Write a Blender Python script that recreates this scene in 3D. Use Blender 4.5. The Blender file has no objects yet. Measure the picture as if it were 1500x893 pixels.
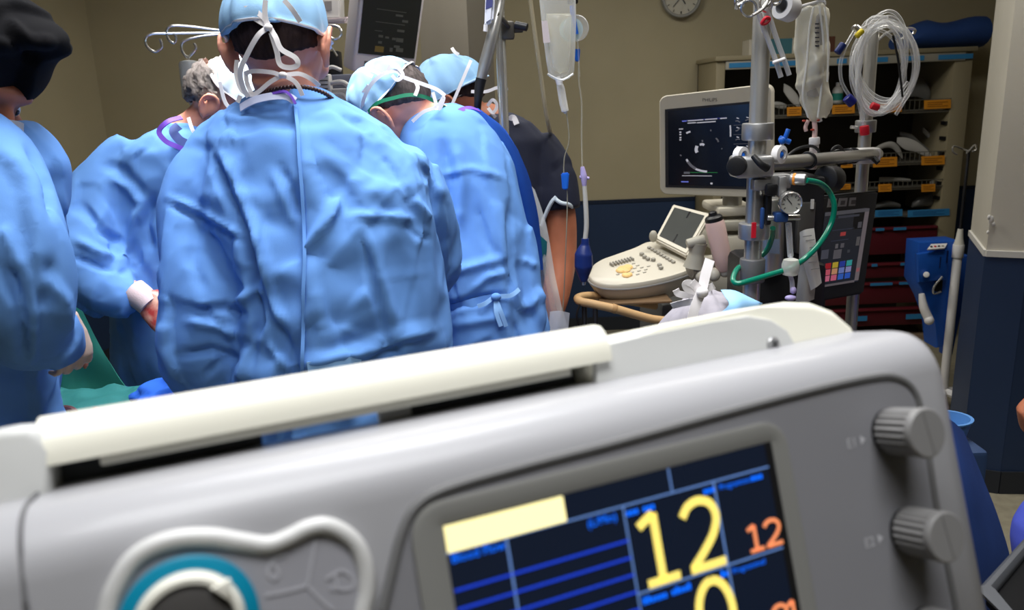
import bpy, bmesh, math, random
import numpy as np
from mathutils import Vector, Matrix, Quaternion

random.seed(11)
rng = np.random.default_rng(5)
SC = bpy.context.scene
COL = SC.collection

# ------------------------------------------------------------------ camera
FOC, CX, CY = 1150.0, 750.0, 446.5            # focal length in pixels of the 1500 x 893 frame
CAM = Vector((0.0, 0.0, 1.5))
_dn = Vector((174.0, 4404.0, 1150.0)).normalized()      # where straight down lies in the picture
_zc = Vector((0, 0, 1))
_wy = (_zc - _dn * _zc.dot(_dn)).normalized()
_wz = -_dn
_wx = _wy.cross(_wz).normalized()
def c2w(v):
    v = Vector(v)
    return Vector((_wx.dot(v), _wy.dot(v), _wz.dot(v)))
def w2c(v):
    return _wx * v[0] + _wy * v[1] + _wz * v[2]
cam_data = bpy.data.cameras.new('camera')
cam = bpy.data.objects.new('camera', cam_data)
COL.objects.link(cam)
_r, _u, _b = c2w((1, 0, 0)), c2w((0, -1, 0)), c2w((0, 0, -1))
cam.matrix_world = Matrix(((_r.x, _u.x, _b.x, CAM.x), (_r.y, _u.y, _b.y, CAM.y), (_r.z, _u.z, _b.z, CAM.z), (0, 0, 0, 1)))
cam_data.sensor_width = 36.0
cam_data.lens = FOC / 1500.0 * 36.0
cam_data.clip_start = 0.02
cam_data.dof.use_dof = True
cam_data.dof.focus_distance = 1.65
cam_data.dof.aperture_fstop = 6.5
SC.camera = cam

# ------------------------------------------------------------------ world, lights, exposure
w = bpy.data.worlds.new('world'); SC.world = w
w.use_nodes = True
w.node_tree.nodes['Background'].inputs[0].default_value = (0.9, 0.95, 1.0, 1)
w.node_tree.nodes['Background'].inputs[1].default_value = 0.02
SC.view_settings.view_transform = 'Standard'
SC.view_settings.look = 'None'
SC.view_settings.gamma = 1.0
SC.view_settings.use_curve_mapping = False
SC.view_settings.exposure = 0.0

def area(name, loc, target, size, size_y, power, col=(1, 1, 1), spread=180):
    d = bpy.data.lights.new(name, 'AREA'); d.shape = 'RECTANGLE'
    d.size, d.size_y, d.energy, d.color = size, size_y, power, col
    d.spread = math.radians(spread)
    o = bpy.data.objects.new(name, d); COL.objects.link(o)
    o.location = loc
    o.rotation_euler = (Vector(target) - Vector(loc)).to_track_quat('-Z', 'Y').to_euler()
    return o
def spot(name, loc, target, power, angle, blend=0.5, radius=0.15, col=(1, 1, 1)):
    d = bpy.data.lights.new(name, 'SPOT'); d.energy = power; d.spot_size = math.radians(angle)
    d.spot_blend = blend; d.shadow_soft_size = radius; d.color = col
    o = bpy.data.objects.new(name, d); COL.objects.link(o)
    o.location = loc
    o.rotation_euler = (Vector(target) - Vector(loc)).to_track_quat('-Z', 'Y').to_euler()
    return o
# the theatre's lights: one lamp over the table, the fluorescent fittings over the staff and over the aisle
spot('surgical_lamp_light', (-0.66, 2.10, 2.62), (-0.54, 2.02, 0.9), 165, 50, 0.6, 0.22, (1.0, 0.98, 0.95))
area('ceiling_light_table', (-0.15, 1.35, 2.86), (-0.12, 1.40, 0.0), 1.25, 0.6, 25, (0.98, 0.985, 1.0), 100)
area('ceiling_light_front', (0.12, 0.05, 2.86), (0.12, 0.12, 0.0), 1.25, 0.6, 17, (0.98, 0.985, 1.0), 120)
area('ceiling_light_aisle', (1.2, 2.5, 2.86), (1.2, 2.5, 0.0), 1.25, 0.6, 22, (1.0, 0.97, 0.91), 165)
area('ceiling_light_rear', (-0.4, 3.3, 2.86), (-0.4, 3.3, 0.0), 1.25, 0.6, 32, (1.0, 0.97, 0.91), 165)

# ------------------------------------------------------------------ pixels to places
def ray(px, py):
    return c2w(((px - CX) / FOC, (py - CY) / FOC, 1.0))
def PY(px, py, Y):
    d = ray(px, py); t = Y / d.y
    return CAM + d * t
def PX(px, py, X):
    d = ray(px, py); return CAM + d * (X / d.x)
def PZ(px, py, z):
    d = ray(px, py); t = (z - CAM.z) / d.z
    return CAM + d * t
def PPL(px, py, p0, n):
    d = ray(px, py); t = (Vector(p0) - CAM).dot(n) / d.dot(n)
    return CAM + d * t
def to_px(arr):
    A = np.asarray(arr) - np.array(CAM)
    B = np.array([[*_wx], [*_wy], [*_wz]])
    c = A @ B
    return np.stack([CX + FOC * c[:, 0] / c[:, 2], CY + FOC * c[:, 1] / c[:, 2]], 1)
def ppm(p):                     # pixels per metre at a point
    return FOC / w2c(Vector(p) - CAM).z

# ------------------------------------------------------------------ materials
MATS = {}
def mat(name, col, rough=0.5, metal=0.0, bump=0.0, bscale=200.0, var=0.0, vscale=6.0, trans=0.0, ior=1.45,
        emit=0.0, ecol=None, spec=0.5, alpha=1.0, coat=0.0, sheen=0.0, sss=0.0, col2=None, stretch=None, transl=0.0):
    if name in MATS: return MATS[name]
    m = bpy.data.materials.new(name); m.use_nodes = True
    nt = m.node_tree; b = nt.nodes['Principled BSDF']
    def s(k, v):
        if k in b.inputs: b.inputs[k].default_value = v
    s('Base Color', (*col, 1)); s('Roughness', rough); s('Metallic', metal); s('IOR', ior)
    s('Transmission Weight', trans); s('Specular IOR Level', spec); s('Alpha', alpha)
    s('Coat Weight', coat); s('Sheen Weight', sheen); s('Subsurface Weight', sss)
    if sss: s('Subsurface Radius', (0.012, 0.005, 0.003)); s('Subsurface Scale', 1.0)
    if emit:
        s('Emission Color', (*(ecol or col), 1)); s('Emission Strength', emit)
    tc = None
    if var or bump:
        tc = nt.nodes.new('ShaderNodeTexCoord'); mp = nt.nodes.new('ShaderNodeMapping')
        nt.links.new(tc.outputs['Object'], mp.inputs['Vector'])
        if stretch: mp.inputs['Scale'].default_value = stretch
    if var:
        n = nt.nodes.new('ShaderNodeTexNoise'); n.inputs['Scale'].default_value = vscale
        n.inputs['Detail'].default_value = 6
        nt.links.new(mp.outputs[0], n.inputs['Vector'])
        r = nt.nodes.new('ShaderNodeValToRGB')
        c2 = col2 or tuple(min(1, c * (1 + var)) for c in col)
        c1 = tuple(c * (1 - var) for c in col) if not col2 else col
        r.color_ramp.elements[0].color = (*c1, 1); r.color_ramp.elements[0].position = 0.35
        r.color_ramp.elements[1].color = (*c2, 1); r.color_ramp.elements[1].position = 0.66
        nt.links.new(n.outputs[0], r.inputs[0]); nt.links.new(r.outputs[0], b.inputs['Base Color'])
    if bump:
        n2 = nt.nodes.new('ShaderNodeTexNoise'); n2.inputs['Scale'].default_value = bscale; n2.inputs['Detail'].default_value = 4
        nt.links.new(mp.outputs[0], n2.inputs['Vector'])
        bp = nt.nodes.new('ShaderNodeBump'); bp.inputs['Strength'].default_value = bump; bp.inputs['Distance'].default_value = 0.002
        nt.links.new(n2.outputs[0], bp.inputs['Height']); nt.links.new(bp.outputs[0], b.inputs['Normal'])
    if transl:
        out = nt.nodes['Material Output']; t = nt.nodes.new('ShaderNodeBsdfTranslucent'); mx = nt.nodes.new('ShaderNodeMixShader')
        t.inputs[0].default_value = (*col, 1); mx.inputs[0].default_value = transl
        nt.links.new(b.outputs[0], mx.inputs[1]); nt.links.new(t.outputs[0], mx.inputs[2]); nt.links.new(mx.outputs[0], out.inputs[0])
    MATS[name] = m
    return m
def clear_mat(name, col=(1, 1, 1), opacity=0.2, rough=0.15):
    """thin clear plastic: mostly see-through, with a gloss of its own"""
    if name in MATS: return MATS[name]
    m = bpy.data.materials.new(name); m.use_nodes = True
    nt = m.node_tree; b = nt.nodes['Principled BSDF']
    b.inputs['Base Color'].default_value = (*col, 1); b.inputs['Roughness'].default_value = rough
    b.inputs['Specular IOR Level'].default_value = 0.8
    lw = nt.nodes.new('ShaderNodeLayerWeight'); lw.inputs['Blend'].default_value = 0.35
    mr = nt.nodes.new('ShaderNodeMapRange'); mr.inputs['To Min'].default_value = opacity; mr.inputs['To Max'].default_value = min(1.0, opacity + 0.55)
    nt.links.new(lw.outputs['Facing'], mr.inputs['Value']); nt.links.new(mr.outputs[0], b.inputs['Alpha'])
    MATS[name] = m
    return m
def srgb(r, g, b):
    f = lambda c: (c / 255 / 12.92) if c / 255 <= 0.04045 else ((c / 255 + 0.055) / 1.055) ** 2.4
    return (f(r), f(g), f(b))

# ------------------------------------------------------------------ mesh helpers
def BM(): return bmesh.new()
def frame(o, x, y, z):
    o, x, y, z = Vector(o), Vector(x), Vector(y), Vector(z)
    return Matrix(((x.x, y.x, z.x, o.x), (x.y, y.y, z.y, o.y), (x.z, y.z, z.z, o.z), (0, 0, 0, 1)))
def look_frame(o, fwd, up=(0, 0, 1)):
    """local +Y = fwd, +Z ~ up"""
    y = Vector(fwd).normalized(); x = y.cross(Vector(up)).normalized(); z = x.cross(y)
    return frame(o, x, y, z)
def rz(deg): return Matrix.Rotation(math.radians(deg), 4, 'Z')
def rx(deg): return Matrix.Rotation(math.radians(deg), 4, 'X')
def ry(deg): return Matrix.Rotation(math.radians(deg), 4, 'Y')
def T(*v): return Matrix.Translation(Vector(v) if len(v) == 3 else v[0])
def box(bm, c, s, M=None, bev=0.0, seg=2):
    r = bmesh.ops.create_cube(bm, size=1.0)
    vs = r['verts']
    for v in vs: v.co = Vector((v.co.x * s[0] + c[0], v.co.y * s[1] + c[1], v.co.z * s[2] + c[2]))
    allv = vs
    if bev > 0:
        es = list({e for v in vs for e in v.link_edges})
        rr = bmesh.ops.bevel(bm, geom=es, offset=min(bev, min(s) * 0.49), segments=seg, affect='EDGES', profile=0.5, clamp_overlap=True)
        allv = list({v for v in vs if v.is_valid} | {v for v in rr['verts'] if v.is_valid})
    if M is not None:
        for v in allv: v.co = M @ v.co
    return allv
def ring(c, x, y, a, b, n, e=2.0, rot=0.0):
    out = []
    for i in range(n):
        t = 2 * math.pi * i / n + rot
        ct, st = math.cos(t), math.sin(t)
        u = a * math.copysign(abs(ct) ** (2 / e), ct); v = b * math.copysign(abs(st) ** (2 / e), st)
        out.append(Vector(c) + Vector(x) * u + Vector(y) * v)
    return out
def loft(bm, rings, cap=True, closed=False):
    vr = [[bm.verts.new(p) for p in r] for r in rings]
    n = len(vr[0])
    m = len(vr)
    for i in range(m if closed else m - 1):
        a, b = vr[i], vr[(i + 1) % m]
        for j in range(n):
            bm.faces.new((a[j], a[(j + 1) % n], b[(j + 1) % n], b[j]))
    if cap and not closed:
        bm.faces.new(list(reversed(vr[0]))); bm.faces.new(vr[-1])
    return [v for r in vr for v in r]
def axes(d):
    d = Vector(d).normalized()
    h = Vector((0, 0, 1)) if abs(d.z) < 0.9 else Vector((1, 0, 0))
    x = d.cross(h).normalized(); return x, d.cross(x).normalized(), d
def cyl(bm, p0, p1, r0, r1=None, n=16, cap=True):
    r1 = r0 if r1 is None else r1
    p0, p1 = Vector(p0), Vector(p1)
    x, y, d = axes(p1 - p0)
    return loft(bm, [ring(p0, y, x, r0, r0, n), ring(p1, y, x, r1, r1, n)], cap)
def rcyl(bm, p0, p1, r, bev=0.002, n=20):
    p0, p1 = Vector(p0), Vector(p1); x, y, d = axes(p1 - p0)
    L = (p1 - p0).length; bev = min(bev, r * .8, L * .45)
    prof = [(r - bev, 0), (r - bev * .3, bev * .3), (r, bev), (r, L - bev), (r - bev * .3, L - bev * .3), (r - bev, L)]
    return loft(bm, [ring(p0 + d * h, y, x, q, q, n) for q, h in prof])
def spline(pts, k=6, closed=False):
    P = [Vector(p) for p in pts]; n = len(P)
    if n < 3 and not closed: return [P[0].lerp(P[-1], i / k) for i in range(k + 1)]
    out = []
    for i in range(n if closed else n - 1):
        if closed: p0, p1, p2, p3 = P[i - 1], P[i], P[(i + 1) % n], P[(i + 2) % n]
        else: p0, p1, p2, p3 = P[max(i - 1, 0)], P[i], P[i + 1], P[min(i + 2, n - 1)]
        for j in range(k):
            t = j / k
            out.append(0.5 * ((2 * p1) + (p2 - p0) * t + (2 * p0 - 5 * p1 + 4 * p2 - p3) * t * t + (3 * p1 - p0 - 3 * p2 + p3) * t ** 3))
    if not closed: out.append(P[-1])
    return out
def tube(bm, pts, r, n=8, k=6, closed=False, smooth=True, cap=True, flat=1.0):
    P = spline(pts, k, closed) if smooth else [Vector(p) for p in pts]
    m = len(P); rs = r if hasattr(r, '__len__') else None
    t0 = (P[1] - P[0]).normalized(); x, y, _ = axes(t0)
    rings = []
    for i in range(m):
        if closed: t = (P[(i + 1) % m] - P[i - 1])
        else: t = P[min(i + 1, m - 1)] - P[max(i - 1, 0)]
        if t.length < 1e-9: t = t0
        t = t.normalized()
        x = (x - t * x.dot(t))
        if x.length < 1e-6: x = axes(t)[0]
        x.normalize(); y = t.cross(x)
        if rs is None: rr = r
        else:
            f = i / (m - 1) * (len(rs) - 1); a = int(min(f, len(rs) - 2)); rr = rs[a] + (rs[a + 1] - rs[a]) * (f - a)
        rings.append(ring(P[i], x, y, rr, rr * flat, n))
    return loft(bm, rings, cap, closed)
def ribbon(bm, pts, width, nrm, k=6, thick=0.0008, twist=0.0, smooth=True):
    """a flat strip along a path; nrm is roughly its face normal"""
    P = spline(pts, k) if smooth else [Vector(p) for p in pts]
    m = len(P); nrm = Vector(nrm).normalized(); rings = []
    for i in range(m):
        t = (P[min(i + 1, m - 1)] - P[max(i - 1, 0)]).normalized()
        s = t.cross(nrm)
        if s.length < 1e-4: s = axes(t)[0]
        s.normalize(); nn = s.cross(t)
        if twist:
            q = Quaternion(t, twist * i / m); s = q @ s; nn = q @ nn
        h, e = s * width / 2, nn * thick / 2
        rings.append([P[i] - h - e, P[i] + h - e, P[i] + h + e, P[i] - h + e])
    return loft(bm, rings)
def lathe(bm, prof, M=None, n=24, cap=True):
    rings = [[Vector((r * math.cos(2 * math.pi * i / n), r * math.sin(2 * math.pi * i / n), z)) for i in range(n)] for r, z in prof]
    if M is not None: rings = [[M @ p for p in r] for r in rings]
    return loft(bm, rings, cap)
def ell(bm, c, r, M=None, n=20, m=12):
    prof = []
    rings = []
    for i in range(1, m):
        t = math.pi * i / m
        rings.append([Vector((c[0] + r[0] * math.sin(t) * math.cos(2 * math.pi * j / n), c[1] + r[1] * math.sin(t) * math.sin(2 * math.pi * j / n), c[2] - r[2] * math.cos(t))) for j in range(n)])
    if M is not None: rings = [[M @ p for p in q] for q in rings]
    return loft(bm, rings)
def prism(bm, poly, z0, z1, M=None, bev=0.0, seg=2):
    n = len(poly)
    a = [bm.verts.new((p[0], p[1], z0)) for p in poly]; b = [bm.verts.new((p[0], p[1], z1)) for p in poly]
    ar = sum(poly[i][0] * poly[(i + 1) % n][1] - poly[(i + 1) % n][0] * poly[i][1] for i in range(n))
    if (ar > 0) == (z1 < z0): a, b = a[::-1], b[::-1]
    f1 = bm.faces.new(a[::-1]); f2 = bm.faces.new(b)
    for i in range(n): bm.faces.new((a[i], a[(i + 1) % n], b[(i + 1) % n], b[i]))
    vs = a + b
    if bev:
        es = list(f1.edges) + list(f2.edges)
        rr = bmesh.ops.bevel(bm, geom=es, offset=bev, segments=seg, affect='EDGES', profile=0.5, clamp_overlap=True)
        vs = list({v for v in vs if v.is_valid} | {v for v in rr['verts'] if v.is_valid})
    if M is not None:
        for v in vs: v.co = M @ v.co
    return vs
def rrect(x0, y0, x1, y1, r, k=5):
    out = []
    for cx, cy, a in ((x1 - r, y1 - r, 0), (x0 + r, y1 - r, 90), (x0 + r, y0 + r, 180), (x1 - r, y0 + r, 270)):
        for i in range(k + 1):
            t = math.radians(a + 90 * i / k); out.append((cx + r * math.cos(t), cy + r * math.sin(t)))
    return out
def frame_prism(bm, outer, inner, z0, z1, M=None):
    """a flat frame: two loops of the same count"""
    n = len(outer)
    L = [[bm.verts.new((p[0], p[1], z)) for p in lp] for lp in (outer, inner) for z in (z0, z1)]
    o0, o1, i0, i1 = L
    for k in range(n):
        j = (k + 1) % n
        bm.faces.new((o0[k], o0[j], o1[j], o1[k])); bm.faces.new((i0[j], i0[k], i1[k], i1[j]))
        bm.faces.new((o1[k], o1[j], i1[j], i1[k])); bm.faces.new((o0[j], o0[k], i0[k], i0[j]))
    vs = [v for l in L for v in l]
    if M is not None:
        for v in vs: v.co = M @ v.co
    return vs
def finish(name, me, material, parent=None, smooth=True, angle=40):
    o = bpy.data.objects.new(name, me); COL.objects.link(o)
    if material is not None and len(me.materials) == 0: me.materials.append(material)
    if smooth:
        me.shade_smooth()
        try: me.set_sharp_from_angle(angle=math.radians(angle))
        except Exception: pass
    if parent is not None:
        o.parent = parent; o.matrix_parent_inverse = parent_world(parent).inverted()
    return o
def parent_world(p):
    m = p.matrix_basis.copy()
    q = p
    while q.parent is not None:
        m = q.parent.matrix_basis @ q.matrix_parent_inverse @ m; q = q.parent
    return m
def obj(name, bm, material, parent=None, smooth=True, angle=40, fixn=True):
    if fixn: bmesh.ops.recalc_face_normals(bm, faces=bm.faces)
    me = bpy.data.meshes.new(name); bm.to_mesh(me); bm.free()
    return finish(name, me, material, parent, smooth, angle)
def tag(o, label=None, cat=None, group=None, kind=None):
    if label: o['label'] = label
    if cat: o['category'] = cat
    if group: o['group'] = group
    if kind: o['kind'] = kind
    return o
def thing(name, loc, label, cat, group=None):
    o = bpy.data.objects.new(name, None); COL.objects.link(o)
    o.location = Vector(loc); o.empty_display_size = 0.05
    return tag(o, label, cat, group)
def struct(name, bm, m, parent=None, label=None, smooth=False):
    o = obj(name, bm, m, parent, smooth)
    if parent is None: o['kind'] = 'structure'
    if label: o['label'] = label
    return o
def text_bm(bm, body, M, size, align='LEFT', extrude=0.0):
    cu = bpy.data.curves.new('txt', 'FONT'); cu.body = body; cu.size = size; cu.align_x = align
    cu.resolution_u = 2
    cu.extrude = extrude
    o = bpy.data.objects.new('txt', cu); COL.objects.link(o)
    bpy.context.view_layer.update()
    dg = bpy.context.evaluated_depsgraph_get()
    me = bpy.data.meshes.new_from_object(o.evaluated_get(dg))
    me.transform(M); bm.from_mesh(me)
    bpy.data.objects.remove(o); bpy.data.curves.remove(cu); bpy.data.meshes.remove(me)
def fuse(bm, voxel, smooth_iter=6, factor=0.5):
    """weld overlapping solids into one continuous skin"""
    bmesh.ops.recalc_face_normals(bm, faces=bm.faces)
    me = bpy.data.meshes.new('tmp'); bm.to_mesh(me); bm.free()
    o = bpy.data.objects.new('tmp', me); COL.objects.link(o)
    r = o.modifiers.new('r', 'REMESH'); r.mode = 'VOXEL'; r.voxel_size = voxel; r.adaptivity = 0
    if smooth_iter:
        s = o.modifiers.new('s', 'SMOOTH'); s.factor = factor; s.iterations = smooth_iter
    bpy.context.view_layer.update()
    dg = bpy.context.evaluated_depsgraph_get()
    out = bpy.data.meshes.new_from_object(o.evaluated_get(dg))
    bpy.data.objects.remove(o); bpy.data.meshes.remove(me)
    return out
def get_co(me):
    a = np.empty(len(me.vertices) * 3); me.vertices.foreach_get('co', a); return a.reshape(-1, 3)
def get_no(me):
    a = np.empty(len(me.vertices) * 3); me.vertices.foreach_get('normal', a); return a.reshape(-1, 3)
def set_co(me, a):
    me.vertices.foreach_set('co', a.reshape(-1)); me.update()
# ================================================================== the room
M_WALL = mat('beige_wall_paint', srgb(176, 166, 136), 0.75, bump=0.12, bscale=120, var=0.04, vscale=2.5)
M_NAVY = mat('navy_wall_paint', srgb(36, 56, 88), 0.55, bump=0.1, bscale=120, var=0.06, vscale=2.0)
M_COLU = mat('column_paint', srgb(205, 200, 186), 0.6, bump=0.12, bscale=90, var=0.04, vscale=3.0)
M_FLOOR = mat('vinyl_floor', srgb(150, 143, 122), 0.45, bump=0.05, bscale=60, var=0.10, vscale=30)
M_CEIL = mat('ceiling_paint', srgb(225, 223, 215), 0.8)
M_TRIM = mat('navy_rail', srgb(24, 36, 58), 0.5)
M_SKIRT = mat('skirting_vinyl', srgb(40, 44, 52), 0.5)
HD = 0.84
def wall(name, pts, z1=2.9, inward=None, hd=HD, upper=None, lower=None, label=None, thick=0.12):
    """a run of wall along pts (plan), beige above, a navy dado as its own part"""
    upper = upper or M_WALL; lower = lower or M_NAVY
    def strip(z0, z1, off):
        bm = BM()
        for (a, b) in zip(pts[:-1], pts[1:]):
            a, b = Vector((*a, 0)), Vector((*b, 0)); d = (b - a).normalized(); n = Vector((-d.y, d.x, 0))
            lo = [a + n * off, b + n * off, b - n * thick, a - n * thick]
            vs = [bm.verts.new(p + Vector((0, 0, z0))) for p in lo] + [bm.verts.new(p + Vector((0, 0, z1))) for p in lo]
            for f in ((3, 2, 1, 0), (4, 5, 6, 7), (0, 1, 5, 4), (1, 2, 6, 5), (2, 3, 7, 6), (3, 0, 4, 7)): bm.faces.new([vs[i] for i in f])
        return bm
    o = struct(name, strip(0, z1, 0), upper, label=label)
    obj('dado', strip(0.0, hd, 0.003), lower, o, smooth=False)
    obj('dado_rail', strip(hd, hd + 0.022, 0.008), M_TRIM if lower is M_NAVY and upper is M_WALL else mat('column_edge', srgb(214, 212, 205), 0.5), o, smooth=False)
    obj('baseboard', strip(0, 0.09, 0.010), M_SKIRT, o, smooth=False)
    return o
bm = BM(); box(bm, (0.3, 1.25, -0.05), (6.6, 7.9, 0.1)); struct('floor', bm, M_FLOOR, label='speckled beige vinyl floor')
bm = BM(); box(bm, (0.3, 1.25, 2.95), (6.6, 7.9, 0.1)); struct('ceiling', bm, M_CEIL, label='plain white ceiling')
wall('wall_back', [(3.4, 5.0), (-2.47, 5.0)], label='beige back wall above a navy dado')
wall('wall_left_far', [(-2.47, 5.0), (-2.68, 4.2)], label='lighter beige wall panel in the left corner')
wall('wall_left', [(-2.72, 4.2), (-2.78, -2.6)], label='beige left side wall')
wall('wall_right', [(3.4, -2.6), (3.4, 5.0)], label='beige right side wall')
wall('wall_front', [(-2.78, -2.6), (3.4, -2.6)], label='beige wall behind the viewer')
wall('wall_column', [(3.39, 2.5), (1.80, 2.665), (1.685, 2.72), (1.86, 3.12)], hd=0.9, upper=M_COLU, label='cream painted corner pillar with a chipped edge above navy paint', thick=0.05)
# chipped plaster on the pillar's edge
bm = BM()
for k, (px, py, sx, sy) in enumerate([(1452, 322, 4, 7), (1449, 318, 3, 4), (1455, 328, 3, 4), (1468, 348, 3, 2), (1447, 340, 2, 3)]):
    p = PY(px, py, 2.71); s = 1 / ppm(p)
    ell(bm, p, (sx * s, 0.004, sy * s), n=8, m=6)
o = obj('paint_chip', bm, mat('bare_plaster', srgb(232, 230, 224), 0.8), bpy.data.objects['wall_column'])

# wall clock, its lower half in view
c = PY(997, -4, 4.985); r = 0.118
t = thing('wall_clock', c, 'round wall clock with a grey rim high on the beige wall', 'clock')
MC = frame(c, (1, 0, 0), (0, 0, 1), (0, -1, 0))
bm = BM(); lathe(bm, [(r - .02, 0), (r, 0.0), (r, 0.028), (r - 0.004, 0.034), (r - 0.014, 0.034), (r - 0.018, 0.026), (r - .018, .014)], MC, 40, cap=False); obj('rim', bm, mat('clock_rim', srgb(150, 150, 146), 0.35, 0.3), t)
bm = BM(); lathe(bm, [(r - 0.017, 0.012), (r - 0.017, 0.02)], MC, 40); obj('face', bm, mat('clock_face', srgb(196, 192, 176), 0.6), t)
for k in range(12):
    a = math.radians(30 * k); bm = BM()
    box(bm, (0, r - 0.03, 0.0215), (0.004 if k % 3 else 0.007, 0.014, 0.002), MC @ rz(math.degrees(-a))); obj('hour_mark', bm, mat('clock_black', srgb(30, 30, 30), 0.5), t)
for a, L, wd in ((150, 0.055, 0.006), (222, 0.082, 0.004)):
    bm = BM(); box(bm, (0, L / 2 - .008, 0.024), (wd, L, 0.002), MC @ rz(-a)); obj('hand', bm, MATS['clock_black'], t)
# ================================================================== the near console (tilted back, seen from its left)
DO = CAM + c2w((0.05113, 0.09477, 0.42))
_h = Vector((0.919, 0.394, 0.0)).normalized()
_n = Vector((0.376, -0.871, 0.315)); _n = (_n - _h * _n.dot(_h)).normalized()
_v = _n.cross(_h).normalized()                      # up along the face
MD = frame(DO, _h, _v, _n)                          # local: x right, y up, z out of the face
MDi = MD.inverted()
def DV(px, py, z=0.0):                              # pixel -> point of the console's face plane (local)
    return MDi @ PPL(px, py, MD @ Vector((0, 0, z)), _n)
def DVy(px, py, y):                                 # pixel -> local point in the plane y = const
    return MDi @ PPL(px, py, MD @ Vector((0, y, 0)), _v)
M_GREY = mat('console_grey_plastic', srgb(160, 160, 163), 0.42, bump=0.04, bscale=900, coat=0.1)
M_GREYD = mat('console_panel_grey', srgb(128, 128, 132), 0.5, bump=0.05, bscale=900)
M_BEZ = mat('console_bezel_grey', srgb(128, 128, 124), 0.5)
M_IVORY = mat('console_ivory_plastic', srgb(236, 234, 218), 0.42)
M_LGREY = mat('console_side_plastic', srgb(200, 201, 198), 0.5)
M_BLK = mat('black_plastic', srgb(22, 22, 24), 0.45)
M_RUB = mat('dark_rubber', srgb(62, 60, 58), 0.6)
M_TEAL = mat('teal_ring_plastic', srgb(0, 128, 160), 0.4)
M_CREAM = mat('cream_knob_plastic', srgb(214, 212, 200), 0.4)
M_PRINT = mat('pale_print', srgb(186, 186, 190), 0.5)
M_KNOB = mat('knob_grey_plastic', srgb(126, 125, 124), 0.42)
TOPY = 0.047; XL, XR, BOTY, DEP = -0.335, 0.268, -0.245, 0.23
dev = thing('bypass_console', MD @ Vector((0, BOTY, -DEP / 2)), 'large grey bedside console with a lit screen filling the foreground', 'medical console')
# body: profile in (y, z) swept along x, with a big soft top edge; ends closed by rounded cheeks
def body_ring(x, inset):
    R = 0.030
    i = inset
    y1, y0 = TOPY - i, BOTY + i
    pts = []
    for k in range(9):
        a = math.radians(90 * k / 8); pts.append((y1 - R + R * math.sin(a), -R + R * math.cos(a) - i))
    pts.append((y1 + 0.002 * (1 - i * 20), -0.078)); pts.append((y1 - .050, -DEP + 0.02 + i)); pts.append((y1 - 0.065, -DEP + i))
    pts.append((y0 + .02, -DEP + i)); pts.append((y0, -DEP + 0.02 + i)); pts.append((y0, -0.02 - i))
    pts.append((y0 + 0.02, -i))
    return [MD @ Vector((x, p[0], p[1])) for p in pts]
xs = [(XL, 0.018), (XL + 0.004, 0.009), (XL + 0.012, 0.003), (XL + 0.024, 0.0), (-0.2, 0), (0, 0), (XR - 0.02, 0), (XR - 0.010, 0.002), (XR - 0.004, 0.006), (XR, 0.014)]
bm = BM(); loft(bm, [body_ring(x, i) for x, i in xs]); obj('body', bm, M_GREY, dev, angle=50)
# left end seam
sx = DV(25, 790)[0]
bm = BM()
tube(bm, [MD @ Vector((sx, y, z + 0.0006)) for y, z in [(BOTY + .02, 0), (-0.1, 0), (0.0, 0.0), (TOPY - 0.034, 0.0), (TOPY - 0.009, -0.008), (TOPY + .0004, -0.03), (TOPY + 0.002, -0.078)]], 0.0011, n=6, k=5); obj('seam', bm, mat('seam_dark', srgb(96, 96, 98), 0.7), dev)
# raised right-hand panel outline: a moulded step that runs along the top, round the corner and down
def dpath(px, z=0.0): return [DV(a, b, z) for a, b in px]
step = dpath([(560, 893), (575, 830), (588, 780), (608, 742), (650, 716), (760, 684), (900, 648), (1050, 607), (1180, 573), (1270, 553), (1310, 552), (1336, 572), (1350, 620), (1372, 760), (1398, 893)])
step = spline(step, 5)
bm = BM()
pl = [(p.x, p.y) for p in step] + [(step[-1].x + .015, BOTY + .05), (step[0].x - 0.01, BOTY + .05)]
prism(bm, pl, -0.004, 0.0012, MD, bev=0.001); obj('front_panel', bm, M_GREYD, dev, angle=35)
bm = BM(); tube(bm, [MD @ (Vector((p.x, p.y, 0.0008))) for p in step], 0.0026, n=8, smooth=False); obj('panel_groove', bm, mat('groove_grey', srgb(104, 104, 104), 0.6), dev)
# screen: opening, bezel and glass
tl, tr, br, bl = DV(650, 765), DV(1125, 648), DV(1168, 893), DV(677, 893)
SX0, SX1, SY1 = tl.x - .0015, tr.x + .001, (tl.y + tr.y) / 2
SY0 = SY1 - 0.15
bm = BM()
outer = rrect(SX0 - 0.016, SY0 - 0.016, SX1 + 0.010, SY1 + 0.012, 0.016); inner = rrect(SX0, SY0, SX1, SY1, 0.0012)
n_ = len(outer)
lo = [[(p[0], p[1], 0.0035) for p in outer], [(p[0] * .999, p[1] * .999, 0.0042) for p in rrect(SX0 - 0.0135, SY0 - 0.0135, SX1 + 0.008, SY1 + 0.0098, 0.014)], [(p[0], p[1], 0.0016) for p in inner]]
R_ = [[bm.verts.new(MD @ Vector(p)) for p in r] for r in [[(p[0], p[1], 0.0) for p in outer]] + lo]
for a, b in zip(R_[:-1], R_[1:]):
    for j in range(n_): bm.faces.new((a[j], a[(j + 1) % n_], b[(j + 1) % n_], b[j]))
obj('screen_bezel', bm, M_BEZ, dev, angle=50)
M_SCR = mat('screen_dark', (0.006, 0.010, 0.022), 0.18, emit=0.35, ecol=(0.008, 0.013, 0.028))
bm = BM(); box(bm, ((SX0 + SX1) / 2, (SY0 + SY1) / 2, 0.0008), (SX1 - SX0 + .002, SY1 - SY0 + .002, 0.001), MD); screen = obj('screen', bm, M_SCR, dev, smooth=False)
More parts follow.
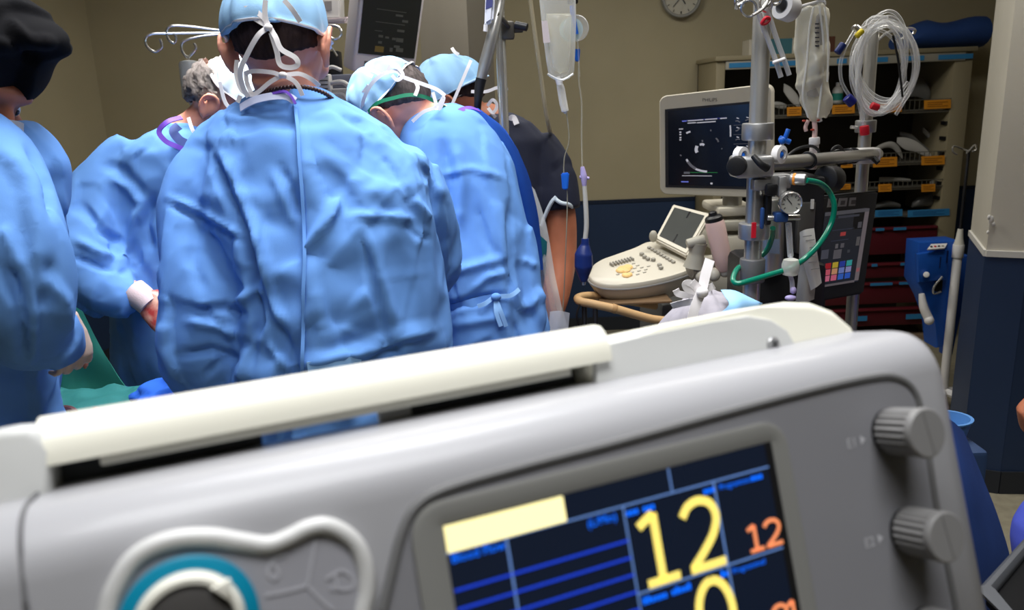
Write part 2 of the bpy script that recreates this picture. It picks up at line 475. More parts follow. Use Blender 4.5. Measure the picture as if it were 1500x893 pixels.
bm = BM(); box(bm, (SX1 - 0.0025, (SY0 + SY1) / 2, 0.0014), (0.005, SY1 - SY0, 0.0004), MD); obj('screen_edge', bm, M_BLK, screen, smooth=False)
def em(name, c, s): return mat(name, c, 0.5, emit=s, ecol=c)
E_LINE, E_BLUE, E_TXT = em('screen_line', srgb(96, 130, 190), .55), em('screen_blue', srgb(24, 60, 200), .6), em('screen_text_blue', srgb(0, 105, 255), .8)
E_YEL, E_BAN, E_ORG = em('screen_yellow', srgb(244, 222, 112), .72), em('screen_banner', srgb(255, 243, 176), .82), em('screen_orange', srgb(236, 140, 92), .72)
ZS = 0.0017
def sline(bm, a, b, wd): # a line between two screen pixels
    p, q = DV(*a, ZS), DV(*b, ZS); d = (q - p); L = d.length; ang = math.degrees(math.atan2(d.y, d.x))
    box(bm, (L / 2, 0, 0), (L, wd, 0.0002), MD @ T(p) @ rz(ang))
bm = BM()
x_v1, x_v2, x_v3 = DV(911, 745).x, DV(1043, 708).x, DV(742, 800).x
y_h1, y_h2 = DV(1000, 716).y, DV(1068, 825).y
def hl(y, x0, x1, wd=0.0009): box(bm, ((x0 + x1) / 2, y, ZS), (x1 - x0, wd, 0.0002), MD)
def vl(x, y0, y1, wd=0.0009): box(bm, (x, (y0 + y1) / 2, ZS), (wd, y1 - y0, 0.0002), MD)
hl(y_h1, SX0, SX1 - .005); hl(y_h2, x_v1, SX1 - .005); vl(x_v1, SY0, y_h1); vl(x_v2, SY0, y_h1, .0011); vl(x_v3, SY0, y_h1, .0011); vl(DV(977, 690).x, y_h1, SY1 - .0005)
obj('screen_grid', bm, E_LINE, screen, smooth=False)
bm = BM()
yb = [DV(a, b).y for a, b in ((672, 862), (676, 890))]
dy = yb[0] - yb[1]
for k in range(8): hl(yb[0] - dy * .98 * k, SX0 + .001, x_v1, 0.0012)
obj('screen_trace', bm, E_BLUE, screen, smooth=False)
p0, p1 = DV(650, 765), DV(822, 723)
ban = (SX0 + .0005, y_h1 + 0.0002, DV(825, 745).x, SY1 - 0.0006)
bm = BM(); box(bm, ((ban[0] + ban[2]) / 2, (ban[1] + ban[3]) / 2, ZS + .0002), (ban[2] - ban[0], ban[3] - ban[1], 0.0003), MD); obj('banner', bm, E_BAN, screen, smooth=False)
# digits drawn as strokes
def stroke(bm, pts, wd, x0, y0, w_, h_, k=6, smooth=True):
    P = [Vector((x0 + a * w_, y0 + b * h_, ZS + .0003)) for a, b in pts]
    ribbon(bm, [MD @ p for p in P], wd, _n, k=k, thick=0.0002, smooth=smooth)
def digit(bm, ch, x0, y0, w_, h_, wd):
    if ch == '1':
        stroke(bm, [(0.0, .84), (.47, .985)], wd, x0, y0, w_, h_, smooth=False)
        stroke(bm, [(.47, 0.985 + wd / h_ * .0), (.47, 0.0)], wd, x0, y0, w_, h_, smooth=False)
        stroke(bm, [(0.02, .03), (.98, .03)], wd * .95, x0, y0, w_, h_, smooth=False)
    elif ch == '2':
        stroke(bm, [(0.02, .80), (.22, .94), (.52, .985), (.82, .90), (.93, .70), (.80, .48), (.50, .27), (.10, .05)], wd, x0, y0, w_, h_)
        stroke(bm, [(0.03, .03), (1.0, .03)], wd * .95, x0, y0, w_, h_, smooth=False)
    elif ch == '0':
        P = [(.5 + .46 * math.sin(a), .5 + .48 * math.cos(a)) for a in [2 * math.pi * i / 18 for i in range(19)]]
        stroke(bm, P, wd, x0, y0, w_, h_)
def num_at(pa, pb, ch, wd, name, m):
    a, b = DV(*pa), DV(*pb)         # lower left and upper right corners in the picture
    bm = BM(); digit(bm, ch, a.x, a.y, b.x - a.x, b.y - a.y, wd); obj(name, bm, m, screen, smooth=False)
num_at((947, 858), (978, 742), '1', 0.0048, 'digit', E_YEL)
# second digit of the pair shares its base line and height
a1, b1 = DV(947, 858), DV(978, 742); H = b1.y - a1.y
a2 = DV(1009, 838); b2x = DV(1060, 815).x
bm = BM(); digit(bm, '2', a2.x, a1.y, b2x - a2.x, H, 0.0048); obj('digit', bm, E_YEL, screen, smooth=False)
bm = BM(); z2 = DV(1015, 893); digit(bm, '0', DV(1016, 880).x, DV(1040, 846).y - H, b2x - a2.x, H, 0.0048); obj('digit', bm, E_YEL, screen, smooth=False)
sa, sb = DV(1097, 808), DV(1113, 764); h2 = sb.y - sa.y
bm = BM(); digit(bm, '1', sa.x, sa.y, (b2x - a2.x) * .42, h2, 0.0022); obj('digit', bm, E_ORG, screen, smooth=False)
bm = BM(); q = DV(1121, 803); digit(bm, '2', q.x, sa.y, (b2x - a2.x) * .48, h2, 0.0022); obj('digit', bm, E_ORG, screen, smooth=False)
s3 = DV(1150, 880).y - h2
bm = BM(); digit(bm, '2', DV(1128, 893).x, s3, (b2x - a2.x) * .44, h2, 0.0022); obj('digit', bm, E_ORG, screen, smooth=False)
bm = BM(); digit(bm, '1', DV(1150, 885).x, s3, (b2x - a2.x) * .34, h2, 0.0022); obj('digit', bm, E_ORG, screen, smooth=False)
bm = BM()
def stext(s, px, py, size): 
    p = DV(px, py); text_bm(bm, s, MD @ T(p.x, p.y, ZS + .0002), size)
ts = 0.0062
stext('Blood Flow', 660, 824, ts)
p = DV(858, 768); text_bm(bm, '(L/Min)', MD @ T(p.x, y_h1 - .0062, ZS + .0002), ts)
def smudge(x, y, words, h=.0036):      # captions too small to read in the picture: rows of tiny marks
    r = random.Random(int(abs(x) * 1e5))
    for n in words:
        for k in range(n):
            hh = h * r.choice((.7, .7, 1.0)); box(bm, (x + .0012, y + hh / 2, ZS + .0003), (.0018, hh, .0002), MD); x += .0026
        x += .0026
smudge(x_v1 + .001, y_h1 - .0058, (3, 3))
smudge(x_v2 - .008, y_h1 - .0055, (3,)); text_bm(bm, 'Programmed', MD @ T(x_v2 + .003, y_h1 - .0055, ZS + .0002), ts * .72); smudge(x_v2 + .026, y_h1 - .0055, (3,))
smudge(x_v1 + .002, y_h2 - .0062, (6, 5))
smudge(x_v2 - .006, y_h2 - .0055, (2,)); text_bm(bm, 'Programmed', MD @ T(x_v2 + .002, y_h2 - .0055, ZS + .0002), ts * .72)
tag(obj('screen_text', bm, E_TXT, screen, smooth=False), kind='stuff')
# knobs down the right edge
def ridged(R, n=22, d=0.11):
    return [(R * (1 - (d if i % 2 else 0)) * math.cos(math.pi * i / n), R * (1 - (d if i % 2 else 0)) * math.sin(math.pi * i / n)) for i in range(2 * n)]
kx = []
for k, (px, py) in enumerate([(1296, 628), (1320, 773)]):
    p = DV(px, py); kx.append(p)
dk = kx[1] - kx[0]
kx[1].x = kx[0].x = (kx[0].x + kx[1].x) / 2 + 0.0
kx.append(Vector((kx[0].x, 2 * kx[1].y - kx[0].y, 0)))
for k, p in enumerate(kx):
    Mk = MD @ T(p.x + .0015, p.y - .0012, 0.001)
    bm = BM(); prism(bm, ridged(0.0148), 0.003, 0.0265, Mk, bev=0.0006, seg=1); kn = obj('control_knob', bm, M_KNOB, dev, angle=30)
    bm = BM(); lathe(bm, [(0.0149, 0.0255), (0.0152, 0.027), (0.0149, 0.0292), (0.0140, 0.0300), (0.001, 0.0300)], Mk, 36); obj('knob_face', bm, M_KNOB, kn)
    bm = BM(); box(bm, (0.0005, 0, 0.0300), (0.0008, 0.026, 0.0006), Mk @ rz(8)); obj('indicator', bm, mat('knob_mark', srgb(112, 111, 110), .5), kn)
    bm = BM(); lathe(bm, [(0.0135, 0), (0.0135, 0.004)], Mk, 30); obj('knob_collar', bm, M_BLK, kn)
for k, (px, py, ch) in enumerate([(1241, 657, 'E1'), (1267, 803, 'E2')]):
    p = DV(px, py, 0.0012); bm = BM()
    text_bm(bm, ch, MD @ T(p.x, p.y, 0.0015), 0.0085)
    x0 = p.x + .0112
    vs = [bm.verts.new(MD @ Vector(q)) for q in ((x0, p.y, .0016), (x0 + .0042, p.y + .003, .0016), (x0, p.y + .006, .0016))]; bm.faces.new(vs)
    obj('knob_print', bm, M_PRINT, dev, smooth=False)
# dial with a teal ring in a guitar shaped raised rim
gp = [(158, 893), (170, 858), (192, 822), (222, 800), (262, 788), (310, 786), (350, 792), (392, 797), (424, 786), (448, 774), (474, 769), (500, 778), (522, 798), (534, 830), (536, 866), (530, 900)]
gl = [DV(a, b) for a, b in gp]
dc = DV(278, 910); 
gl = [(p.x, p.y) for p in gl]
low = [(gl[-1][0] - .006, gl[-1][1] - 0.022), (gl[-1][0] - .028, gl[-1][1] - 0.036), (gl[-1][0] - .05, gl[-1][1] - 0.034), (dc.x + 0.02, dc.y - 0.043), (dc.x, dc.y - 0.046), (dc.x - 0.025, dc.y - 0.039), (dc.x - .041, dc.y - .018)]
gpts = spline([Vector((a, b, 0)) for a, b in gl + low], 5, closed=True)
bm = BM(); tube(bm, [MD @ Vector((p.x, p.y, 0.0012)) for p in gpts], 0.0042, n=10, smooth=False, closed=True, flat=1.0); obj('dial_rim', bm, mat('dial_rim_plastic', srgb(196, 196, 194), .35), dev)
bm = BM(); prism(bm, [(p.x, p.y) for p in gpts], 0.0, 0.0018, MD); obj('dial_pad', bm, mat('dial_pad_rubber', srgb(150, 150, 156), .55), dev)
a_ = DV(285, 810); R_out = (Vector((a_.x, a_.y, 0)) - Vector((dc.x, dc.y, 0))).length
Mdial = MD @ T(dc.x, dc.y, 0)
bm = BM(); lathe(bm, [(R_out, 0.001), (R_out, 0.0045), (R_out - 0.001, 0.0052), (R_out * .80, 0.0052), (R_out * .80, 0.002)], Mdial, 56); dial = obj('dial_ring', bm, M_TEAL, dev)
bm = BM(); lathe(bm, [(R_out * .80, 0.002), (R_out * .79, 0.011), (R_out * .74, 0.0145), (R_out * .66, 0.0145), (R_out * .62, 0.010)], Mdial, 56); obj('dial_wheel', bm, M_CREAM, dial)
bm = BM(); lathe(bm, [(R_out * .64, 0.004), (R_out * .63, 0.0125), (R_out * .52, 0.0138), (0.0005, 0.0138)], Mdial, 56); obj('dial_centre', bm, M_RUB, dial)
bm = BM()
q = DV(338, 833); ang = math.degrees(math.atan2(q.y - dc.y, q.x - dc.x))
prism(bm, [(R_out * .62, -0.005), (R_out * .86, -0.0006), (R_out * .86, 0.0006), (R_out * .62, 0.0042)], 0.012, 0.0165, Mdial @ rz(ang), bev=0.0006); obj('dial_pointer', bm, M_CREAM, dial)
bm = BM()    # moulded symbols on the pad
def pline(px): ribbon(bm, [MD @ DV(a, b, 0.0021) for a, b in px], 0.0012, _n, k=4, thick=0.0005)
pline([(462, 790), (458, 815), (450, 858)]); pline([(450, 858), (420, 866), (388, 872)]); pline([(450, 858), (470, 878), (488, 893)])
pline([(398, 822), (408, 838), (402, 848), (392, 838), (402, 818), (420, 812)]); pline([(478, 848), (500, 836), (516, 846), (514, 862), (484, 862)]); pline([(490, 840), (496, 866)])
obj('dial_symbols', bm, mat('pad_symbol', srgb(172, 172, 178), .5), dev)
# handle: two cheeks, a curved ivory bar between them, shadow gap below
HZ = -0.075
def HV(px, py, z): return DV(px, py, z)
# bar: swept section; the front lower edge and the top rear edge follow the picture
bl0, bl1 = DV(66, 650, HZ), DV(872, 515, HZ)
ybar = (bl0.y + bl1.y) / 2
def bar_ring(x):
    pts = [(0.0185, 0.004), (0.0170, 0.012), (0.0125, 0.0175), (0.006, 0.0205), (-0.001, 0.0212), (-0.0050, 0.0205), (-0.0058, 0.012), (-0.0058, -0.012), (-0.002, -0.017), (0.008, -0.017), (0.016, -0.012), (0.0185, -0.004)]
    return [MD @ Vector((x, ybar + a - .003, HZ + b)) for a, b in pts]
bm = BM(); loft(bm, [bar_ring(bl0.x + (bl1.x - bl0.x) * k / 8) for k in range(9)]); hb = obj('handle_bar', bm, M_IVORY, dev, angle=35)
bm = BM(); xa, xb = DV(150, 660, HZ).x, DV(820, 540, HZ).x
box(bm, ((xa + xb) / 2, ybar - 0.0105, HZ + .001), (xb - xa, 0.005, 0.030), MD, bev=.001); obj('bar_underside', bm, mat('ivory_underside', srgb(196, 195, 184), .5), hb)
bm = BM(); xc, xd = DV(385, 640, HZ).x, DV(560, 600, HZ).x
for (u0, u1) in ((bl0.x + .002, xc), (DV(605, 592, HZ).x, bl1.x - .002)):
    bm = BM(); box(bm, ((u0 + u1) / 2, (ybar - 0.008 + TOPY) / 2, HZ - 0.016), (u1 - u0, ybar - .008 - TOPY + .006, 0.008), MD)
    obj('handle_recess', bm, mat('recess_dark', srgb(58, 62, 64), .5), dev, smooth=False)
bm = BM(); u0, u1 = xd, DV(605, 592, HZ).x
box(bm, ((u0 + u1) / 2, (ybar - 0.008 + TOPY) / 2, HZ - 0.012), (u1 - u0, ybar - .008 - TOPY + .006, 0.012), MD, bev=.001); obj('handle_post', bm, M_LGREY, dev)
# right cheek: outline in the face plane (x, y), thickness in z
def cheek(name, pts, z0, z1, m, bev=0.006):
    bm = BM(); P = [DV(a, b, z1) for a, b in pts]
    prism(bm, [(p.x, p.y) for p in P], z0, z1, MD, bev=bev, seg=3); return obj(name, bm, m, dev, angle=50)
ZC = HZ + 0.016
ck = cheek('handle_cheek', [(872, 507), (960, 488), (1040, 472), (1096, 462), (1130, 468), (1154, 484), (1168, 508), (1173, 535), (1174, 566), (876, 580)], ZC - 0.010, ZC, M_LGREY, .0012)
bm = BM()
E0 = [(846, 507), (960, 481), (1040, 464), (1105, 451), (1145, 443), (1180, 444), (1212, 456), (1238, 478), (1252, 505), (1254, 560), (1060, 575), (866, 580)]
Pe = [DV(a, b, ZC - .012) for a, b in E0]
prism(bm, [(p.x, p.y) for p in Pe], ZC - 0.070, ZC - 0.004, MD, bev=0.006, seg=4); obj('handle_end', bm, M_IVORY, dev, angle=60)
p = DV(1132, 504, ZC); Ms = MD @ T(p.x, p.y, ZC)
bm = BM(); lathe(bm, [(0.0052, 0), (0.0052, 0.0014), (0.0044, 0.0022), (0.0005, 0.0022)], Ms, 20); sc_ = obj('screw', bm, mat('screw_steel', srgb(170, 170, 170), .35, .5), dev)
bm = BM(); box(bm, (0, 0, .0023), (.006, .0011, .0006), Ms @ rz(30)); box(bm, (0, 0, .0023), (.0011, .006, .0006), Ms @ rz(30)); obj('screw_slot', bm, M_BLK, sc_)
cheek('handle_cheek', [(-70, 650), (0, 627), (40, 624), (62, 632), (68, 660), (74, 720), (60, 760), (-70, 800)], HZ - 0.03, HZ + 0.022, M_LGREY, .005)
# mount: a stand under the console so that it does not hang in the air
bm = BM(); c0 = MD @ Vector((0, BOTY, -DEP / 2)); rcyl(bm, (c0.x, c0.y, 0.05), (c0.x, c0.y, c0.z + 0.04), 0.028, .003)
st = obj('stand_column', bm, mat('brushed_steel', srgb(186, 184, 178), .32, .75, bump=.03, bscale=300), dev)
for k in range(5):
    a = math.radians(72 * k + 20); bm = BM()
    tube(bm, [(c0.x, c0.y, .09), (c0.x + .16 * math.cos(a), c0.y + .16 * math.sin(a), .08), (c0.x + .29 * math.cos(a), c0.y + .29 * math.sin(a), .065)], [.028, .022, .016], n=10); lg = obj('stand_foot', bm, M_BLK, dev)
    bm = BM(); ell(bm, (c0.x + .28 * math.cos(a), c0.y + .28 * math.sin(a), .03), (.018, .018, .03)); obj('caster', bm, M_RUB, lg)
# ================================================================== people
M_GOWN = mat('gown_blue_fabric', srgb(100, 147, 212), 0.88, bump=0.10, bscale=700, var=0.05, vscale=9, spec=.18)
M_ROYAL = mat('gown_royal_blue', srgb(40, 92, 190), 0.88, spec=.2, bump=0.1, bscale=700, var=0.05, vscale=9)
M_CAP = mat('cap_pale_blue', srgb(140, 180, 214), 0.88, spec=.2, bump=0.12, bscale=500, var=0.04, vscale=14)
M_WHITE = mat('white_tie_fabric', srgb(236, 232, 232), 0.75)
M_SKIN = mat('skin_fair', srgb(222, 154, 130), 0.5, sss=0.12, var=0.10, vscale=18, bump=.05, bscale=300)
M_SKIN2 = mat('skin_tan', srgb(176, 108, 78), 0.5, sss=0.1, var=0.07, vscale=20, bump=.05, bscale=300)
M_HAIRD = mat('hair_dark', srgb(74, 58, 56), 0.7, spec=.25, bump=0.8, bscale=260, var=.3, vscale=90, stretch=(1, 1, .25))
M_HAIRG = mat('hair_grey', srgb(150, 142, 138), 0.6, bump=0.8, bscale=200, var=.35, vscale=70, stretch=(1, 1, .3))
M_HAIRM = mat('hair_salt_and_pepper', srgb(104, 94, 92), 0.7, bump=0.8, bscale=260, var=.35, vscale=120, stretch=(1, 1, .3))
M_PURPLE = mat('purple_binding', srgb(112, 72, 190), 0.6)
M_GLOVE = mat('latex_glove', srgb(214, 190, 176), 0.4, sss=.1, var=.08, vscale=40)
M_NAVYSH = mat('navy_scrub_shirt', srgb(22, 27, 48), 0.8, bump=0.1, bscale=500)
M_SCRUB = mat('scrub_trousers_blue', srgb(60, 88, 150), 0.8, bump=.1, bscale=500)
M_SHOE = mat('shoe_dark', srgb(38, 40, 46), 0.5)
M_EYE = mat('eye_white', srgb(230, 226, 220), 0.2)
M_IRIS = mat('eye_iris', srgb(46, 32, 26), 0.2)
M_BLACKCL = mat('black_cap_fabric', srgb(15, 15, 18), 0.9, spec=.12, bump=.15, bscale=500)
M_GREENST = mat('green_strap', srgb(22, 118, 84), 0.5)
M_BEAD = mat('brown_beads', srgb(58, 32, 26), 0.4)
M_MASK = mat('white_mask_fabric', srgb(228, 230, 234), 0.7, bump=.1, bscale=400)

def seg_dist(P, poly):
    """distance and side of pixel points to a pixel polyline"""
    best = np.full(len(P), 1e9); side = np.zeros(len(P)); par = np.zeros(len(P))
    poly = np.array(poly, float); m = len(poly) - 1
    for i in range(m):
        a, b = poly[i], poly[i + 1]; d = b - a; L2 = d @ d
        t = np.clip(((P - a) @ d) / L2, 0, 1); q = a + t[:, None] * d
        e = P - q; ds = np.hypot(e[:, 0], e[:, 1])
        s = d[0] * (P[:, 1] - a[1]) - d[1] * (P[:, 0] - a[0])
        k = ds < best
        best[k] = ds[k]; side[k] = np.sign(s[k]); par[k] = (i + t[k]) / m
    return best, side, par
FOLD = 1.45
def folds(me, specs):
    """creases laid over the side of a garment that the picture shows: (kind, pixel path, height m, half-width px)"""
    co, no = get_co(me), get_no(me)
    px = to_px(co)
    view = np.array(CAM) - co; view /= np.linalg.norm(view, axis=1)[:, None]
    face = np.clip((np.sum(view * no, 1)) * 2.5, 0, 1)
    disp = np.zeros(len(co))
    for kind, path, amp, wd in specs:
        amp *= FOLD
        d, s, t = seg_dist(px, path)
        taper = np.clip(np.minimum(t, 1 - t) * 5 + .25, 0, 1)
        if kind == 'r': disp += amp * np.clip(1 - d / wd, 0, 1) * taper
        elif kind == 'v': disp -= amp * np.clip(1 - d / wd, 0, 1) * taper
        elif kind == 's':       # one side (left of travel in the picture = negative) stands proud, fading away
            sd = np.where(s < 0, d, -d); disp += amp / (1 + np.exp(-np.clip(sd / 2.2, -30, 30))) * np.exp(-np.maximum(sd, 0) / wd)
        elif kind == 'c':       # a crease: ridge with a steep and a gentle side
            disp += amp * np.where(s < 0, np.clip(1 - d / wd, 0, 1), np.clip(1 - d / (wd * .55), 0, 1)) * taper
    co = co + no * (disp * face)[:, None]
    set_co(me, co)
def crinkle(me, n, amp, seed, L=(.05, .22), W=(.012, .04), bias=(0, 0, 1), bw=0.7, zmin=None):
    r = np.random.default_rng(seed)
    co, no = get_co(me), get_no(me)
    disp = np.zeros(len(co))
    bias = np.array(bias, float)
    for k in range(n):
        i = r.integers(len(co))
        t = r.normal(size=3) * (1 - bw) + bias * bw * r.choice([-1, 1]); nn = no[i]
        t -= nn * (t @ nn); t /= np.linalg.norm(t) + 1e-9
        b = np.cross(nn, t)
        l = r.uniform(*L); wd = r.uniform(*W)
        e = co - co[i]; u = e @ t; v = e @ b + 0.12 * u * r.uniform(-1, 1); h = np.abs(e @ nn)
        m = (np.abs(u) < l) & (np.abs(v) < wd * 2) & (h < .12)
        if not m.any(): continue
        prof = np.where(v[m] < 0, np.clip(1 + v[m] / wd, 0, 1), np.clip(1 - v[m] / (wd * r.uniform(.3, 1)), 0, 1))
        disp[m] += r.uniform(.3, 1) * amp * r.choice([1, 1, -1]) * prof * np.sqrt(np.clip(1 - (u[m] / l) ** 2, 0, 1))
    set_co(me, co + no * disp[:, None])
def crumple(me, n, tilt, seed, sharp=.006, aniso=(1, 1, .5), lim=.016):
    """break a cloth surface into flat facets that meet in crisp creases, the way stiff non-woven cloth hangs"""
    r = np.random.default_rng(seed)
    co, no = get_co(me).astype(np.float32), get_no(me).astype(np.float32)
    idx = r.choice(len(co), n, replace=False)
    c = co[idx]; an = np.array(aniso, np.float32)
    g = r.normal(size=(n, 3)).astype(np.float32); g -= no[idx] * np.sum(g * no[idx], 1)[:, None]
    g /= np.linalg.norm(g, axis=1)[:, None] + 1e-6
    g *= (r.uniform(.3, 1.0, n) * tilt)[:, None].astype(np.float32)
    h = r.normal(size=n).astype(np.float32) * tilt * .02
    out = np.zeros(len(co), np.float32)
    for k in range(0, len(co), 20000):
        P = co[k:k + 20000]
        D = np.sqrt((((P[:, None, :] - c[None]) * an) ** 2).sum(2)) + 0.6 * (1 - no[k:k + 20000] @ no[idx].T) * .05
        D0 = D.min(1, keepdims=True)
        W = np.exp(-(D - D0) / sharp); W /= W.sum(1, keepdims=True)
        V = np.einsum('pnk,nk->pn', P[:, None, :] - c[None], g) + h
        out[k:k + 20000] = (W * V).sum(1)
    out = np.clip(out, -lim, lim)
    set_co(me, (co + no * out[:, None]).astype(float))
def cloth_settle(me, frames=16, grow=.06, pinw=.15, pins=.1, bend=2.0, grav=.035, tension=15, mass=.25, quality=3):
    """let the cloth, cut a little too large, settle and buckle into natural wrinkles around its shape"""
    o = bpy.data.objects.new('tmp', me); COL.objects.link(o)
    g = o.vertex_groups.new(name='pin'); g.add(list(range(len(me.vertices))), pinw, 'REPLACE')
    m = o.modifiers.new('c', 'CLOTH'); st = m.settings
    st.quality = quality; st.mass = mass; st.tension_stiffness = tension; st.compression_stiffness = tension; st.shear_stiffness = 5; st.bending_stiffness = bend
    st.tension_damping = 5; st.compression_damping = 5; st.shear_damping = 5; st.bending_damping = .5; st.air_damping = 2
    st.vertex_group_mass = 'pin'; st.pin_stiffness = pins; st.shrink_min = -grow; st.effector_weights.gravity = grav
    m.collision_settings.use_collision = False; m.collision_settings.use_self_collision = False
    m.point_cache.frame_start = 1; m.point_cache.frame_end = frames + 1
    for f in range(1, frames + 1): SC.frame_set(f)
    dg = bpy.context.evaluated_depsgraph_get()
    ss = o.modifiers.new('u', 'SUBSURF'); ss.levels = 1
    bpy.context.view_layer.update(); dg = bpy.context.evaluated_depsgraph_get()
    out = bpy.data.meshes.new_from_object(o.evaluated_get(dg))
    bpy.data.objects.remove(o); SC.frame_set(1)
    return out
def surf(me, pts, off=.004):
    """points on the side of a settled garment that faces the viewer, under the given pixels"""
    co, no = get_co(me), get_no(me); px = to_px(co)
    view = np.array(CAM) - co; dist = np.linalg.norm(view, axis=1); f = np.sum(view * no, 1) / dist
    out = []
    for a, b in pts:
        d = np.hypot(px[:, 0] - a, px[:, 1] - b)
        k = np.argmin(d + np.where(f > .15, 0, 1e4) + dist * 40)
        depth = w2c(Vector(co[k]) - CAM).z
        out.append(CAM + ray(a, b) * depth + Vector(no[k]) * off)
    return out
def gr(py, pl, pr, Y, b, e=2.4, n=40):
    a, c = PY(pl, py, Y), PY(pr, py, Y); m = (a + c) / 2
    return ring(m, (1, 0, 0), (0, 1, 0), (c - a).length / 2, b, n, e)
def gz(x, y, z, a, b, e=2.3, n=40): return ring((x, y, z), (1, 0, 0), (0, 1, 0), a, b, n, e)
def sleeve(bm, pts, n=24):
    P = [PY(a, b, Y) for a, b, Y, r in pts]; R = [q[3] for q in pts]
    tube(bm, P, R, n=n, k=6)
    return P
def ear(bm, s):
    """an ear that stands away from the skull: back plate, rim, hollow and lobe"""
    b3 = BM()
    ell(b3, (s * .004, .0, .0), (.008, .017, .027), None, 14, 10)
    tube(b3, [(s * .0, .015, -.014), (s * .006, .019, .014), (s * .013, .006, .032), (s * .018, -.014, .027), (s * .017, -.021, .004), (s * .010, -.012, -.020), (s * .004, .004, -.032)], [.0048, .005, .0056, .0056, .005, .006, .0066], n=8)
    for v in b3.verts: v.co = Vector((v.co.x + s * .080, v.co.y - .012, v.co.z - .008))
    me = bpy.data.meshes.new('t'); b3.to_mesh(me); bm.from_mesh(me); bpy.data.meshes.remove(me); b3.free()
def head_bm(bm, M, S=1.0):
    b2 = BM()
    ell(b2, (0, -.012, .028), (.076, .096, .092)); ell(b2, (0, .018, .0), (.070, .076, .085)); ell(b2, (0, .032, -.062), (.056, .060, .055))
    ell(b2, (0, .066, -.092), (.026, .022, .020)); ell(b2, (0, .088, .028), (.052, .014, .016))
    tube(b2, [(0, .088, .022), (0, .104, -.008), (0, .110, -.026), (0, .092, -.034)], [.008, .010, .013, .010], n=10)
    for s in (-1, 1):
        ell(b2, (s * .016, .094, -.030), (.009, .010, .008)); ell(b2, (s * .042, .066, -.022), (.026, .022, .022)); ear(b2, s)
    ell(b2, (0, .088, -.055), (.024, .010, .005)); ell(b2, (0, .086, -.064), (.021, .010, .006))
    bmesh.ops.transform(b2, matrix=M @ Matrix.Scale(S, 4), verts=b2.verts)
    me = bpy.data.meshes.new('t'); b2.to_mesh(me); bm.from_mesh(me); bpy.data.meshes.remove(me); b2.free()
def eyes(M, parent, S=1.0):
    for s in (-1, 1):
        bm = BM(); ell(bm, (s * .032, .074, .004), (.0125, .0125, .0125), M @ Matrix.Scale(S, 4)); e = obj('eye', bm, M_EYE, parent)
        bm = BM(); ell(bm, (s * .032, .0835, .003), (.006, .004, .006), M @ Matrix.Scale(S, 4), 10, 8); obj('iris', bm, M_IRIS, e)
def hand(bm, M, mir=1, S=1.0, curl=0.5):
    """fingers along +Y, back of the hand +Z, thumb on the +X side (mir = 1)"""
    b2 = BM()
    loft(b2, [ring((0, y, 0), (1, 0, 0), (0, 0, 1), a, b, 16, 2.6) for y, a, b in ((-.02, .026, .020), (.0, .029, .019), (.03, .038, .017), (.07, .043, .015), (.092, .040, .012))])
    for x, L, r in ((.033, .070, .0088), (.011, .080, .0090), (-.012, .074, .0088), (-.033, .058, .0078)):
        p = Vector((x, .082, 0)); a = 0.12; P = [p]
        for f in (.46, .32, .22):
            a += curl * (.75 if f > .4 else 1.0)
            p = p + Vector((x * .06, math.cos(a) * L * f, -math.sin(a) * L * f)); P.append(p)
        tube(b2, P, [r, r, r * .95, r * .8], n=10, k=4); ell(b2, P[-1], (r * .8,) * 3, n=10, m=8)
    P = [Vector((.024, .012, -.004)), Vector((.048, .036, -.014)), Vector((.057, .062, -.024)), Vector((.052, .084, -.034))]
    tube(b2, P, [.014, .0115, .010, .0082], n=10, k=4); ell(b2, P[-1], (.0082,) * 3, n=10, m=8)
    bmesh.ops.transform(b2, matrix=M @ Matrix.Diagonal((mir * S, S, S, 1)), verts=b2.verts)
    me = bpy.data.meshes.new('t'); b2.to_mesh(me); bm.from_mesh(me); bpy.data.meshes.remove(me); b2.free()
def limb(bm, pts, R): tube(bm, pts, R, n=16, k=6)
def cap_shell(M, name, m, parent, a=.086, b=.104, c=.098, cz=.026, cy=-.008, tm=100, back=0, front=0, side=0, wr=.003, seed=1, n=84, rows=28, band=None, crum=.16, bandw=.0035):
    """a cloth cap in the head's own frame; tm = how far down it reaches (degrees from the crown)"""
    r = np.random.default_rng(seed); ph = r.uniform(0, 6.28, 8)
    bm = BM(); rings = []
    def pt(u, phi, off=0.0):
        cs, sn = math.cos(phi), math.sin(phi)          # phi = 0 faces the right ear, 90 = face
        tmax = math.radians(tm + front * max(0, sn) ** 2 - back * max(0, -sn) ** 3 + side * cs * cs)
        th = tmax * u
        g = wr * (u ** 1.5) * (math.sin(9 * phi + ph[0]) + .7 * math.sin(17 * phi + ph[1]) + .5 * math.sin(5 * phi + 4 * u + ph[2])) + wr * .8 * math.sin(3 * phi + 5 * u + ph[3])
        k = 1 + (g + off) / .1
        return Vector((a * k * math.sin(th) * cs, cy + b * k * math.sin(th) * sn, cz + c * k * math.cos(th)))
    for i in range(1, rows + 1):
        rings.append([M @ pt(i / rows, 2 * math.pi * j / n) for j in range(n)])
    inner = [M @ (pt(1.0, 2 * math.pi * j / n, -.006)) for j in range(n)]
    rings.append(inner)
    vr = loft(bm, rings, cap=False)
    top = bm.verts.new(M @ pt(0, 0)); 
    bm.verts.ensure_lookup_table()
    f = vr[:n]
    for j in range(n): bm.faces.new((f[(j + 1) % n], f[j], top))
    o = obj(name, bm, m, parent, angle=70)
    if crum: crumple(o.data, 34, crum, seed + 300, .004, (1, 1, .6), .0045)
    if band is not None:
        bm = BM(); tube(bm, [M @ pt(1.0, 2 * math.pi * j / n, .0008) for j in range(n)], bandw, n=6, closed=True, smooth=False, flat=.6); obj('cap_edging', bm, band, o)
    return o, pt
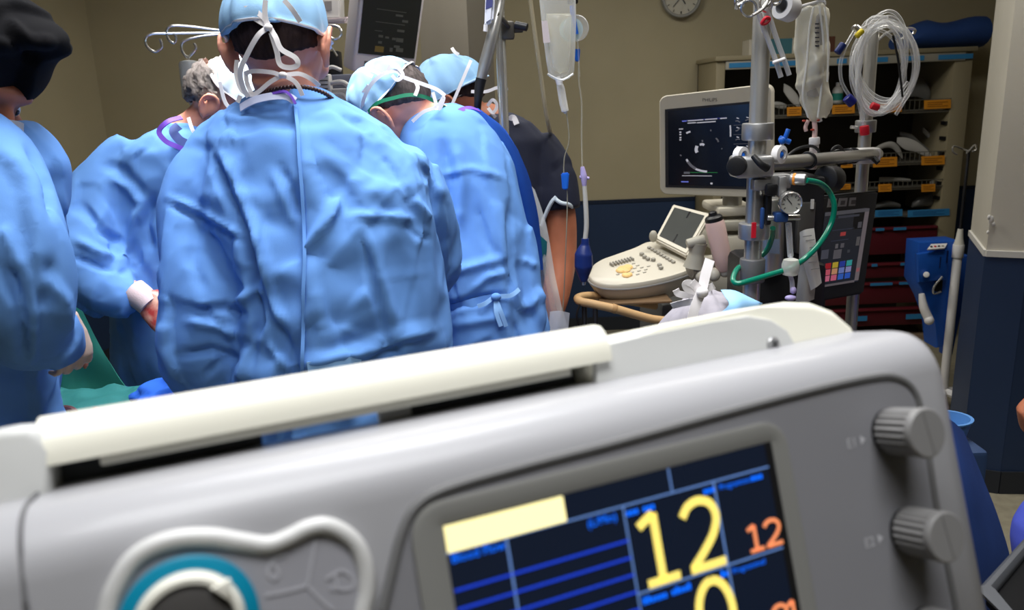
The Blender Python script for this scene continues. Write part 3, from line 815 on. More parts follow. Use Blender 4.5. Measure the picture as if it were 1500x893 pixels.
def hair_shell(M, parent, m, lo=128, hi=60, a=.080, b=.102, c=.098, sides=True, fr=60, seed=3, wr=.0025):
    """short hair over the skull from hi to lo degrees below the crown, open at the face"""
    r = np.random.default_rng(seed); bm = BM(); n = 44; rows = 14
    rings = []
    for i in range(rows + 1):
        row = []
        for j in range(n + 1):
            phi = math.radians(90 + fr) + (2 * math.pi - 2 * math.radians(fr)) * j / n
            s = max(0, -math.sin(phi))
            th = math.radians(hi + (lo - 18 + 26 * s ** 1.5 - hi) * i / rows)
            k = 1 + r.normal() * wr / .1 * .5 - .02 * max(0, (i - rows * .6) / rows)
            if i == rows: k -= .05
            row.append(M @ Vector((a * k * math.sin(th) * math.cos(phi), -.012 + b * k * math.sin(th) * math.sin(phi), .026 + c * k * math.cos(th))))
        rings.append(row)
    vs = [[bm.verts.new(p) for p in q] for q in rings]
    for p, q in zip(vs[:-1], vs[1:]):
        for j in range(n): bm.faces.new((p[j], p[j + 1], q[j + 1], q[j]))
    bmesh.ops.solidify(bm, geom=bm.faces[:], thickness=.008)
    return obj('hair', bm, m, parent, angle=80)
def mask_bm(M, parent, m=None):
    bm = BM(); vs = []
    for i in range(9):
        row = []
        for j in range(13):
            u = -1 + 2 * j / 12; v = i / 8
            x = .066 * u; y = .102 * math.sqrt(max(0, 1 - (abs(u) * .86) ** 2)) + .016 * math.sin(math.pi * v) * (1 - u * u) + .010; z = -.008 - .088 * v + .006 * math.cos(3 * u)
            row.append(bm.verts.new(M @ Vector((x, y - .012 * v * v, z))))
        vs.append(row)
    for p, q in zip(vs[:-1], vs[1:]):
        for j in range(12): bm.faces.new((p[j], p[j + 1], q[j + 1], q[j]))
    bmesh.ops.solidify(bm, geom=bm.faces[:], thickness=.002)
    return obj('face_mask', bm, m or M_MASK, parent, angle=80)
def ties(name, parent, paths, Y, width, m=None, nrm=(0, -1, 0.1)):
    """cloth ribbons from pixel paths; a path point may carry its own Y"""
    for pth in paths:
        bm = BM(); ribbon(bm, [PY(q[0], q[1], q[2] if len(q) > 2 else Y) for q in pth], width, nrm, k=7, thick=.0012)
        obj(name, bm, m or M_WHITE, parent)
def legs(bm_leg, parent, x, y, z0, face=(0, 1), sp=.10):
    fx, fy = face
    for s in (-1, 1):
        cx, cy = x + s * sp * fy, y - s * sp * fx
        bm = BM(); tube(bm, [(cx, cy, z0), (cx + .02 * fx, cy + .02 * fy, .48), (cx, cy, .09)], [.092, .078, .066], n=18); obj('trouser_leg', bm, bm_leg, parent)
        Ms = frame((cx, cy, 0), (fy, -fx, 0), (fx, fy, 0), (0, 0, 1))
        bm = BM(); loft(bm, [[Ms @ p for p in ring((0, .045, z), (1, 0, 0), (0, 1, 0), a, b, 20, 2.6)] for z, a, b in ((0.0, .046, .135), (.02, .05, .14), (.05, .046, .12), (.085, .038, .07))]); obj('shoe', bm, M_SHOE, parent)
def core(bm, neck, chest, pelvis, hM, axis=(1, 0, 0), w=.13, S=1.0):
    """neck and trunk under the clothes, so that the figure is one body"""
    h = hM @ Vector((0, -.022, -.045))
    limb(bm, [h, (h + Vector(neck)) / 2 , neck, Vector(neck).lerp(Vector(chest), .5)], [.052 * S, .054 * S, .060 * S, .07 * S])
    ax = Vector(axis).normalized(); dn = (Vector(pelvis) - Vector(neck)).normalized(); ay = dn.cross(ax).normalized()
    ps = [(Vector(neck), .06, .05), (Vector(neck).lerp(Vector(chest), .4), w * .9, .07), (Vector(chest), w, .09), (Vector(chest).lerp(Vector(pelvis), .5), w * .85, .085), (Vector(pelvis), w, .09)]
    loft(bm, [ring(p, ax, ay, a, b, 20) for p, a, b in ps])
def finish_body(bm, parent, m, voxel=.0055, it=4):
    me = fuse(bm, voxel, it); return finish('body', me, m, parent, angle=180)
def person(loc, label): return thing('person', loc, label, 'person')

# ------------------------------------------------------------------ A: surgeon in the middle, back to us
pA = person((-0.33, 1.5, 0), 'surgeon in pale blue gown and tied cap seen from behind in the centre')
hA = look_frame(PY(411, 70, 1.53), (0.06, 1, -.22), (0, .2, 1))
bm = BM(); head_bm(bm, hA, 1.03)
nA = PY(428, 150, 1.53); core(bm, nA, (-.33, 1.5, 1.30), (-.33, 1.49, .85), hA, w=.115)
lw, le, rw, re_ = PY(395, 548, 1.86), PY(312, 535, 1.50), PY(560, 415, 2.0), PY(618, 385, 1.72)
limb(bm, [PY(380, 240, 1.54), PY(318, 290, 1.52), PY(308, 380, 1.49), le, lw], [.034, .036, .036, .034, .027]); limb(bm, [PY(545, 245, 1.55), PY(600, 300, 1.60), PY(612, 345, 1.65), re_, rw], [.034, .036, .036, .034, .027])
hand(bm, look_frame(lw, (.35, 1, -.1), (0, 0, 1)), 1, .95); hand(bm, look_frame(rw, (-.45, 1, -.1), (0, 0, 1)), -1, .95)
finish_body(bm, pA, M_SKIN, .0044, 2)
eyes(hA, pA)
hair_shell(hA, pA, M_HAIRD, lo=130, hi=72, fr=88, a=.0800, b=.1025, seed=2)
capA, ptA = cap_shell(hA, 'surgical_cap', M_CAP, pA, a=.092, b=.118, c=.108, cz=.030, tm=100, back=1, side=0, front=-4, wr=.0022, seed=4, band=M_WHITE)
bm = BM()
loft(bm, [gr(150, 390, 472, 1.535, .055), gr(163, 362, 496, 1.535, .078), gr(181, 334, 524, 1.53, .102), gr(206, 310, 558, 1.52, .122), gr(242, 296, 600, 1.515, .135), gr(280, 290, 630, 1.505, .146), gr(330, 318, 637, 1.50, .15), gr(400, 350, 639, 1.49, .152), gr(470, 358, 640, 1.485, .157), gr(530, 350, 643, 1.48, .163),
          gz(-.335, 1.47, .86, .215, .175), gz(-.335, 1.46, .55, .235, .195), gz(-.335, 1.455, .28, .25, .21)])
sleeve(bm, [(350, 222, 1.53, .058), (316, 282, 1.505, .080), (304, 350, 1.475, .080), (318, 440, 1.45, .085), (311, 500, 1.45, .087), (320, 545, 1.50, .073), (345, 560, 1.66, .06), (385, 550, 1.80, .040)])
sleeve(bm, [(572, 248, 1.54, .056), (602, 298, 1.58, .068), (614, 340, 1.64, .074), (618, 385, 1.70, .07), (596, 405, 1.84, .055), (568, 413, 1.95, .040)])
gA = cloth_settle(fuse(bm, .0118, 4), grow=.072, bend=1.2)
crumple(gA, 150, .13, 101, .003, (1, 1, .45), .006)
crinkle(gA, 40, .0035, 108, L=(.05, .16), W=(.008, .02), bias=(0, 0, 1), bw=.5)
folds(gA, [
    ('s', [(444, 600), (444, 536), (446, 472), (447, 344), (439, 216), (424, 135)][::-1], .0085, 60),
    ('v', [(308, 225), (330, 275), (343, 304), (360, 350), (386, 426)], .013, 14), ('r', [(322, 222), (352, 290), (376, 350), (398, 420)], .008, 14),
    ('r', [(247, 289), (305, 315), (360, 350)], .006, 9), ('v', [(247, 298), (305, 326), (352, 352)], .005, 8),
    ('r', [(369, 341), (380, 379), (404, 449), (415, 478)], .009, 12), ('v', [(357, 350), (372, 420), (378, 470), (362, 540)], .016, 12),
    ('v', [(412, 245), (430, 290), (444, 321)], .007, 11), ('r', [(398, 250), (420, 300), (432, 330)], .004, 12),
    ('c', [(447, 379), (475, 335), (503, 286)], .009, 14), ('v', [(526, 333), (543, 403), (564, 496)], .005, 10), ('r', [(540, 333), (556, 403), (580, 480)], .005, 12),
    ('r', [(514, 318), (560, 316), (607, 321)], .006, 10), ('r', [(604, 290), (630, 322)], .007, 10), ('v', [(592, 325), (612, 345), (632, 350)], .004, 8),
    ('c', [(444, 534), (526, 519), (578, 496), (636, 484)], .010, 20), ('v', [(560, 250), (600, 300), (620, 360)], .004, 16),
    ('c', [(607, 228), (630, 258), (650, 292)], .007, 14), ('v', [(470, 200), (520, 240), (560, 262)], .003, 18),
    ('r', [(345, 445), (375, 425), (385, 432)], .010, 12), ('v', [(290, 455), (330, 450), (360, 462)], .009, 10), ('r', [(275, 470), (320, 478), (352, 492)], .009, 12),
    ('v', [(262, 520), (310, 512), (350, 525)], .008, 10), ('r', [(352, 560), (362, 520), (380, 486)], .010, 12), ('v', [(300, 550), (322, 530), (345, 528)], .006, 9),
    ('r', [(240, 470), (236, 505), (262, 560)], .007, 14), ('v', [(296, 300), (282, 380), (300, 430)], .005, 14), ('v', [(560, 230), (590, 268)], .005, 10),
    ('r', [(462, 420), (475, 500)], .004, 12), ('v', [(405, 470), (428, 520), (440, 560)], .007, 10), ('r', [(392, 500), (425, 545)], .006, 10),
    ('r', [(328, 170), (352, 176), (390, 172)], .004, 8), ('v', [(500, 170), (540, 195)], .004, 9)])
oA = finish('surgical_gown', gA, M_GOWN, pA, angle=180)
P_ = surf(gA, [(433, 152), (438, 190), (441, 230), (445, 280), (448, 330), (448, 380), (447, 430), (446, 480), (445, 530), (445, 570)], .0045)
bm = BM(); ribbon(bm, P_, .006, (.5, -1, .1), k=5, thick=.0035); obj('back_flap_edge', bm, M_GOWN, oA)
P_ = surf(gA, [(452, 540), (476, 537), (502, 534), (528, 531)], .003)
bm = BM(); ribbon(bm, P_, .028, (0, -1, .1), k=5, thick=.0015); obj('closing_tape', bm, mat('closing_tape_pale', srgb(132, 176, 222), .8), oA)
# collar band, tape and neck cord
bm = BM(); ribbon(bm, [PY(352, 158, 1.44), PY(372, 147, 1.425), PY(398, 141, 1.418), PY(420, 141, 1.416), PY(432, 148, 1.414)], .014, (0, -1, .5), k=5, thick=.002); obj('collar', bm, mat('pale_collar', srgb(200, 206, 232), .7), pA)
bm = BM(); ribbon(bm, [PY(374, 143, 1.43), PY(400, 137, 1.42), PY(416, 134, 1.415), PY(425, 139, 1.412), PY(433, 152, 1.408)], .0045, (0, -1, .4), k=5, thick=.0025); obj('collar_binding', bm, M_PURPLE, pA)
NCK = [(376, 140, 1.475), (392, 134, 1.455), (412, 129, 1.442), (436, 127, 1.44), (458, 130, 1.447), (478, 138, 1.465), (490, 148, 1.49)]
P = spline([PY(*q) for q in NCK], 9)
bm = BM(); tube(bm, P, .003, n=6, smooth=False); cord = obj('beaded_cord', bm, M_BEAD, pA)
for i in range(0, len(P), 2):
    bm = BM(); ell(bm, P[i], (.0042, .0042, .0042), n=8, m=6); obj('bead', bm, M_BEAD, cord)
# cap ties and mask ties
YT = 1.405
ties('cap_tie', pA, [
    [(393, 40, 1.405), (378, 52, 1.40), (362, 80, 1.405), (352, 105, 1.412), (356, 128, 1.42), (364, 142, 1.425)],
    [(395, 40, 1.405), (404, 55, 1.398), (412, 72, 1.395), (432, 84, 1.392), (436, 95, 1.392), (424, 99, 1.395), (410, 94, 1.4), (405, 74, 1.402), (397, 48, 1.405)],
    [(392, 38, 1.405), (378, 30, 1.41), (362, 20, 1.415), (355, 14, 1.416), (368, 13, 1.412), (384, 24, 1.408), (393, 36, 1.405)],
    [(389, 0, 1.405), (388, 18, 1.405), (391, 36, 1.405)], [(416, 0, 1.41), (428, 14, 1.412), (440, 32, 1.42)]], YT, .0085)
ties('mask_tie', pA, [
    [(347, 88, 1.46), (346, 108, 1.45), (354, 132, 1.44), (372, 138, 1.43), (396, 120, 1.425), (414, 110, 1.422)],
    [(352, 140, 1.44), (348, 150, 1.44)],
    [(358, 108, 1.445), (372, 104, 1.435), (398, 106, 1.425), (414, 110, 1.422), (438, 108, 1.425), (456, 116, 1.432), (468, 126, 1.445)],
    [(416, 111, 1.42), (430, 118, 1.418), (438, 128, 1.418), (443, 140, 1.42)], [(360, 106, 1.445), (362, 122, 1.44), (368, 136, 1.435)]], YT, .0075)
for q in ((393, 40, 1.402), (414, 110, 1.418)):
    bm = BM(); ell(bm, PY(*q), (.0075, .005, .006), n=10, m=8); obj('knot', bm, M_WHITE, pA)
bm = BM(); ribbon(bm, [PY(444, 536, 1.30), PY(470, 537, 1.30), PY(500, 540, 1.302), PY(530, 545, 1.305)], .030, (0, -1, 0), thick=.0015); 
bm.free()
legs(M_SCRUB, pA, -.335, 1.46, .7, (0, 1))

# ------------------------------------------------------------------ B: surgeon bent over to the left, green strap round the head
pB = person((0.03, 1.95, 0), 'bowed surgeon in blue gown with a green glasses strap beside the chrome pole')
fB = Vector((-.72, .38, -.58)).normalized(); uB = Vector((-.5, .05, .85))
hB = look_frame(PY(580, 166, 1.98), fB, uB)
bm = BM(); head_bm(bm, hB, 1.02)
nB = PY(645, 190, 1.96); core(bm, nB, PY(680, 280, 1.95), PY(715, 520, 1.95), hB, w=.10)
wB = PY(545, 395, 2.28); limb(bm, [PY(645, 235, 2.0), PY(608, 310, 2.10), PY(592, 370, 2.2), wB], [.034, .034, .032, .026]); hand(bm, look_frame(wB, (-1, .3, -.2), (0, 0, 1)), -1, .9)
limb(bm, [PY(660, 240, 2.02), PY(650, 320, 2.2), PY(615, 380, 2.3), PY(580, 390, 2.42)], [.034, .034, .032, .026]); hand(bm, look_frame(PY(580, 390, 2.42), (-1, .2, -.2), (0, 0, 1)), 1, .9)
finish_body(bm, pB, M_SKIN, .0046, 2); eyes(hB, pB)
hair_shell(hB, pB, M_HAIRM, lo=118, hi=45, fr=80, a=.0795, b=.103, seed=6)
capB, ptB = cap_shell(hB, 'surgical_cap', M_CAP, pB, a=.088, b=.109, c=.102, cz=.030, tm=86, back=14, front=4, side=4, wr=.0025, seed=8, band=M_WHITE)
bm = BM()
loft(bm, [gr(168, 628, 682, 1.99, .06), gr(180, 604, 706, 1.98, .095), gr(205, 596, 726, 1.97, .12), gr(250, 598, 748, 1.96, .135), gr(310, 606, 765, 1.95, .145), gr(370, 618, 783, 1.945, .15), gr(430, 630, 798, 1.94, .155), gr(510, 640, 803, 1.935, .16),
          gz(.02, 1.93, .78, .17, .17), gz(.02, 1.93, .5, .185, .185), gz(.02, 1.93, .28, .2, .2)])
sleeve(bm, [(640, 215, 1.99, .07), (612, 300, 2.08, .075), (596, 360, 2.17, .066), (565, 390, 2.24, .045)])
gB = cloth_settle(fuse(bm, .0135, 4), grow=.07, bend=1.2)
crumple(gB, 100, .12, 102, .003, (1, 1, .45), .006)
crinkle(gB, 40, .0035, 109, L=(.05, .16), W=(.008, .02), bias=(0, 0, 1), bw=.5)
folds(gB, [
    ('v', [(648, 200), (660, 260), (655, 340), (646, 420)], .010, 14), ('r', [(665, 210), (676, 260), (672, 340)], .007, 14), ('r', [(690, 205), (720, 260), (735, 330), (742, 400)], .005, 14),
    ('v', [(742, 300), (746, 380), (748, 430)], .012, 10), ('s', [(744, 520), (748, 430), (747, 340), (742, 270)][::1], .008, 20),
    ('r', [(655, 400), (700, 388), (742, 376)], .006, 10), ('v', [(640, 455), (660, 450), (690, 440), (740, 432)], .009, 9), ('r', [(655, 478), (700, 470), (740, 462)], .005, 10),
    ('v', [(758, 380), (770, 420), (775, 470)], .007, 10), ('r', [(770, 455), (790, 430), (800, 440)], .008, 12), ('r', [(765, 380), (785, 390)], .006, 8), ('v', [(700, 300), (712, 350), (742, 400)], .004, 9),
    ('r', [(690, 425), (715, 405), (742, 398)], .006, 8), ('c', [(640, 258), (690, 248), (735, 262)], .004, 10), ('v', [(752, 470), (762, 500), (764, 540)], .007, 8)])
finish('surgical_gown', gB, M_GOWN, pB, angle=180)
# separate royal blue sheet, darker than the gown, over the far shoulder
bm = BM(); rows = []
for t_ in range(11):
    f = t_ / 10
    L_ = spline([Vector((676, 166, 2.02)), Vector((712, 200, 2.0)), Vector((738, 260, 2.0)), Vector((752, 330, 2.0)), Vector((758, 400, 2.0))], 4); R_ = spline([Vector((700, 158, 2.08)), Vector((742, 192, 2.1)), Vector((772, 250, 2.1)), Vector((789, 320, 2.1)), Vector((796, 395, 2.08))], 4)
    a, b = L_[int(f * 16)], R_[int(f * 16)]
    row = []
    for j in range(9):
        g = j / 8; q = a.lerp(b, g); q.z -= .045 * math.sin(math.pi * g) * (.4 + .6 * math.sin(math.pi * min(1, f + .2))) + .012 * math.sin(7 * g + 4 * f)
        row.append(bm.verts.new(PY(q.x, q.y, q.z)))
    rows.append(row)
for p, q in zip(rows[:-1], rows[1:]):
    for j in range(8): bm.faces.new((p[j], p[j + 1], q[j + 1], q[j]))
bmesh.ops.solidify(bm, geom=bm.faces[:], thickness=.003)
obj('gown_blue_sheet', bm, M_ROYAL, pB, angle=60)
bm = BM(); ribbon(bm, [PY(665, 168, 1.90), PY(678, 160, 1.91), PY(690, 158, 1.95), PY(702, 162, 2.0)], .012, (0, -1, .5), thick=.002); obj('collar_binding', bm, M_PURPLE, pB)
# belt tied at the back
YB = 1.775
bm = BM(); ribbon(bm, surf(gB, [(664, 452), (685, 447), (706, 441), (727, 436)], .004), .020, (0, -1, .1), k=5, thick=.003); obj('belt', bm, M_GOWN, pB)
M_BELT = mat('belt_pale', srgb(132, 176, 226), .8)
for pth in ([(727, 437), (733, 455), (741, 476)], [(728, 437), (727, 456), (733, 474)], [(728, 434), (745, 434), (757, 424)], [(722, 437), (712, 446), (700, 449)]):
    bm = BM(); ribbon(bm, surf(gB, pth, .010), .010, (0, -1, .1), k=5, thick=.0015); obj('belt_end', bm, M_BELT, pB)
bm = BM(); ell(bm, surf(gB, [(728, 435)], .012)[0], (.012, .008, .010), n=12, m=8); obj('belt_knot', bm, M_GOWN, pB)
bm = BM(); ribbon(bm, surf(gB, [(648, 470), (650, 495), (652, 530)], .012), .012, (0, -1, .1), k=4, thick=.001); obj('pink_tape', bm, mat('pink_tape', srgb(176, 92, 140), .6), pB)
YH = 1.87
# green strap from the ear round the back of the head
sp = [(540, 164, 1.90), (553, 151, 1.882), (575, 144, 1.872), (600, 139, 1.868), (622, 142, 1.875), (640, 150, 1.89), (652, 158, 1.91)]
bm = BM(); ribbon(bm, [PY(*q) for q in sp], .0085, (0, -1, .3), k=6, thick=.003); obj('glasses_strap', bm, M_GREENST, pB)
ties('cap_tie', pB, [
    [(530, 165, 1.92), (533, 145, 1.9), (545, 122, 1.885), (562, 108, 1.88), (580, 104, 1.88), (590, 112, 1.875)],
    [(566, 108, 1.88), (572, 97, 1.88), (583, 99, 1.878), (590, 110, 1.874), (582, 117, 1.872), (574, 110, 1.872)], [(560, 110, 1.885), (545, 103, 1.89), (538, 107, 1.89), (546, 112, 1.888)],
    [(588, 112, 1.875), (605, 118, 1.87), (622, 124, 1.868), (640, 131, 1.865), (652, 140, 1.862)], [(608, 118, 1.87), (612, 128, 1.865), (608, 140, 1.86)]], YH, .0085)
ties('mask_tie', pB, [[(604, 178, 1.87), (620, 164, 1.862), (640, 156, 1.858), (650, 142, 1.855), (646, 156, 1.855), (642, 160, 1.856)], [(634, 135, 1.86), (640, 156, 1.858)], [(530, 170, 1.93), (524, 150, 1.93), (540, 125, 1.9)]], YH, .008)
legs(M_SCRUB, pB, .02, 1.93, .7, (-.9, .43), .09)

# ------------------------------------------------------------------ C: staff member in a navy shirt
pC = person((0.06, 2.42, 0), 'staff member in navy short sleeved shirt and pale blue cap behind the chrome pole')
hC = look_frame(PY(662, 153, 2.42), (-.80, .16, -.42), (-.25, 0, 1))
bm = BM(); head_bm(bm, hC, 1.02); nC = PY(722, 185, 2.45); core(bm, nC, PY(735, 280, 2.45), PY(745, 480, 2.45), hC, w=.13)
eC, wC = PY(822, 375, 2.36), PY(792, 500, 2.28)
limb(bm, [PY(788, 232, 2.43), PY(818, 300, 2.38), eC, PY(812, 440, 2.31), wC], [.045, .048, .047, .042, .03]); hand(bm, look_frame(wC, (-.5, -.25, -.8), (-.8, -.2, .4)), -1, 1)
limb(bm, [PY(680, 225, 2.5), PY(640, 300, 2.5), PY(600, 370, 2.5), PY(540, 400, 2.45)], [.055, .048, .042, .03]); hand(bm, look_frame(PY(540, 400, 2.45), (-1, -.2, -.2), (0, 0, 1)), 1, 1)
finish_body(bm, pC, M_SKIN2, .0065, 4); eyes(hC, pC); mask_bm(hC, pC)
hair_shell(hC, pC, M_HAIRD, lo=118, hi=60, fr=85, a=.0785, b=.101, seed=9)
capC, ptC = cap_shell(hC, 'surgical_cap', M_CAP, pC, a=.102, b=.122, c=.112, cz=.030, tm=92, back=-4, front=-2, side=0, wr=.003, seed=12, band=mat('cap_pale_edge', srgb(176, 206, 232), .7))
bm = BM()
loft(bm, [gr(168, 706, 752, 2.45, .06), gr(180, 690, 778, 2.45, .095), gr(205, 672, 802, 2.445, .115), gr(250, 664, 808, 2.44, .125), gr(320, 668, 806, 2.43, .13), gr(420, 680, 802, 2.43, .13), gr(500, 684, 806, 2.43, .135), gz(.0, 2.43, .80, .14, .135)])
sleeve(bm, [(785, 208, 2.44, .058), (806, 245, 2.41, .068), (815, 285, 2.385, .070), (819, 309, 2.375, .066)])
sleeve(bm, [(690, 210, 2.46, .06), (662, 270, 2.5, .066), (645, 300, 2.5, .064)])
gC = fuse(bm, .007, 6); crinkle(gC, 50, .005, 41, L=(.05, .2), W=(.014, .04))
finish('navy_shirt', gC, M_NAVYSH, pC, angle=180)
Msl = mat('sleeve_piping', srgb(206, 218, 226), .7)
bm = BM(); tube(bm, [PY(a, b, Y) for a, b, Y in ((793, 330, 2.33), (800, 312, 2.32), (808, 296, 2.31), (815, 288, 2.31))], .006, n=8); obj('sleeve_piping', bm, Msl, pC)
bm = BM(); tube(bm, [PY(a, b, Y) for a, b, Y in ((814, 292, 2.305), (822, 297, 2.30), (832, 299, 2.31), (838, 303, 2.335))], .006, n=8); obj('sleeve_piping', bm, Msl, pC)
bm = BM(); ribbon(bm, [PY(744, 176, 2.37), PY(752, 172, 2.36), PY(757, 182, 2.35)], .016, (0, -1, 0), thick=.002); obj('collar_trim', bm, M_WHITE, pC)
ties('cap_tie', pC, [[(658, 163, 2.30), (672, 130, 2.295), (684, 102, 2.30), (690, 88, 2.31)], [(714, 155, 2.33), (722, 146, 2.32), (728, 155, 2.32), (722, 165, 2.32), (715, 158, 2.325), (726, 172, 2.33)], [(690, 134, 2.32), (712, 134, 2.315), (730, 128, 2.32), (742, 130, 2.33), (738, 135, 2.33)], [(662, 70, 2.40), (666, 76, 2.38), (672, 80, 2.37)]], 2.3, .009)
bm = BM(); tube(bm, [PY(650, 157, 2.325), PY(662, 148, 2.315), PY(676, 139, 2.315)], .0016, n=6); obj('glasses_arm', bm, mat('dark_metal', srgb(40, 36, 36), .35, .8), pC)
bm = BM(); tube(bm, [hC @ Vector(v) for v in ((.012, .108, .002), (.022, .106, .022), (.05, .100, .022), (.058, .094, .004), (.046, .100, -.016), (.02, .106, -.014))], .0015, n=6, closed=True); obj('glasses_frame', bm, MATS['dark_metal'], pC)
legs(MATS['navy_scrub_shirt'], pC, .02, 2.43, .85, (-.95, .3), .09)

# ------------------------------------------------------------------ D: grey haired surgeon across the table
pD = person((-.98, 2.12, 0), 'grey haired surgeon facing right with a bloodied gloved hand')
hD = look_frame(PY(332, 157, 2.12), (.78, -.02, -.60), (.55, 0, .8))
bm = BM(); head_bm(bm, hD, .97); nD = PY(275, 205, 2.13); core(bm, nD, PY(240, 300, 2.14), PY(245, 520, 2.14), hD, w=.10)
wD = PY(205, 432, 1.93); handM = look_frame(PY(212, 437, 1.925), PY(246, 470, 1.90) - PY(212, 437, 1.925), (-.2, -1, .5))
limb(bm, [PY(222, 248, 2.13), PY(160, 300, 2.08), PY(136, 350, 2.02), PY(145, 400, 1.97), wD], [.034, .036, .036, .034, .027]); hand(bm, handM, -1, .9, .75)
limb(bm, [PY(270, 250, 2.2), PY(300, 340, 2.2), PY(330, 420, 2.1), PY(380, 430, 2.1)], [.034, .034, .032, .026]); hand(bm, look_frame(PY(380, 430, 2.1), (1, .1, -.2), (0, 0, 1)), 1, .9)
finish_body(bm, pD, M_SKIN, .0048, 2); eyes(hD, pD); mask_bm(hD, pD)
hair_shell(hD, pD, M_HAIRG, lo=130, hi=62, fr=82, a=.082, b=.108, c=.098, seed=14, wr=.008)
capD, ptD = cap_shell(hD, 'surgical_cap', mat('cap_white', srgb(206, 222, 236), .75, bump=.1, bscale=400), pD, a=.092, b=.110, c=.106, cz=.034, cy=.012, tm=78, back=26, front=10, side=4, wr=.0025, seed=15, band=M_WHITE)
bm = BM()
loft(bm, [gr(192, 252, 300, 2.13, .06), gr(205, 222, 318, 2.13, .095), gr(225, 190, 335, 2.13, .12), gr(260, 168, 345, 2.135, .135), gr(310, 158, 350, 2.14, .14), gr(380, 165, 352, 2.14, .14), gr(450, 175, 352, 2.14, .145), gr(530, 180, 356, 2.14, .15), gz(-.98, 2.14, .72, .19, .17), gz(-.98, 2.14, .3, .21, .19)])
sleeve(bm, [(205, 228, 2.12, .062), (165, 275, 2.08, .078), (136, 330, 2.03, .086), (132, 375, 1.985, .086), (152, 412, 1.955, .074), (182, 428, 1.94, .056), (203, 432, 1.93, .040)])
sleeve(bm, [(275, 245, 2.2, .07), (300, 330, 2.22, .07), (325, 405, 2.15, .055), (360, 428, 2.1, .04)])
gD = cloth_settle(fuse(bm, .0145, 4), grow=.07, bend=1.2)
crumple(gD, 100, .12, 103, .003, (1, 1, .45), .006)
crinkle(gD, 40, .0035, 110, L=(.05, .16), W=(.008, .02), bias=(0, 0, 1), bw=.5)
folds(gD, [('v', [(225, 290), (212, 330), (222, 370)], .014, 12), ('r', [(205, 300), (192, 345), (172, 380)], .010, 12), ('v', [(120, 300), (150, 340), (182, 358)], .010, 10), ('r', [(110, 350), (150, 372), (196, 384)], .010, 10),
           ('v', [(105, 375), (150, 392), (190, 400)], .008, 8), ('r', [(165, 400), (180, 392), (200, 405)], .007, 8), ('v', [(150, 240), (180, 250), (215, 290)], .006, 12), ('r', [(160, 262), (190, 275), (205, 300)], .006, 10), ('v', [(165, 355), (168, 380)], .009, 8)])
finish('surgical_gown', gD, M_GOWN, pD, angle=180)
bm = BM(); ribbon(bm, [PY(266, 172, 2.02), PY(246, 178, 1.99), PY(233, 192, 1.985), PY(242, 206, 1.98), PY(258, 214, 1.985), PY(270, 219, 2.0)], .012, (0, -1, .4), k=6, thick=.003); obj('collar_binding', bm, M_PURPLE, pD)
bm = BM(); ribbon(bm, [PY(262, 184, 2.02), PY(254, 192, 2.01), PY(262, 204, 2.005), PY(272, 210, 2.01)], .022, (0, -1, .3), k=6, thick=.003); obj('scrub_collar', bm, mat('scrub_mid_blue', srgb(92, 110, 170), .75), pD)
ties('mask_tie', pD, [[(276, 172, 2.03), (282, 190, 2.02), (290, 200, 2.02)], [(345, 165, 2.0), (330, 150, 2.0), (322, 120, 2.0)]], 2.0, .009)
bm = BM(); tube(bm, [PY(196, 428, 1.93), PY(208, 436, 1.925), PY(220, 447, 1.92)], [.036, .033, .030], n=20); obj('knit_cuff', bm, mat('cuff_knit', srgb(206, 186, 190), .8, bump=.3, bscale=300), pD)
bm = BM(); hand(bm, handM, -1, 1.0, .75); gl_ = finish('surgical_glove', fuse(bm, .004, 3), mat('bloodied_glove', srgb(224, 178, 160), .35, var=.5, vscale=34, col2=srgb(176, 62, 62), bump=.05), pD, angle=180)
legs(M_SCRUB, pD, -.98, 2.14, .6, (1, 0), .09)

# ------------------------------------------------------------------ E: staff member at the left edge in a black cap
pE = person((-1.02, 1.25, 0), 'gowned staff member in a tall black cap cut off by the left edge')
hE = look_frame(PY(-66, 128, 1.27), (.80, -.20, -.42), (.30, .1, .9))
bm = BM(); head_bm(bm, hE, 1.0); nE = PY(-60, 205, 1.27); core(bm, nE, PY(-60, 320, 1.27), PY(-60, 600, 1.27), hE, w=.10)
wE = PY(82, 492, 1.27); hME = look_frame(PY(98, 470, 1.25), PY(118, 545, 1.25) - PY(98, 470, 1.25), (.75, -.5, .3))
limb(bm, [PY(-60, 245, 1.26), PY(-10, 310, 1.18), PY(20, 400, 1.13), PY(42, 475, 1.16), wE], [.034, .036, .036, .034, .027]); hand(bm, hME, 1, .62, .6)
limb(bm, [PY(-90, 240, 1.36), PY(-60, 400, 1.42), PY(0, 480, 1.45), PY(40, 490, 1.45)], [.05, .045, .038, .027]); hand(bm, look_frame(PY(40, 490, 1.45), (1, .1, -.2), (0, 0, 1)), 1, .85)
finish_body(bm, pE, M_SKIN2, .0055, 4); eyes(hE, pE); mask_bm(hE, pE)
def inflate(bm, px, Y, half, n=9, pw=.6):
    P = [PY(a, b, Y) for a, b in px]; c = sum(P, Vector()) / len(P); rings = []
    for i in range(n):
        t = -0.97 + 1.94 * i / (n - 1); s = (1 - t * t) ** (pw / 2 + .2)
        rings.append([c + (p - c) * s + Vector((0, t * half, 0)) for p in P])
    loft(bm, rings)
bm = BM()
inflate(bm, [(-130, 120), (-120, 40), (-80, -20), (-20, -30), (25, -4), (50, 20), (76, 38), (91, 57), (84, 72), (58, 84), (47, 104), (40, 128), (28, 146), (-20, 152), (-80, 160)], 1.27, .115, 15)
me = fuse(bm, .006, 8); crumple(me, 16, .25, 61, .004, (1, 1, 1), .012)
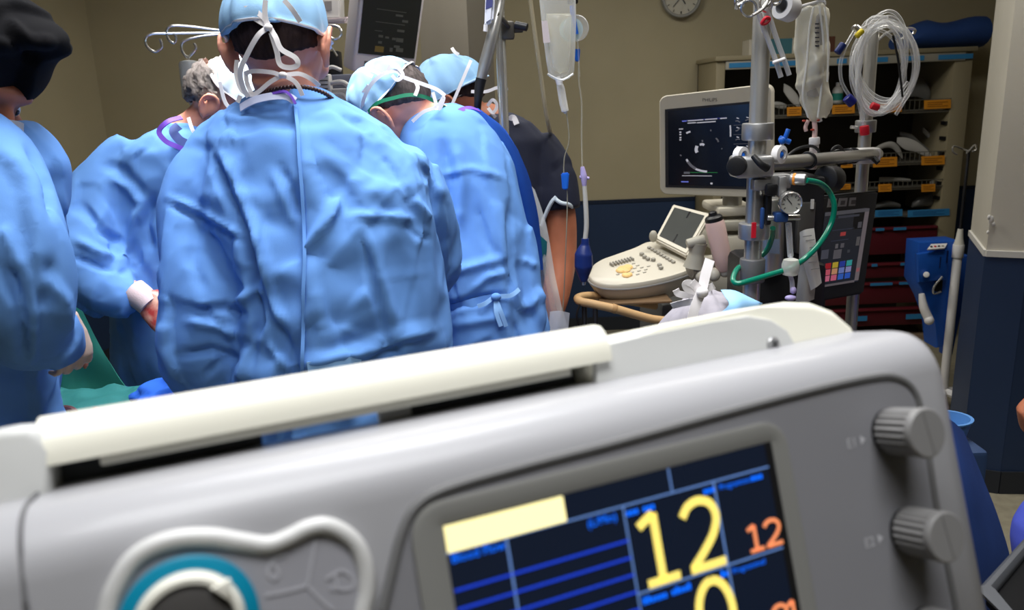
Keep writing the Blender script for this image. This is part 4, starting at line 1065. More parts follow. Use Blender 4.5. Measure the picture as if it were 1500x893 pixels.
folds(me, [('r', [(10, 30), (40, 60), (85, 62)], .008, 14), ('v', [(15, 60), (45, 85), (60, 84)], .008, 12)])
finish('black_cap', me, M_BLACKCL, pE, angle=180)
bm = BM()
loft(bm, [gr(188, -110, -10, 1.27, .06), gr(200, -150, 15, 1.27, .1), gr(225, -180, 40, 1.27, .13), gr(265, -190, 65, 1.27, .145), gr(310, -190, 66, 1.27, .14), gr(400, -180, 62, 1.27, .14), gr(500, -175, 56, 1.27, .145), gr(600, -175, 62, 1.27, .15), gz(-1.02, 1.27, .6, .19, .18), gz(-1.02, 1.27, .28, .2, .19)])
sleeve(bm, [(-35, 225, 1.23, .06), (-12, 290, 1.17, .072), (12, 360, 1.13, .077), (28, 430, 1.12, .074), (42, 480, 1.16, .060), (62, 496, 1.22, .048), (80, 500, 1.26, .040)])
gE = cloth_settle(fuse(bm, .0135, 4), grow=.07, bend=1.2)
crumple(gE, 90, .12, 104, .003, (1, 1, .45), .006)
crinkle(gE, 40, .0035, 111, L=(.05, .16), W=(.008, .02), bias=(0, 0, 1), bw=.5)
folds(gE, [('c', [(0, 215), (40, 270), (52, 340), (50, 400)], .009, 34), ('v', [(10, 380), (30, 450), (40, 540)], .012, 16), ('r', [(60, 400), (90, 440), (105, 490)], .008, 20), ('v', [(40, 215), (66, 270), (76, 320)], .010, 10), ('r', [(0, 330), (30, 400)], .008, 22), ('v', [(70, 380), (72, 450)], .006, 16)])
finish('surgical_gown', gE, M_GOWN, pE, angle=180)
bm = BM(); hand(bm, hME, 1, .72, .6); finish('surgical_glove', fuse(bm, .004, 3), M_GLOVE, pE, angle=180)
legs(M_SCRUB, pE, -1.02, 1.27, .6, (1, 0), .09)
# ================================================================== equipment behind the staff
M_STEEL = mat('polished_steel', srgb(205, 203, 198), 0.20, .75)
M_STEEL2 = MATS['brushed_steel']
M_ALU = mat('cast_aluminium', srgb(176, 176, 176), 0.42, .85, bump=.05, bscale=300)
M_PUTTY = mat('putty_plastic', srgb(206, 200, 184), 0.45)
M_PUTTYD = mat('putty_plastic_dark', srgb(170, 166, 152), 0.5)
M_OFFW = mat('white_plastic', srgb(226, 224, 222), 0.4)
M_CLEAR = clear_mat('clear_tubing', (0.92, 0.93, 0.93), 0.16, .12)
M_BAGP = clear_mat('clear_bag_film', (0.90, 0.90, 0.84), 0.22, .18)
M_BAGC = clear_mat('cloudy_bag_film', (0.80, 0.76, 0.62), 0.55, .3)
M_FILM = clear_mat('clear_drape_film', (0.82, 0.86, 0.92), 0.10, .15)
M_BLUEP = mat('blue_clamp_plastic', srgb(24, 100, 205), 0.4)
M_DBLUE = mat('dark_blue_rubber', srgb(22, 42, 104), 0.4)
M_LILAC = mat('lilac_plastic', srgb(180, 168, 216), 0.35)
M_GREEN = mat('green_hose', srgb(0, 122, 96), 0.25, coat=.4)
M_RED = mat('red_cap_plastic', srgb(205, 28, 46), 0.4)
M_YEL = mat('yellow_plastic', srgb(228, 205, 40), 0.4)
M_WOOD = mat('tan_grip', srgb(202, 164, 116), 0.5)
M_PINK = mat('pale_pink_plastic', srgb(222, 190, 182), 0.4)
M_GLASSD = mat('dark_glass', (0.008, 0.010, 0.014), 0.12)
M_INK = mat('print_dark', srgb(52, 52, 60), 0.6)
M_PAPER = mat('paper_white', srgb(214, 212, 206), 0.75)
def slab(bm, q, th, bev=.0, seg=2):
    """a board from four corners (front face, counter-clockwise from lower left) and a thickness behind it"""
    a, b, c, d = [Vector(p) for p in q]; n = (b - a).cross(d - a).normalized()
    vs = [bm.verts.new(p) for p in (a, b, c, d)] + [bm.verts.new(p - n * th) for p in (a, b, c, d)]
    fs = [bm.faces.new([vs[i] for i in f]) for f in ((0, 1, 2, 3), (7, 6, 5, 4), (0, 4, 5, 1), (1, 5, 6, 2), (2, 6, 7, 3), (3, 7, 4, 0))]
    if bev:
        es = list({e for f in fs for e in f.edges}); bmesh.ops.bevel(bm, geom=es, offset=bev, segments=seg, affect='EDGES', clamp_overlap=True)
    return n
def bil(q, u, v, off=0.0):
    a, b, c, d = [Vector(p) for p in q]; n = (b - a).cross(d - a).normalized()
    return a.lerp(b, u).lerp(d.lerp(c, u), v) + n * off
def sub(q, u0, v0, u1, v1, off=0.0): return [bil(q, u0, v0, off), bil(q, u1, v0, off), bil(q, u1, v1, off), bil(q, u0, v1, off)]
def part_slab(name, q, th, m, parent, bev=0.0, smooth=True):
    bm = BM(); slab(bm, q, th, bev); return obj(name, bm, m, parent, smooth)
def base_loc(p): return (p[0], p[1], 0)
def feet(root, x, y, n=5, R=.28, m=None, z=.07):
    for k in range(n):
        a = 2 * math.pi * k / n + .3; bm = BM(); tube(bm, [(x, y, z + .03), (x + R * .5 * math.cos(a), y + R * .5 * math.sin(a), z + .015), (x + R * math.cos(a), y + R * math.sin(a), z)], [.02, .017, .014], n=8); f = obj('foot', bm, m or M_STEEL2, root)
        bm = BM(); ell(bm, (x + R * .97 * math.cos(a), y + R * .97 * math.sin(a), .03), (.014, .022, .03), n=12, m=8); obj('caster', bm, M_BLK, f)

# ---------- steel service column on the ceiling-to-floor line behind the staff
q0, q1, q2 = PY(616, 60, 3.95), PY(686, 60, 3.80), PY(722, 60, 3.98)
bm = BM(); prism(bm, [(q0.x, q0.y), (q1.x, q1.y), (q2.x, q2.y), (q2.x - .2, q2.y + .15), (q0.x + .05, q0.y + .15)], 0, 2.9, bev=.004)
tag(obj('service_column', bm, mat('satin_steel_panel', srgb(156, 150, 138), .45, .6, var=.05, vscale=3, stretch=(1, 1, .1)), None, smooth=False), 'tall satin steel service column behind the pale blue caps', 'column')

# ---------- patient monitor, high up, tipped forward and turned to the right
a_, t_ = math.radians(35), math.radians(15)
nh = Vector((math.sin(a_), -math.cos(a_), 0)); hx = Vector((math.cos(a_), math.sin(a_), 0))
nm = (nh * math.cos(t_) - Vector((0, 0, 1)) * math.sin(t_)).normalized(); um = nm.cross(hx).normalized()
o0 = PY(516, 105, 3.0); MM = frame(o0, hx, um, nm) @ rz(-5)
t = thing('patient_monitor', o0, 'patient monitor with white casing and dim dark screen above the bowed heads', 'monitor')
Wm = .262; Hm = .30
bm = BM(); box(bm, (Wm / 2, Hm / 2, -.045), (Wm, Hm, .09), MM, bev=.012, seg=3); obj('casing', bm, mat('monitor_casing', srgb(234, 228, 230), .45), t)
bm = BM(); box(bm, (Wm / 2 + .0, Hm / 2 + .028, .002), (Wm - .03, Hm - .08, .004), MM); scp = obj('screen', bm, mat('monitor_screen_dim', srgb(52, 54, 50), .25), t, smooth=False)
mt1, mt2 = mat('monitor_trace', srgb(96, 98, 90), .5), mat('monitor_trace_amber', srgb(132, 112, 58), .5)
for (u, v, w_, h_, m) in [(.30, .30, .06, .012, mt1), (.42, .29, .05, .010, mt1), (.55, .28, .05, .012, mt1), (.66, .27, .10, .02, mt1), (.30, .20, .05, .012, mt1), (.30, .09, .12, .03, mt2), (.52, .10, .04, .02, mt1), (.68, .11, .10, .02, mt1), (.66, .42, .10, .012, mt1), (.72, .58, .08, .012, mt1), (.60, .66, .10, .010, mt1), (.45, .52, .4, .003, mt1), (.45, .72, .4, .003, mt1), (.62, .16, .08, .012, mt1), (.25, .38, .1, .003, mt1)]:
    bm = BM(); box(bm, (.03 + u * .22, .07 + v * .22, .0045), (w_ * .3, h_ * .7, .0008), MM); obj('screen_readout', bm, m, scp, smooth=False)
bm = BM(); box(bm, (.052, .036, .002), (.016, .014, .004), MM); obj('button', bm, mat('monitor_mark', srgb(120, 116, 116), .5), t, smooth=False)
bm = BM(); box(bm, (.105, .034, .001), (.026, .020, .003), MM); obj('sticker', bm, M_OFFW, t, smooth=False)
bm = BM(); box(bm, (Wm - .02, .02, .004), (.014, .018, .02), MM, bev=.003); obj('latch', bm, M_PUTTYD, t)
bm = BM(); tube(bm, [MM @ Vector((Wm / 2, Hm / 2, -.08)), MM @ Vector((Wm / 2, Hm / 2 + .05, -.2)), Vector((o0.x + .0, o0.y + .55, 2.3)), Vector((o0.x, o0.y + .55, 2.9))], .022, n=12); obj('mount_arm', bm, M_OFFW, t)
# white module and arm to its left
q = [PY(440, 30, 3.3), PY(498, 27, 3.3), PY(496, -60, 3.3), PY(438, -60, 3.3)]
t = thing('infusion_module', base_loc(q[0])[:2] + (q[0].z,), 'white equipment box with a small printed sticker at the top edge', 'module')
part_slab('casing', q, .10, M_OFFW, t, .006); part_slab('sticker', sub(q, .62, .14, .80, .30, .002), .002, mat('sticker_grey', srgb(150, 146, 148), .6), t); part_slab('lower_lip', [p + Vector((0, -.004, 0)) for p in sub(q, .02, -.04, .99, .03, .004)], .04, mat('soft_grey', srgb(186, 182, 182), .5), t, .002)
bm = BM(); c_ = bil(q, .5, .9); tube(bm, [c_ + Vector((0, .05, 0)), c_ + Vector((0, .08, .2)), c_ + Vector((0, .08, 2.9 - c_.z))], .02, n=10); obj('hanger', bm, M_OFFW, t)
q = [PY(455, 36, 3.15), PY(506, 33, 3.1), PY(509, 24, 3.1), PY(455, 28, 3.15)]
bm = BM(); slab(bm, q, .03, .006); tag(obj('support_arm', bm, mat('arm_pinkish_white', srgb(216, 206, 208), .45)), 'short white support arm reaching to the monitor casing', 'arm')
# anaesthesia unit below
p = PY(494, 122, 3.25)
t = thing('anaesthesia_unit', (p.x, p.y, 0), 'grey anaesthesia unit with pipes half hidden by the centre surgeon', 'machine')
def pbox(name, x0, y0, x1, y1, Y, dp, m, par, bev=.006, bottom=None):
    a, b = PY(x0, y1, Y), PY(x1, y0, Y); z0 = a.z if bottom is None else bottom
    bm = BM(); box(bm, ((a.x + b.x) / 2, Y + dp / 2, (z0 + b.z) / 2), (abs(b.x - a.x), dp, abs(b.z - z0)), None, bev); return obj(name, bm, m, par)
pbox('cabinet', 440, 128, 532, 400, 3.22, .35, mat('cabinet_grey', srgb(150, 148, 152), .5), t, bottom=0.0)
pbox('vent_block', 466, 108, 482, 138, 3.2, .05, M_OFFW, t); pbox('display_block', 480, 108, 520, 130, 3.28, .1, mat('dusky_blue_grey', srgb(104, 108, 124), .5), t); pbox('dark_block', 478, 74, 496, 100, 3.3, .06, M_BLK, t, bottom=PY(478, 112, 3.3).z)
for (pts, r) in (([(484, 122), (500, 120), (510, 126), (514, 140), (514, 150)], .009), ([(480, 140), (500, 138), (508, 146)], .008), ([(486, 70), (494, 82)], .004), ([(474, 104), (486, 98), (500, 103)], .007)):
    bm = BM(); tube(bm, [PY(a, b, 3.17) for a, b in pts], r, n=8); obj('pipe', bm, M_OFFW if r > .005 else M_STEEL, t)
for k in range(4):
    pbox('vent_slot', 468, 111 + k * 6, 480, 113 + k * 6, 3.197, .004, M_BLK, t, 0)

# ---------- IV stand with four hooks behind the centre surgeon, its bottle on one hook
pc = PY(400, 44, 2.62)
t = thing('drip_stand', base_loc(pc), 'drip stand with curled steel hooks behind the centre surgeon', 'drip stand')
bm = BM(); rcyl(bm, (pc.x, pc.y, .08), (pc.x, pc.y, pc.z + .02), .011); obj('pole', bm, M_STEEL, t); feet(t, pc.x, pc.y)
for hk in ([(400, 47), (330, 48), (250, 49), (222, 50), (213, 58), (216, 69), (227, 76), (237, 69), (234, 57)], [(400, 46), (330, 45), (280, 39), (252, 38), (244, 46), (247, 58), (255, 63), (258, 55), (254, 49)], [(400, 48), (330, 50), (296, 53), (270, 60), (266, 72), (274, 84), (282, 78), (287, 70), (284, 63)], [(400, 42), (440, 38), (480, 37), (496, 40), (500, 50), (493, 57), (484, 55), (474, 44)]):
    bm = BM(); tube(bm, [PY(a, b, 2.62 - .0007 * abs(a - 400)) for a, b in hk], .0042, n=8, k=6); obj('hook', bm, M_STEEL, t)
Yb = 2.53
t = thing('drip_bottle', PY(283, 150, Yb), 'cloudy drip bottle hanging from the curled hook above the grey haired surgeon', 'bottle')
p0, p1 = PY(284, 150, Yb), PY(277, 88, Yb); ax = (p1 - p0).normalized(); Mb = frame(p0, *axes(ax))
L = (p1 - p0).length; r = 15 / ppm(p0)
bm = BM(); lathe(bm, [(r * .3, -L * .1), (r * .5, 0), (r, L * .12), (r, L * .9), (r * .85, L * .97), (r * .3, L)], Mb, 20); obj('bottle_body', bm, mat('cloudy_plastic', srgb(178, 180, 178), .4, trans=.2), t)
bm = BM(); tube(bm, [p1, p1 + Vector((-.004, 0, .012)), PY(274, 82, 2.53)], .003, n=6); obj('hanger_loop', bm, M_STEEL, t)

# ---------- chrome pole in the middle, its clamp, the light cable and the hanging sets
pp = PY(735, 100, 2.19)
t = thing('chrome_pole', base_loc(pp), 'chrome drip pole standing between the bowed surgeon and the navy shirt', 'pole')
bm = BM(); rcyl(bm, (pp.x, pp.y, .08), (pp.x, pp.y, 2.1), .0135); obj('pole', bm, M_STEEL, t); feet(t, pp.x, pp.y)
cl = PY(744, 45, 2.19)
bm = BM(); box(bm, (cl.x, cl.y - .004, cl.z), (.034, .034, .045), None, .005); box(bm, (cl.x + .026, cl.y, cl.z + .005), (.03, .02, .022), rot if False else None, .004); cb = obj('clamp', bm, mat('clamp_grey', srgb(92, 88, 82), .4, .6), t)
bm = BM(); cyl(bm, (cl.x + .02, cl.y - .02, cl.z + .012), (cl.x + .05, cl.y - .03, cl.z + .004), .010); obj('clamp_knob', bm, M_BLK, cb)
hz_ = 2.03
for (px_, Y) in ((820, 2.12), (846, 2.17), (772, 2.26), (714, 2.14)):
    e = PY(px_, -60, Y); bm = BM(); tube(bm, [(pp.x, pp.y, hz_), ((pp.x + e.x) / 2, (pp.y + e.y) / 2, hz_ + .01), (e.x, e.y, hz_ - .01), (e.x, e.y, hz_ - .05), (e.x + .012, e.y, hz_ - .06), (e.x + .02, e.y, hz_ - .045)], .004, n=8); obj('hook', bm, M_STEEL, t)
Yc = 2.13
t = thing('light_cable_handle', PY(700, 155, Yc), 'silver tapered cable handle with black rubber grip leaning on the chrome pole', 'handle')
P = [PY(742, -60, 2.16), PY(734, 0, 2.15), PY(722, 50, Yc), PY(711, 92, Yc), PY(704, 118, Yc)]
bm = BM(); tube(bm, P, [.010, .011, .0155, .0165, .012], n=14); obj('metal_sleeve', bm, M_STEEL2, t)
bm = BM(); tube(bm, [PY(705, 115, Yc), PY(702, 130, Yc), PY(700, 150, Yc), PY(699, 170, Yc + .02)], [.0145, .013, .010, .009], n=14); obj('rubber_grip', bm, M_BLK, t)
bm = BM(); tube(bm, [PY(728, 20, Yc), PY(745, 38, 2.17)], .006, n=8); obj('clip', bm, MATS['clamp_grey'], t)
q = [PY(709, 38, 2.10), PY(722, 30, 2.10), PY(727, -40, 2.12), PY(712, -40, 2.12)]
t = thing('small_fluid_bag', bil(q, .5, 1), 'small labelled fluid bag at the top beside the chrome pole', 'bag')
part_slab('bag', q, .02, mat('white_bag', srgb(212, 214, 224), .35), t, .006)
qq = sub(q, .12, .30, .85, .5, .001); part_slab('label', qq, .0015, mat('label_navy', srgb(48, 52, 110), .6), t)
bm = BM(); cyl(bm, PY(711, 46, 2.11), PY(712, 36, 2.11), .006, n=10); obj('port', bm, M_OFFW, t)
bm = BM(); e = PY(714, -60, 2.14); tube(bm, [bil(q, .5, 1.0), Vector((e.x, e.y, 1.9)), Vector((e.x + .012, e.y, hz_ - .058))], .0025, n=6); obj('hanger_strap', bm, M_OFFW, t)

Yi = 2.12
t = thing('drip_bag', PY(818, 115, Yi), 'large clear drip bag with a drip chamber in the middle of the picture top', 'drip bag')
bm = BM(); inflate(bm, [(788, -60), (790, 0), (794, 40), (800, 90), (804, 112), (812, 117), (822, 119), (834, 115), (841, 104), (843, 70), (844, 30), (842, -60)], Yi, .028, 9, .9)
obj('bag', bm, M_BAGP, t, angle=80)
bm = BM(); inflate(bm, [(800, 20), (803, 60), (810, 100), (820, 108), (832, 104), (836, 70), (836, 20)], Yi, .020, 7, .9); obj('fluid', bm, clear_mat('pale_fluid', (.78, .76, .58), .18, .1), t, angle=80)
q = [PY(796, 63, Yi - .030), PY(806, 62, Yi - .031), PY(802, 30, Yi - .031), PY(793, 31, Yi - .030)]; part_slab('label', q, .001, mat('label_pale', srgb(196, 184, 182), .6), t)
bm = BM(); tube(bm, [PY(802, 108, Yi - .02), PY(822, 117, Yi - .02), PY(840, 108, Yi - .02)], .003, n=6); obj('lower_seam', bm, clear_mat('seam_film', (.9, .9, .86), .5, .2), t)
bm = BM(); cyl(bm, PY(818, 112, Yi), PY(820, 124, Yi), .011, .008, 14); obj('spike_port', bm, M_OFFW, t)
bm = BM(); tube(bm, [PY(820, 124, Yi), PY(822, 132, Yi), PY(825, 150, Yi), PY(828, 163, Yi)], [.009, .0105, .0105, .0095], n=14); obj('drip_chamber', bm, clear_mat('chamber_film', (.92, .92, .88), .32, .15), t)
bm = BM(); cyl(bm, PY(827, 160, Yi), PY(829, 166, Yi), .0095, .004, 12); obj('chamber_tip', bm, M_OFFW, t)
bm = BM(); tube(bm, [PY(830, 166, Yi), PY(833, 190, Yi), PY(833, 210, Yi), PY(827, 230, Yi), PY(826, 255, Yi), PY(830, 275, Yi), PY(831, 300, Yi), PY(829, 360, Yi), PY(826, 430, Yi + .02), PY(822, 480, Yi + .02)], .0017, n=6); obj('line', bm, mat('thin_line', srgb(150, 146, 128), .3, alpha=.75), t)
q = [PY(824, 278, Yi - .01), PY(832, 278, Yi - .01), PY(834, 253, Yi - .01), PY(822, 254, Yi - .01)]; part_slab('roller_clamp', q, .016, M_BLUEP, t, .003)
bm = BM(); e = PY(820, -60, Yi); tube(bm, [PY(815, -56, Yi), Vector((e.x, e.y, hz_ - .058)), PY(825, -56, Yi)], .0022, n=6); obj('hanger_loop', bm, M_OFFW, t)
Yj = 2.17
t = thing('pressure_line_set', PY(855, 245, Yj), 'pale blue pressure dome and thin line ending in a dark blue squeeze bulb', 'infusion set')
bm = BM(); lathe(bm, [(.003, 0), (.022, .002), (.030, .006), (.030, .010), (.022, .013), (.003, .014)], frame(PY(836, 44, Yj), (1, 0, .2), (-.2, 0, 1), (.1, -1, 0)) , 24); obj('dome', bm, clear_mat('pale_blue_film', (.45, .72, .78), .45, .15), t)
bm = BM(); lathe(bm, [(.003, .012), (.030, .014), (.033, .017), (.030, .020), (.003, .021)], frame(PY(842, 42, Yj), (1, 0, .2), (-.2, 0, 1), (.1, -1, 0)), 24); obj('dome_cover', bm, M_CLEAR, t)
for a, b, w_ in (((840, 22), (845, 50), .010), ((838, 8), (839, 22), .013)):
    bm = BM(); cyl(bm, PY(*a, Yj - .02), PY(*b, Yj - .02), w_ / 2, n=12); obj('clamp', bm, M_BLUEP, t)
bm = BM(); box(bm, PY(839, 2, Yj - .02), (.026, .02, .012), None, .003); obj('dark_fitting', bm, M_BLK, t)
q = [PY(843, 90, Yj), PY(849, 90, Yj), PY(850, 71, Yj), PY(841, 72, Yj)]; part_slab('slide_clamp', q, .012, M_BLUEP, t, .002)
bm = BM(); e = PY(846, -60, Yj); tube(bm, [Vector((e.x + .01, e.y, hz_ - .058)), PY(842, -20, Yj), PY(841, 5, Yj), PY(846, 60, Yj), PY(848, 95, Yj), PY(849, 112, Yj)], .002, n=6); obj('line_upper', bm, M_CLEAR, t)
bm = BM(); tube(bm, [PY(848, 95, Yj), PY(848, 118, Yj), PY(852, 150, Yj), PY(852, 200, Yj), PY(853, 246, Yj)], .0024, n=6); obj('line', bm, mat('milky_line', srgb(188, 182, 160), .3, alpha=.7), t)
bm = BM(); tube(bm, [PY(853, 244, Yj), PY(855, 258, Yj), PY(856, 272, Yj)], [.005, .0095, .006], n=12); cyl(bm, PY(849, 259, Yj), PY(863, 261, Yj), .004, n=10); obj('stopcock', bm, M_LILAC, t)
bm = BM(); tube(bm, [PY(856, 272, Yj), PY(858, 300, Yj), PY(859, 330, Yj), PY(857, 352, Yj)], [.006, .0068, .0068, .0065], n=12); obj('wide_tube', bm, mat('milky_tube', srgb(206, 204, 196), .35, alpha=.85), t)
bm = BM(); tube(bm, [PY(857, 349, Yj), PY(857, 358, Yj), PY(855, 372, Yj), PY(855, 390, Yj), PY(855, 403, Yj), PY(855, 412, Yj)], [.010, .012, .025, .026, .016, .009], n=20, k=7); obj('squeeze_bulb', bm, M_DBLUE, t)
bm = BM(); cyl(bm, PY(855, 409, Yj), PY(855, 417, Yj), .005, n=10); obj('bulb_valve', bm, M_STEEL, t)
bm = BM(); tube(bm, [PY(a, b, Y) for a, b, Y in ((772, -60, 2.26), (777, 0, 2.26), (785, 60, 2.26), (792, 110, 2.26), (799, 160, 2.26), (805, 190, 2.30), (807, 200, 2.50), (806, 230, 2.64), (800, 330, 2.66))], .0062, n=10)
e = PY(772, -60, 2.26); tube(bm, [PY(772, -60, 2.26), Vector((e.x, e.y, 1.95)), Vector((e.x + .012, e.y, hz_ - .058))], .0062, n=10)
tag(obj('suction_tube', bm, mat('milky_clear_tube', srgb(176, 166, 140), .25, alpha=.7)), 'milky clear tube looping down behind the navy shoulder', 'tube')

# ---------- clear plastic drape with a teal patch hanging beside the bowed surgeon
def sheet(name, rows, m, parent=None, th=.0012, seg=4, ang=60):
    """a cloth or film from rows of (px, py, Y) points"""
    bm = BM(); R = [spline([Vector(q) for q in r], seg) for r in rows]; n = len(R[0]); m_ = len(R)
    cols = [spline([R[i][j] for i in range(m_)], seg) for j in range(n)]
    vs = [[bm.verts.new(PY(*q)) for q in c] for c in cols]
    for p, q in zip(vs[:-1], vs[1:]):
        for j in range(len(p) - 1): bm.faces.new((p[j], p[j + 1], q[j + 1], q[j]))
    bmesh.ops.recalc_face_normals(bm, faces=bm.faces)
    bmesh.ops.solidify(bm, geom=bm.faces[:], thickness=th)
    return obj(name, bm, m, parent, angle=ang)
t = thing('clear_plastic_drape', PY(800, 500, 2.17), 'clear plastic drape with a teal patch hanging beside the bare arm', 'drape')
sheet('film', [[(764, 262, 2.20), (772, 266, 2.16), (783, 278, 2.19)], [(768, 310, 2.20), (784, 320, 2.15), (800, 330, 2.20)], [(775, 380, 2.20), (795, 390, 2.14), (812, 400, 2.20)], [(790, 440, 2.20), (805, 445, 2.14), (822, 448, 2.19)], [(800, 505, 2.20), (815, 506, 2.15), (834, 508, 2.19)], [(800, 700, 2.20), (815, 700, 2.15), (834, 700, 2.19)]], M_FILM, t)
sheet('teal_patch', [[(773, 338, 2.145), (787, 342, 2.135), (801, 354, 2.16)], [(778, 362, 2.145), (788, 366, 2.13), (800, 372, 2.16)], [(786, 392, 2.145), (792, 388, 2.135), (797, 384, 2.16)]], mat('teal_cloth', srgb(0, 104, 118), .6), t)
sheet('film_fold', [[(806, 456, 2.12), (820, 455, 2.10), (834, 458, 2.12)], [(804, 480, 2.12), (818, 482, 2.10), (832, 482, 2.12)], [(800, 510, 2.12), (818, 508, 2.10), (830, 512, 2.12)]], clear_mat('bright_film', (.86, .88, .92), .30, .12), t)

# ---------- ultrasound machine
pu = PY(985, 420, 2.75)
t = thing('ultrasound_machine', (pu.x + .12, pu.y, 0), 'putty coloured ultrasound machine with keyboard console and heart image on its monitor', 'ultrasound machine')
qm = [PY(967, 284, 2.93), PY(1131, 290, 2.74), PY(1131, 122, 2.74), PY(966, 141, 2.93)]
nn_ = (qm[1] - qm[0]).cross(qm[3] - qm[0]).normalized()
bm = BM(); poly = rrect(0, 0, 1, 1, .07, 6)
F_ = [bil(qm, u, v) for u, v in poly]; B_ = [p - nn_ * .045 for p in F_]; F2 = [bil(qm, .5 + (u - .5) * .985, .5 + (v - .5) * .985, .004) for u, v in poly]
loft(bm, [B_, F_, F2]); mon = obj('monitor_casing', bm, M_PUTTY, t)
part_slab('monitor_bezel', sub(qm, .055, .075, .95, .865, .0055), .004, mat('bezel_charcoal', srgb(44, 44, 48), .4), mon)
sq = sub(qm, .085, .10, .93, .845, .0062); scr = part_slab('monitor_screen', sq, .003, mat('ultrasound_black', (.004, .005, .008), .15, emit=.25, ecol=(.01, .012, .02)), mon)
M_ECHO = em('echo_white', srgb(190, 190, 200), .45); M_ECHO2 = em('echo_grey', srgb(100, 100, 108), .35); M_EBLUE = em('echo_blue', srgb(110, 120, 215), .5); M_EGRN = em('echo_green', srgb(40, 130, 70), .5)
def echo(u0, v0, u1, v1, m, off=.0008): 
    part_slab('echo_mark', sub(sq, u0, v0, u1, v1, off), .0004, m, scr, smooth=False)
def echo_curve(pts, wd, m):
    bm = BM(); ribbon(bm, [bil(sq, u, v, .001) for u, v in pts], wd, nn_, k=5, thick=.0005); obj('echo_trace', bm, m, scr)
rr_ = random.Random(3)
echo(.15, .848, .62, .862, em('echo_bar_navy', srgb(30, 38, 110), .5), .0006)
for k, (u, v, wd) in enumerate([(.155, .845, .05), (.215, .845, .17), (.40, .845, .13), (.56, .845, .07), (.215, .815, .09), (.315, .812, .20)]): echo(u, v, u + wd, v + .013, M_ECHO if k else M_EBLUE)
echo_curve([(.20, .35), (.235, .28), (.29, .225), (.36, .195), (.42, .185)], .007, M_ECHO)
echo_curve([(.21, .325), (.25, .265), (.30, .222)], .009, M_ECHO2)
echo_curve([(.315, .52), (.305, .47), (.315, .435)], .011, M_ECHO); echo_curve([(.345, .535), (.375, .54), (.39, .525)], .008, M_ECHO); echo_curve([(.37, .595), (.375, .57)], .005, M_ECHO2)
echo_curve([(.515, .61), (.535, .585), (.54, .56)], .005, M_ECHO2); echo_curve([(.46, .72), (.465, .70)], .004, M_ECHO2); echo_curve([(.575, .48), (.58, .47)], .004, M_ECHO2); echo_curve([(.13, .41), (.145, .395)], .004, M_ECHO2)
echo_curve([(.665, .76), (.668, .70), (.668, .62)], .005, M_ECHO); echo_curve([(.20, .69), (.215, .70), (.245, .71)], .006, M_ECHO)
for v in (.60, .63, .67, .70): echo(.125, v, .145, v + .018, M_ECHO)
echo(.12, .745, .165, .758, M_ECHO)
echo(.15, .125, .47, .133, M_ECHO); echo(.17, .155, .235, .182, M_ECHO2); echo(.24, .170, .53, .176, M_EGRN); echo(.455, .02, .478, .042, M_ECHO); echo(.14, .04, .22, .055, M_EBLUE)
for i in range(6):                                   # the column of small views at the right
    for j in range(2):
        u = .72 + j * .10; v = .20 + i * .115
        echo_curve([(u, v + .03), (u + .02, v + rr_.uniform(.0, .05)), (u + .045, v + rr_.uniform(.01, .07))], .0035, M_ECHO2); echo_curve([(u + .01, v + .07), (u + .035, v + .06)], .003, M_ECHO)
    echo(.70, .18 + i * .115, .93, .184 + i * .115, M_ECHO2)
echo(.94, .25, .955, .86, em('echo_scroll', srgb(140, 140, 170), .45))
bm = BM(); p = bil(qm, .40, .905, .006); text_bm(bm, 'PHILIPS', frame(p, (qm[1] - qm[0]).normalized(), (qm[3] - qm[0]).normalized(), nn_), .0165); obj('maker_mark', bm, M_INK, mon, smooth=False)
bm = BM(); pm = bil(qm, .6, .3, -.05); tube(bm, [pm, pm + Vector((0.02, .06, -.05)), Vector((pu.x + .24, pu.y + .12, 1.12)), Vector((pu.x + .24, pu.y + .12, .9))], .035, n=14); obj('monitor_arm', bm, M_PUTTYD, t)
# console paddle
co_ = PY(938, 405, 2.42)
Lx = Vector((.86, .46, .10)).normalized(); Wy = Vector((-.46, .86, .22)); Wy = (Wy - Lx * Wy.dot(Lx)).normalized(); Nz = Lx.cross(Wy).normalized()
MU = frame(co_, Lx, Wy, Nz); MUi = MU.inverted()
def UV(px, py, z=0): return MUi @ PPL(px, py, MU @ Vector((0, 0, z)), Nz)
rim = [(862, 402), (866, 390), (880, 380), (902, 372), (930, 362), (952, 353), (985, 356), (1012, 374), (1036, 384), (1014, 394), (985, 404), (950, 412), (920, 416), (890, 416), (870, 411)]
rp = [UV(*q) for q in rim]; rp = spline([Vector((p.x, p.y, 0)) for p in rp], 4, closed=True); ctr = sum(rp, Vector()) / len(rp)
def rscale(s, z, dx=0): return [MU @ Vector((ctr.x + dx + (p.x - ctr.x) * s, ctr.y + (p.y - ctr.y) * s, z)) for p in rp]
bm = BM(); loft(bm, [rscale(.5, -.115, .03), rscale(.72, -.100, .02), rscale(.90, -.062, .008), rscale(.985, -.028), rscale(1.0, -.014), rscale(.995, -.006), rscale(.97, 0)]); con = obj('console', bm, M_PUTTY, t, angle=60)
bm = BM(); tube(bm, rscale(1.0, -.017), .0035, n=6, closed=True, smooth=False); obj('console_trim', bm, mat('silver_trim', srgb(196, 196, 196), .3, .6), con)
def key(px, py, sx, sy, h, m, rr=.0): 
    p = UV(px, py); bm = BM(); box(bm, (p.x, p.y, h / 2), (sx, sy, h), MU, bev=min(sx, sy, h) * .3); obj('key', bm, m, con)
M_KEY = mat('key_grey', srgb(160, 156, 146), .5); M_KEYL = mat('key_pale', srgb(188, 184, 172), .5); M_AMB = mat('key_amber', srgb(226, 190, 128), .45, emit=.15, ecol=srgb(240, 190, 110))
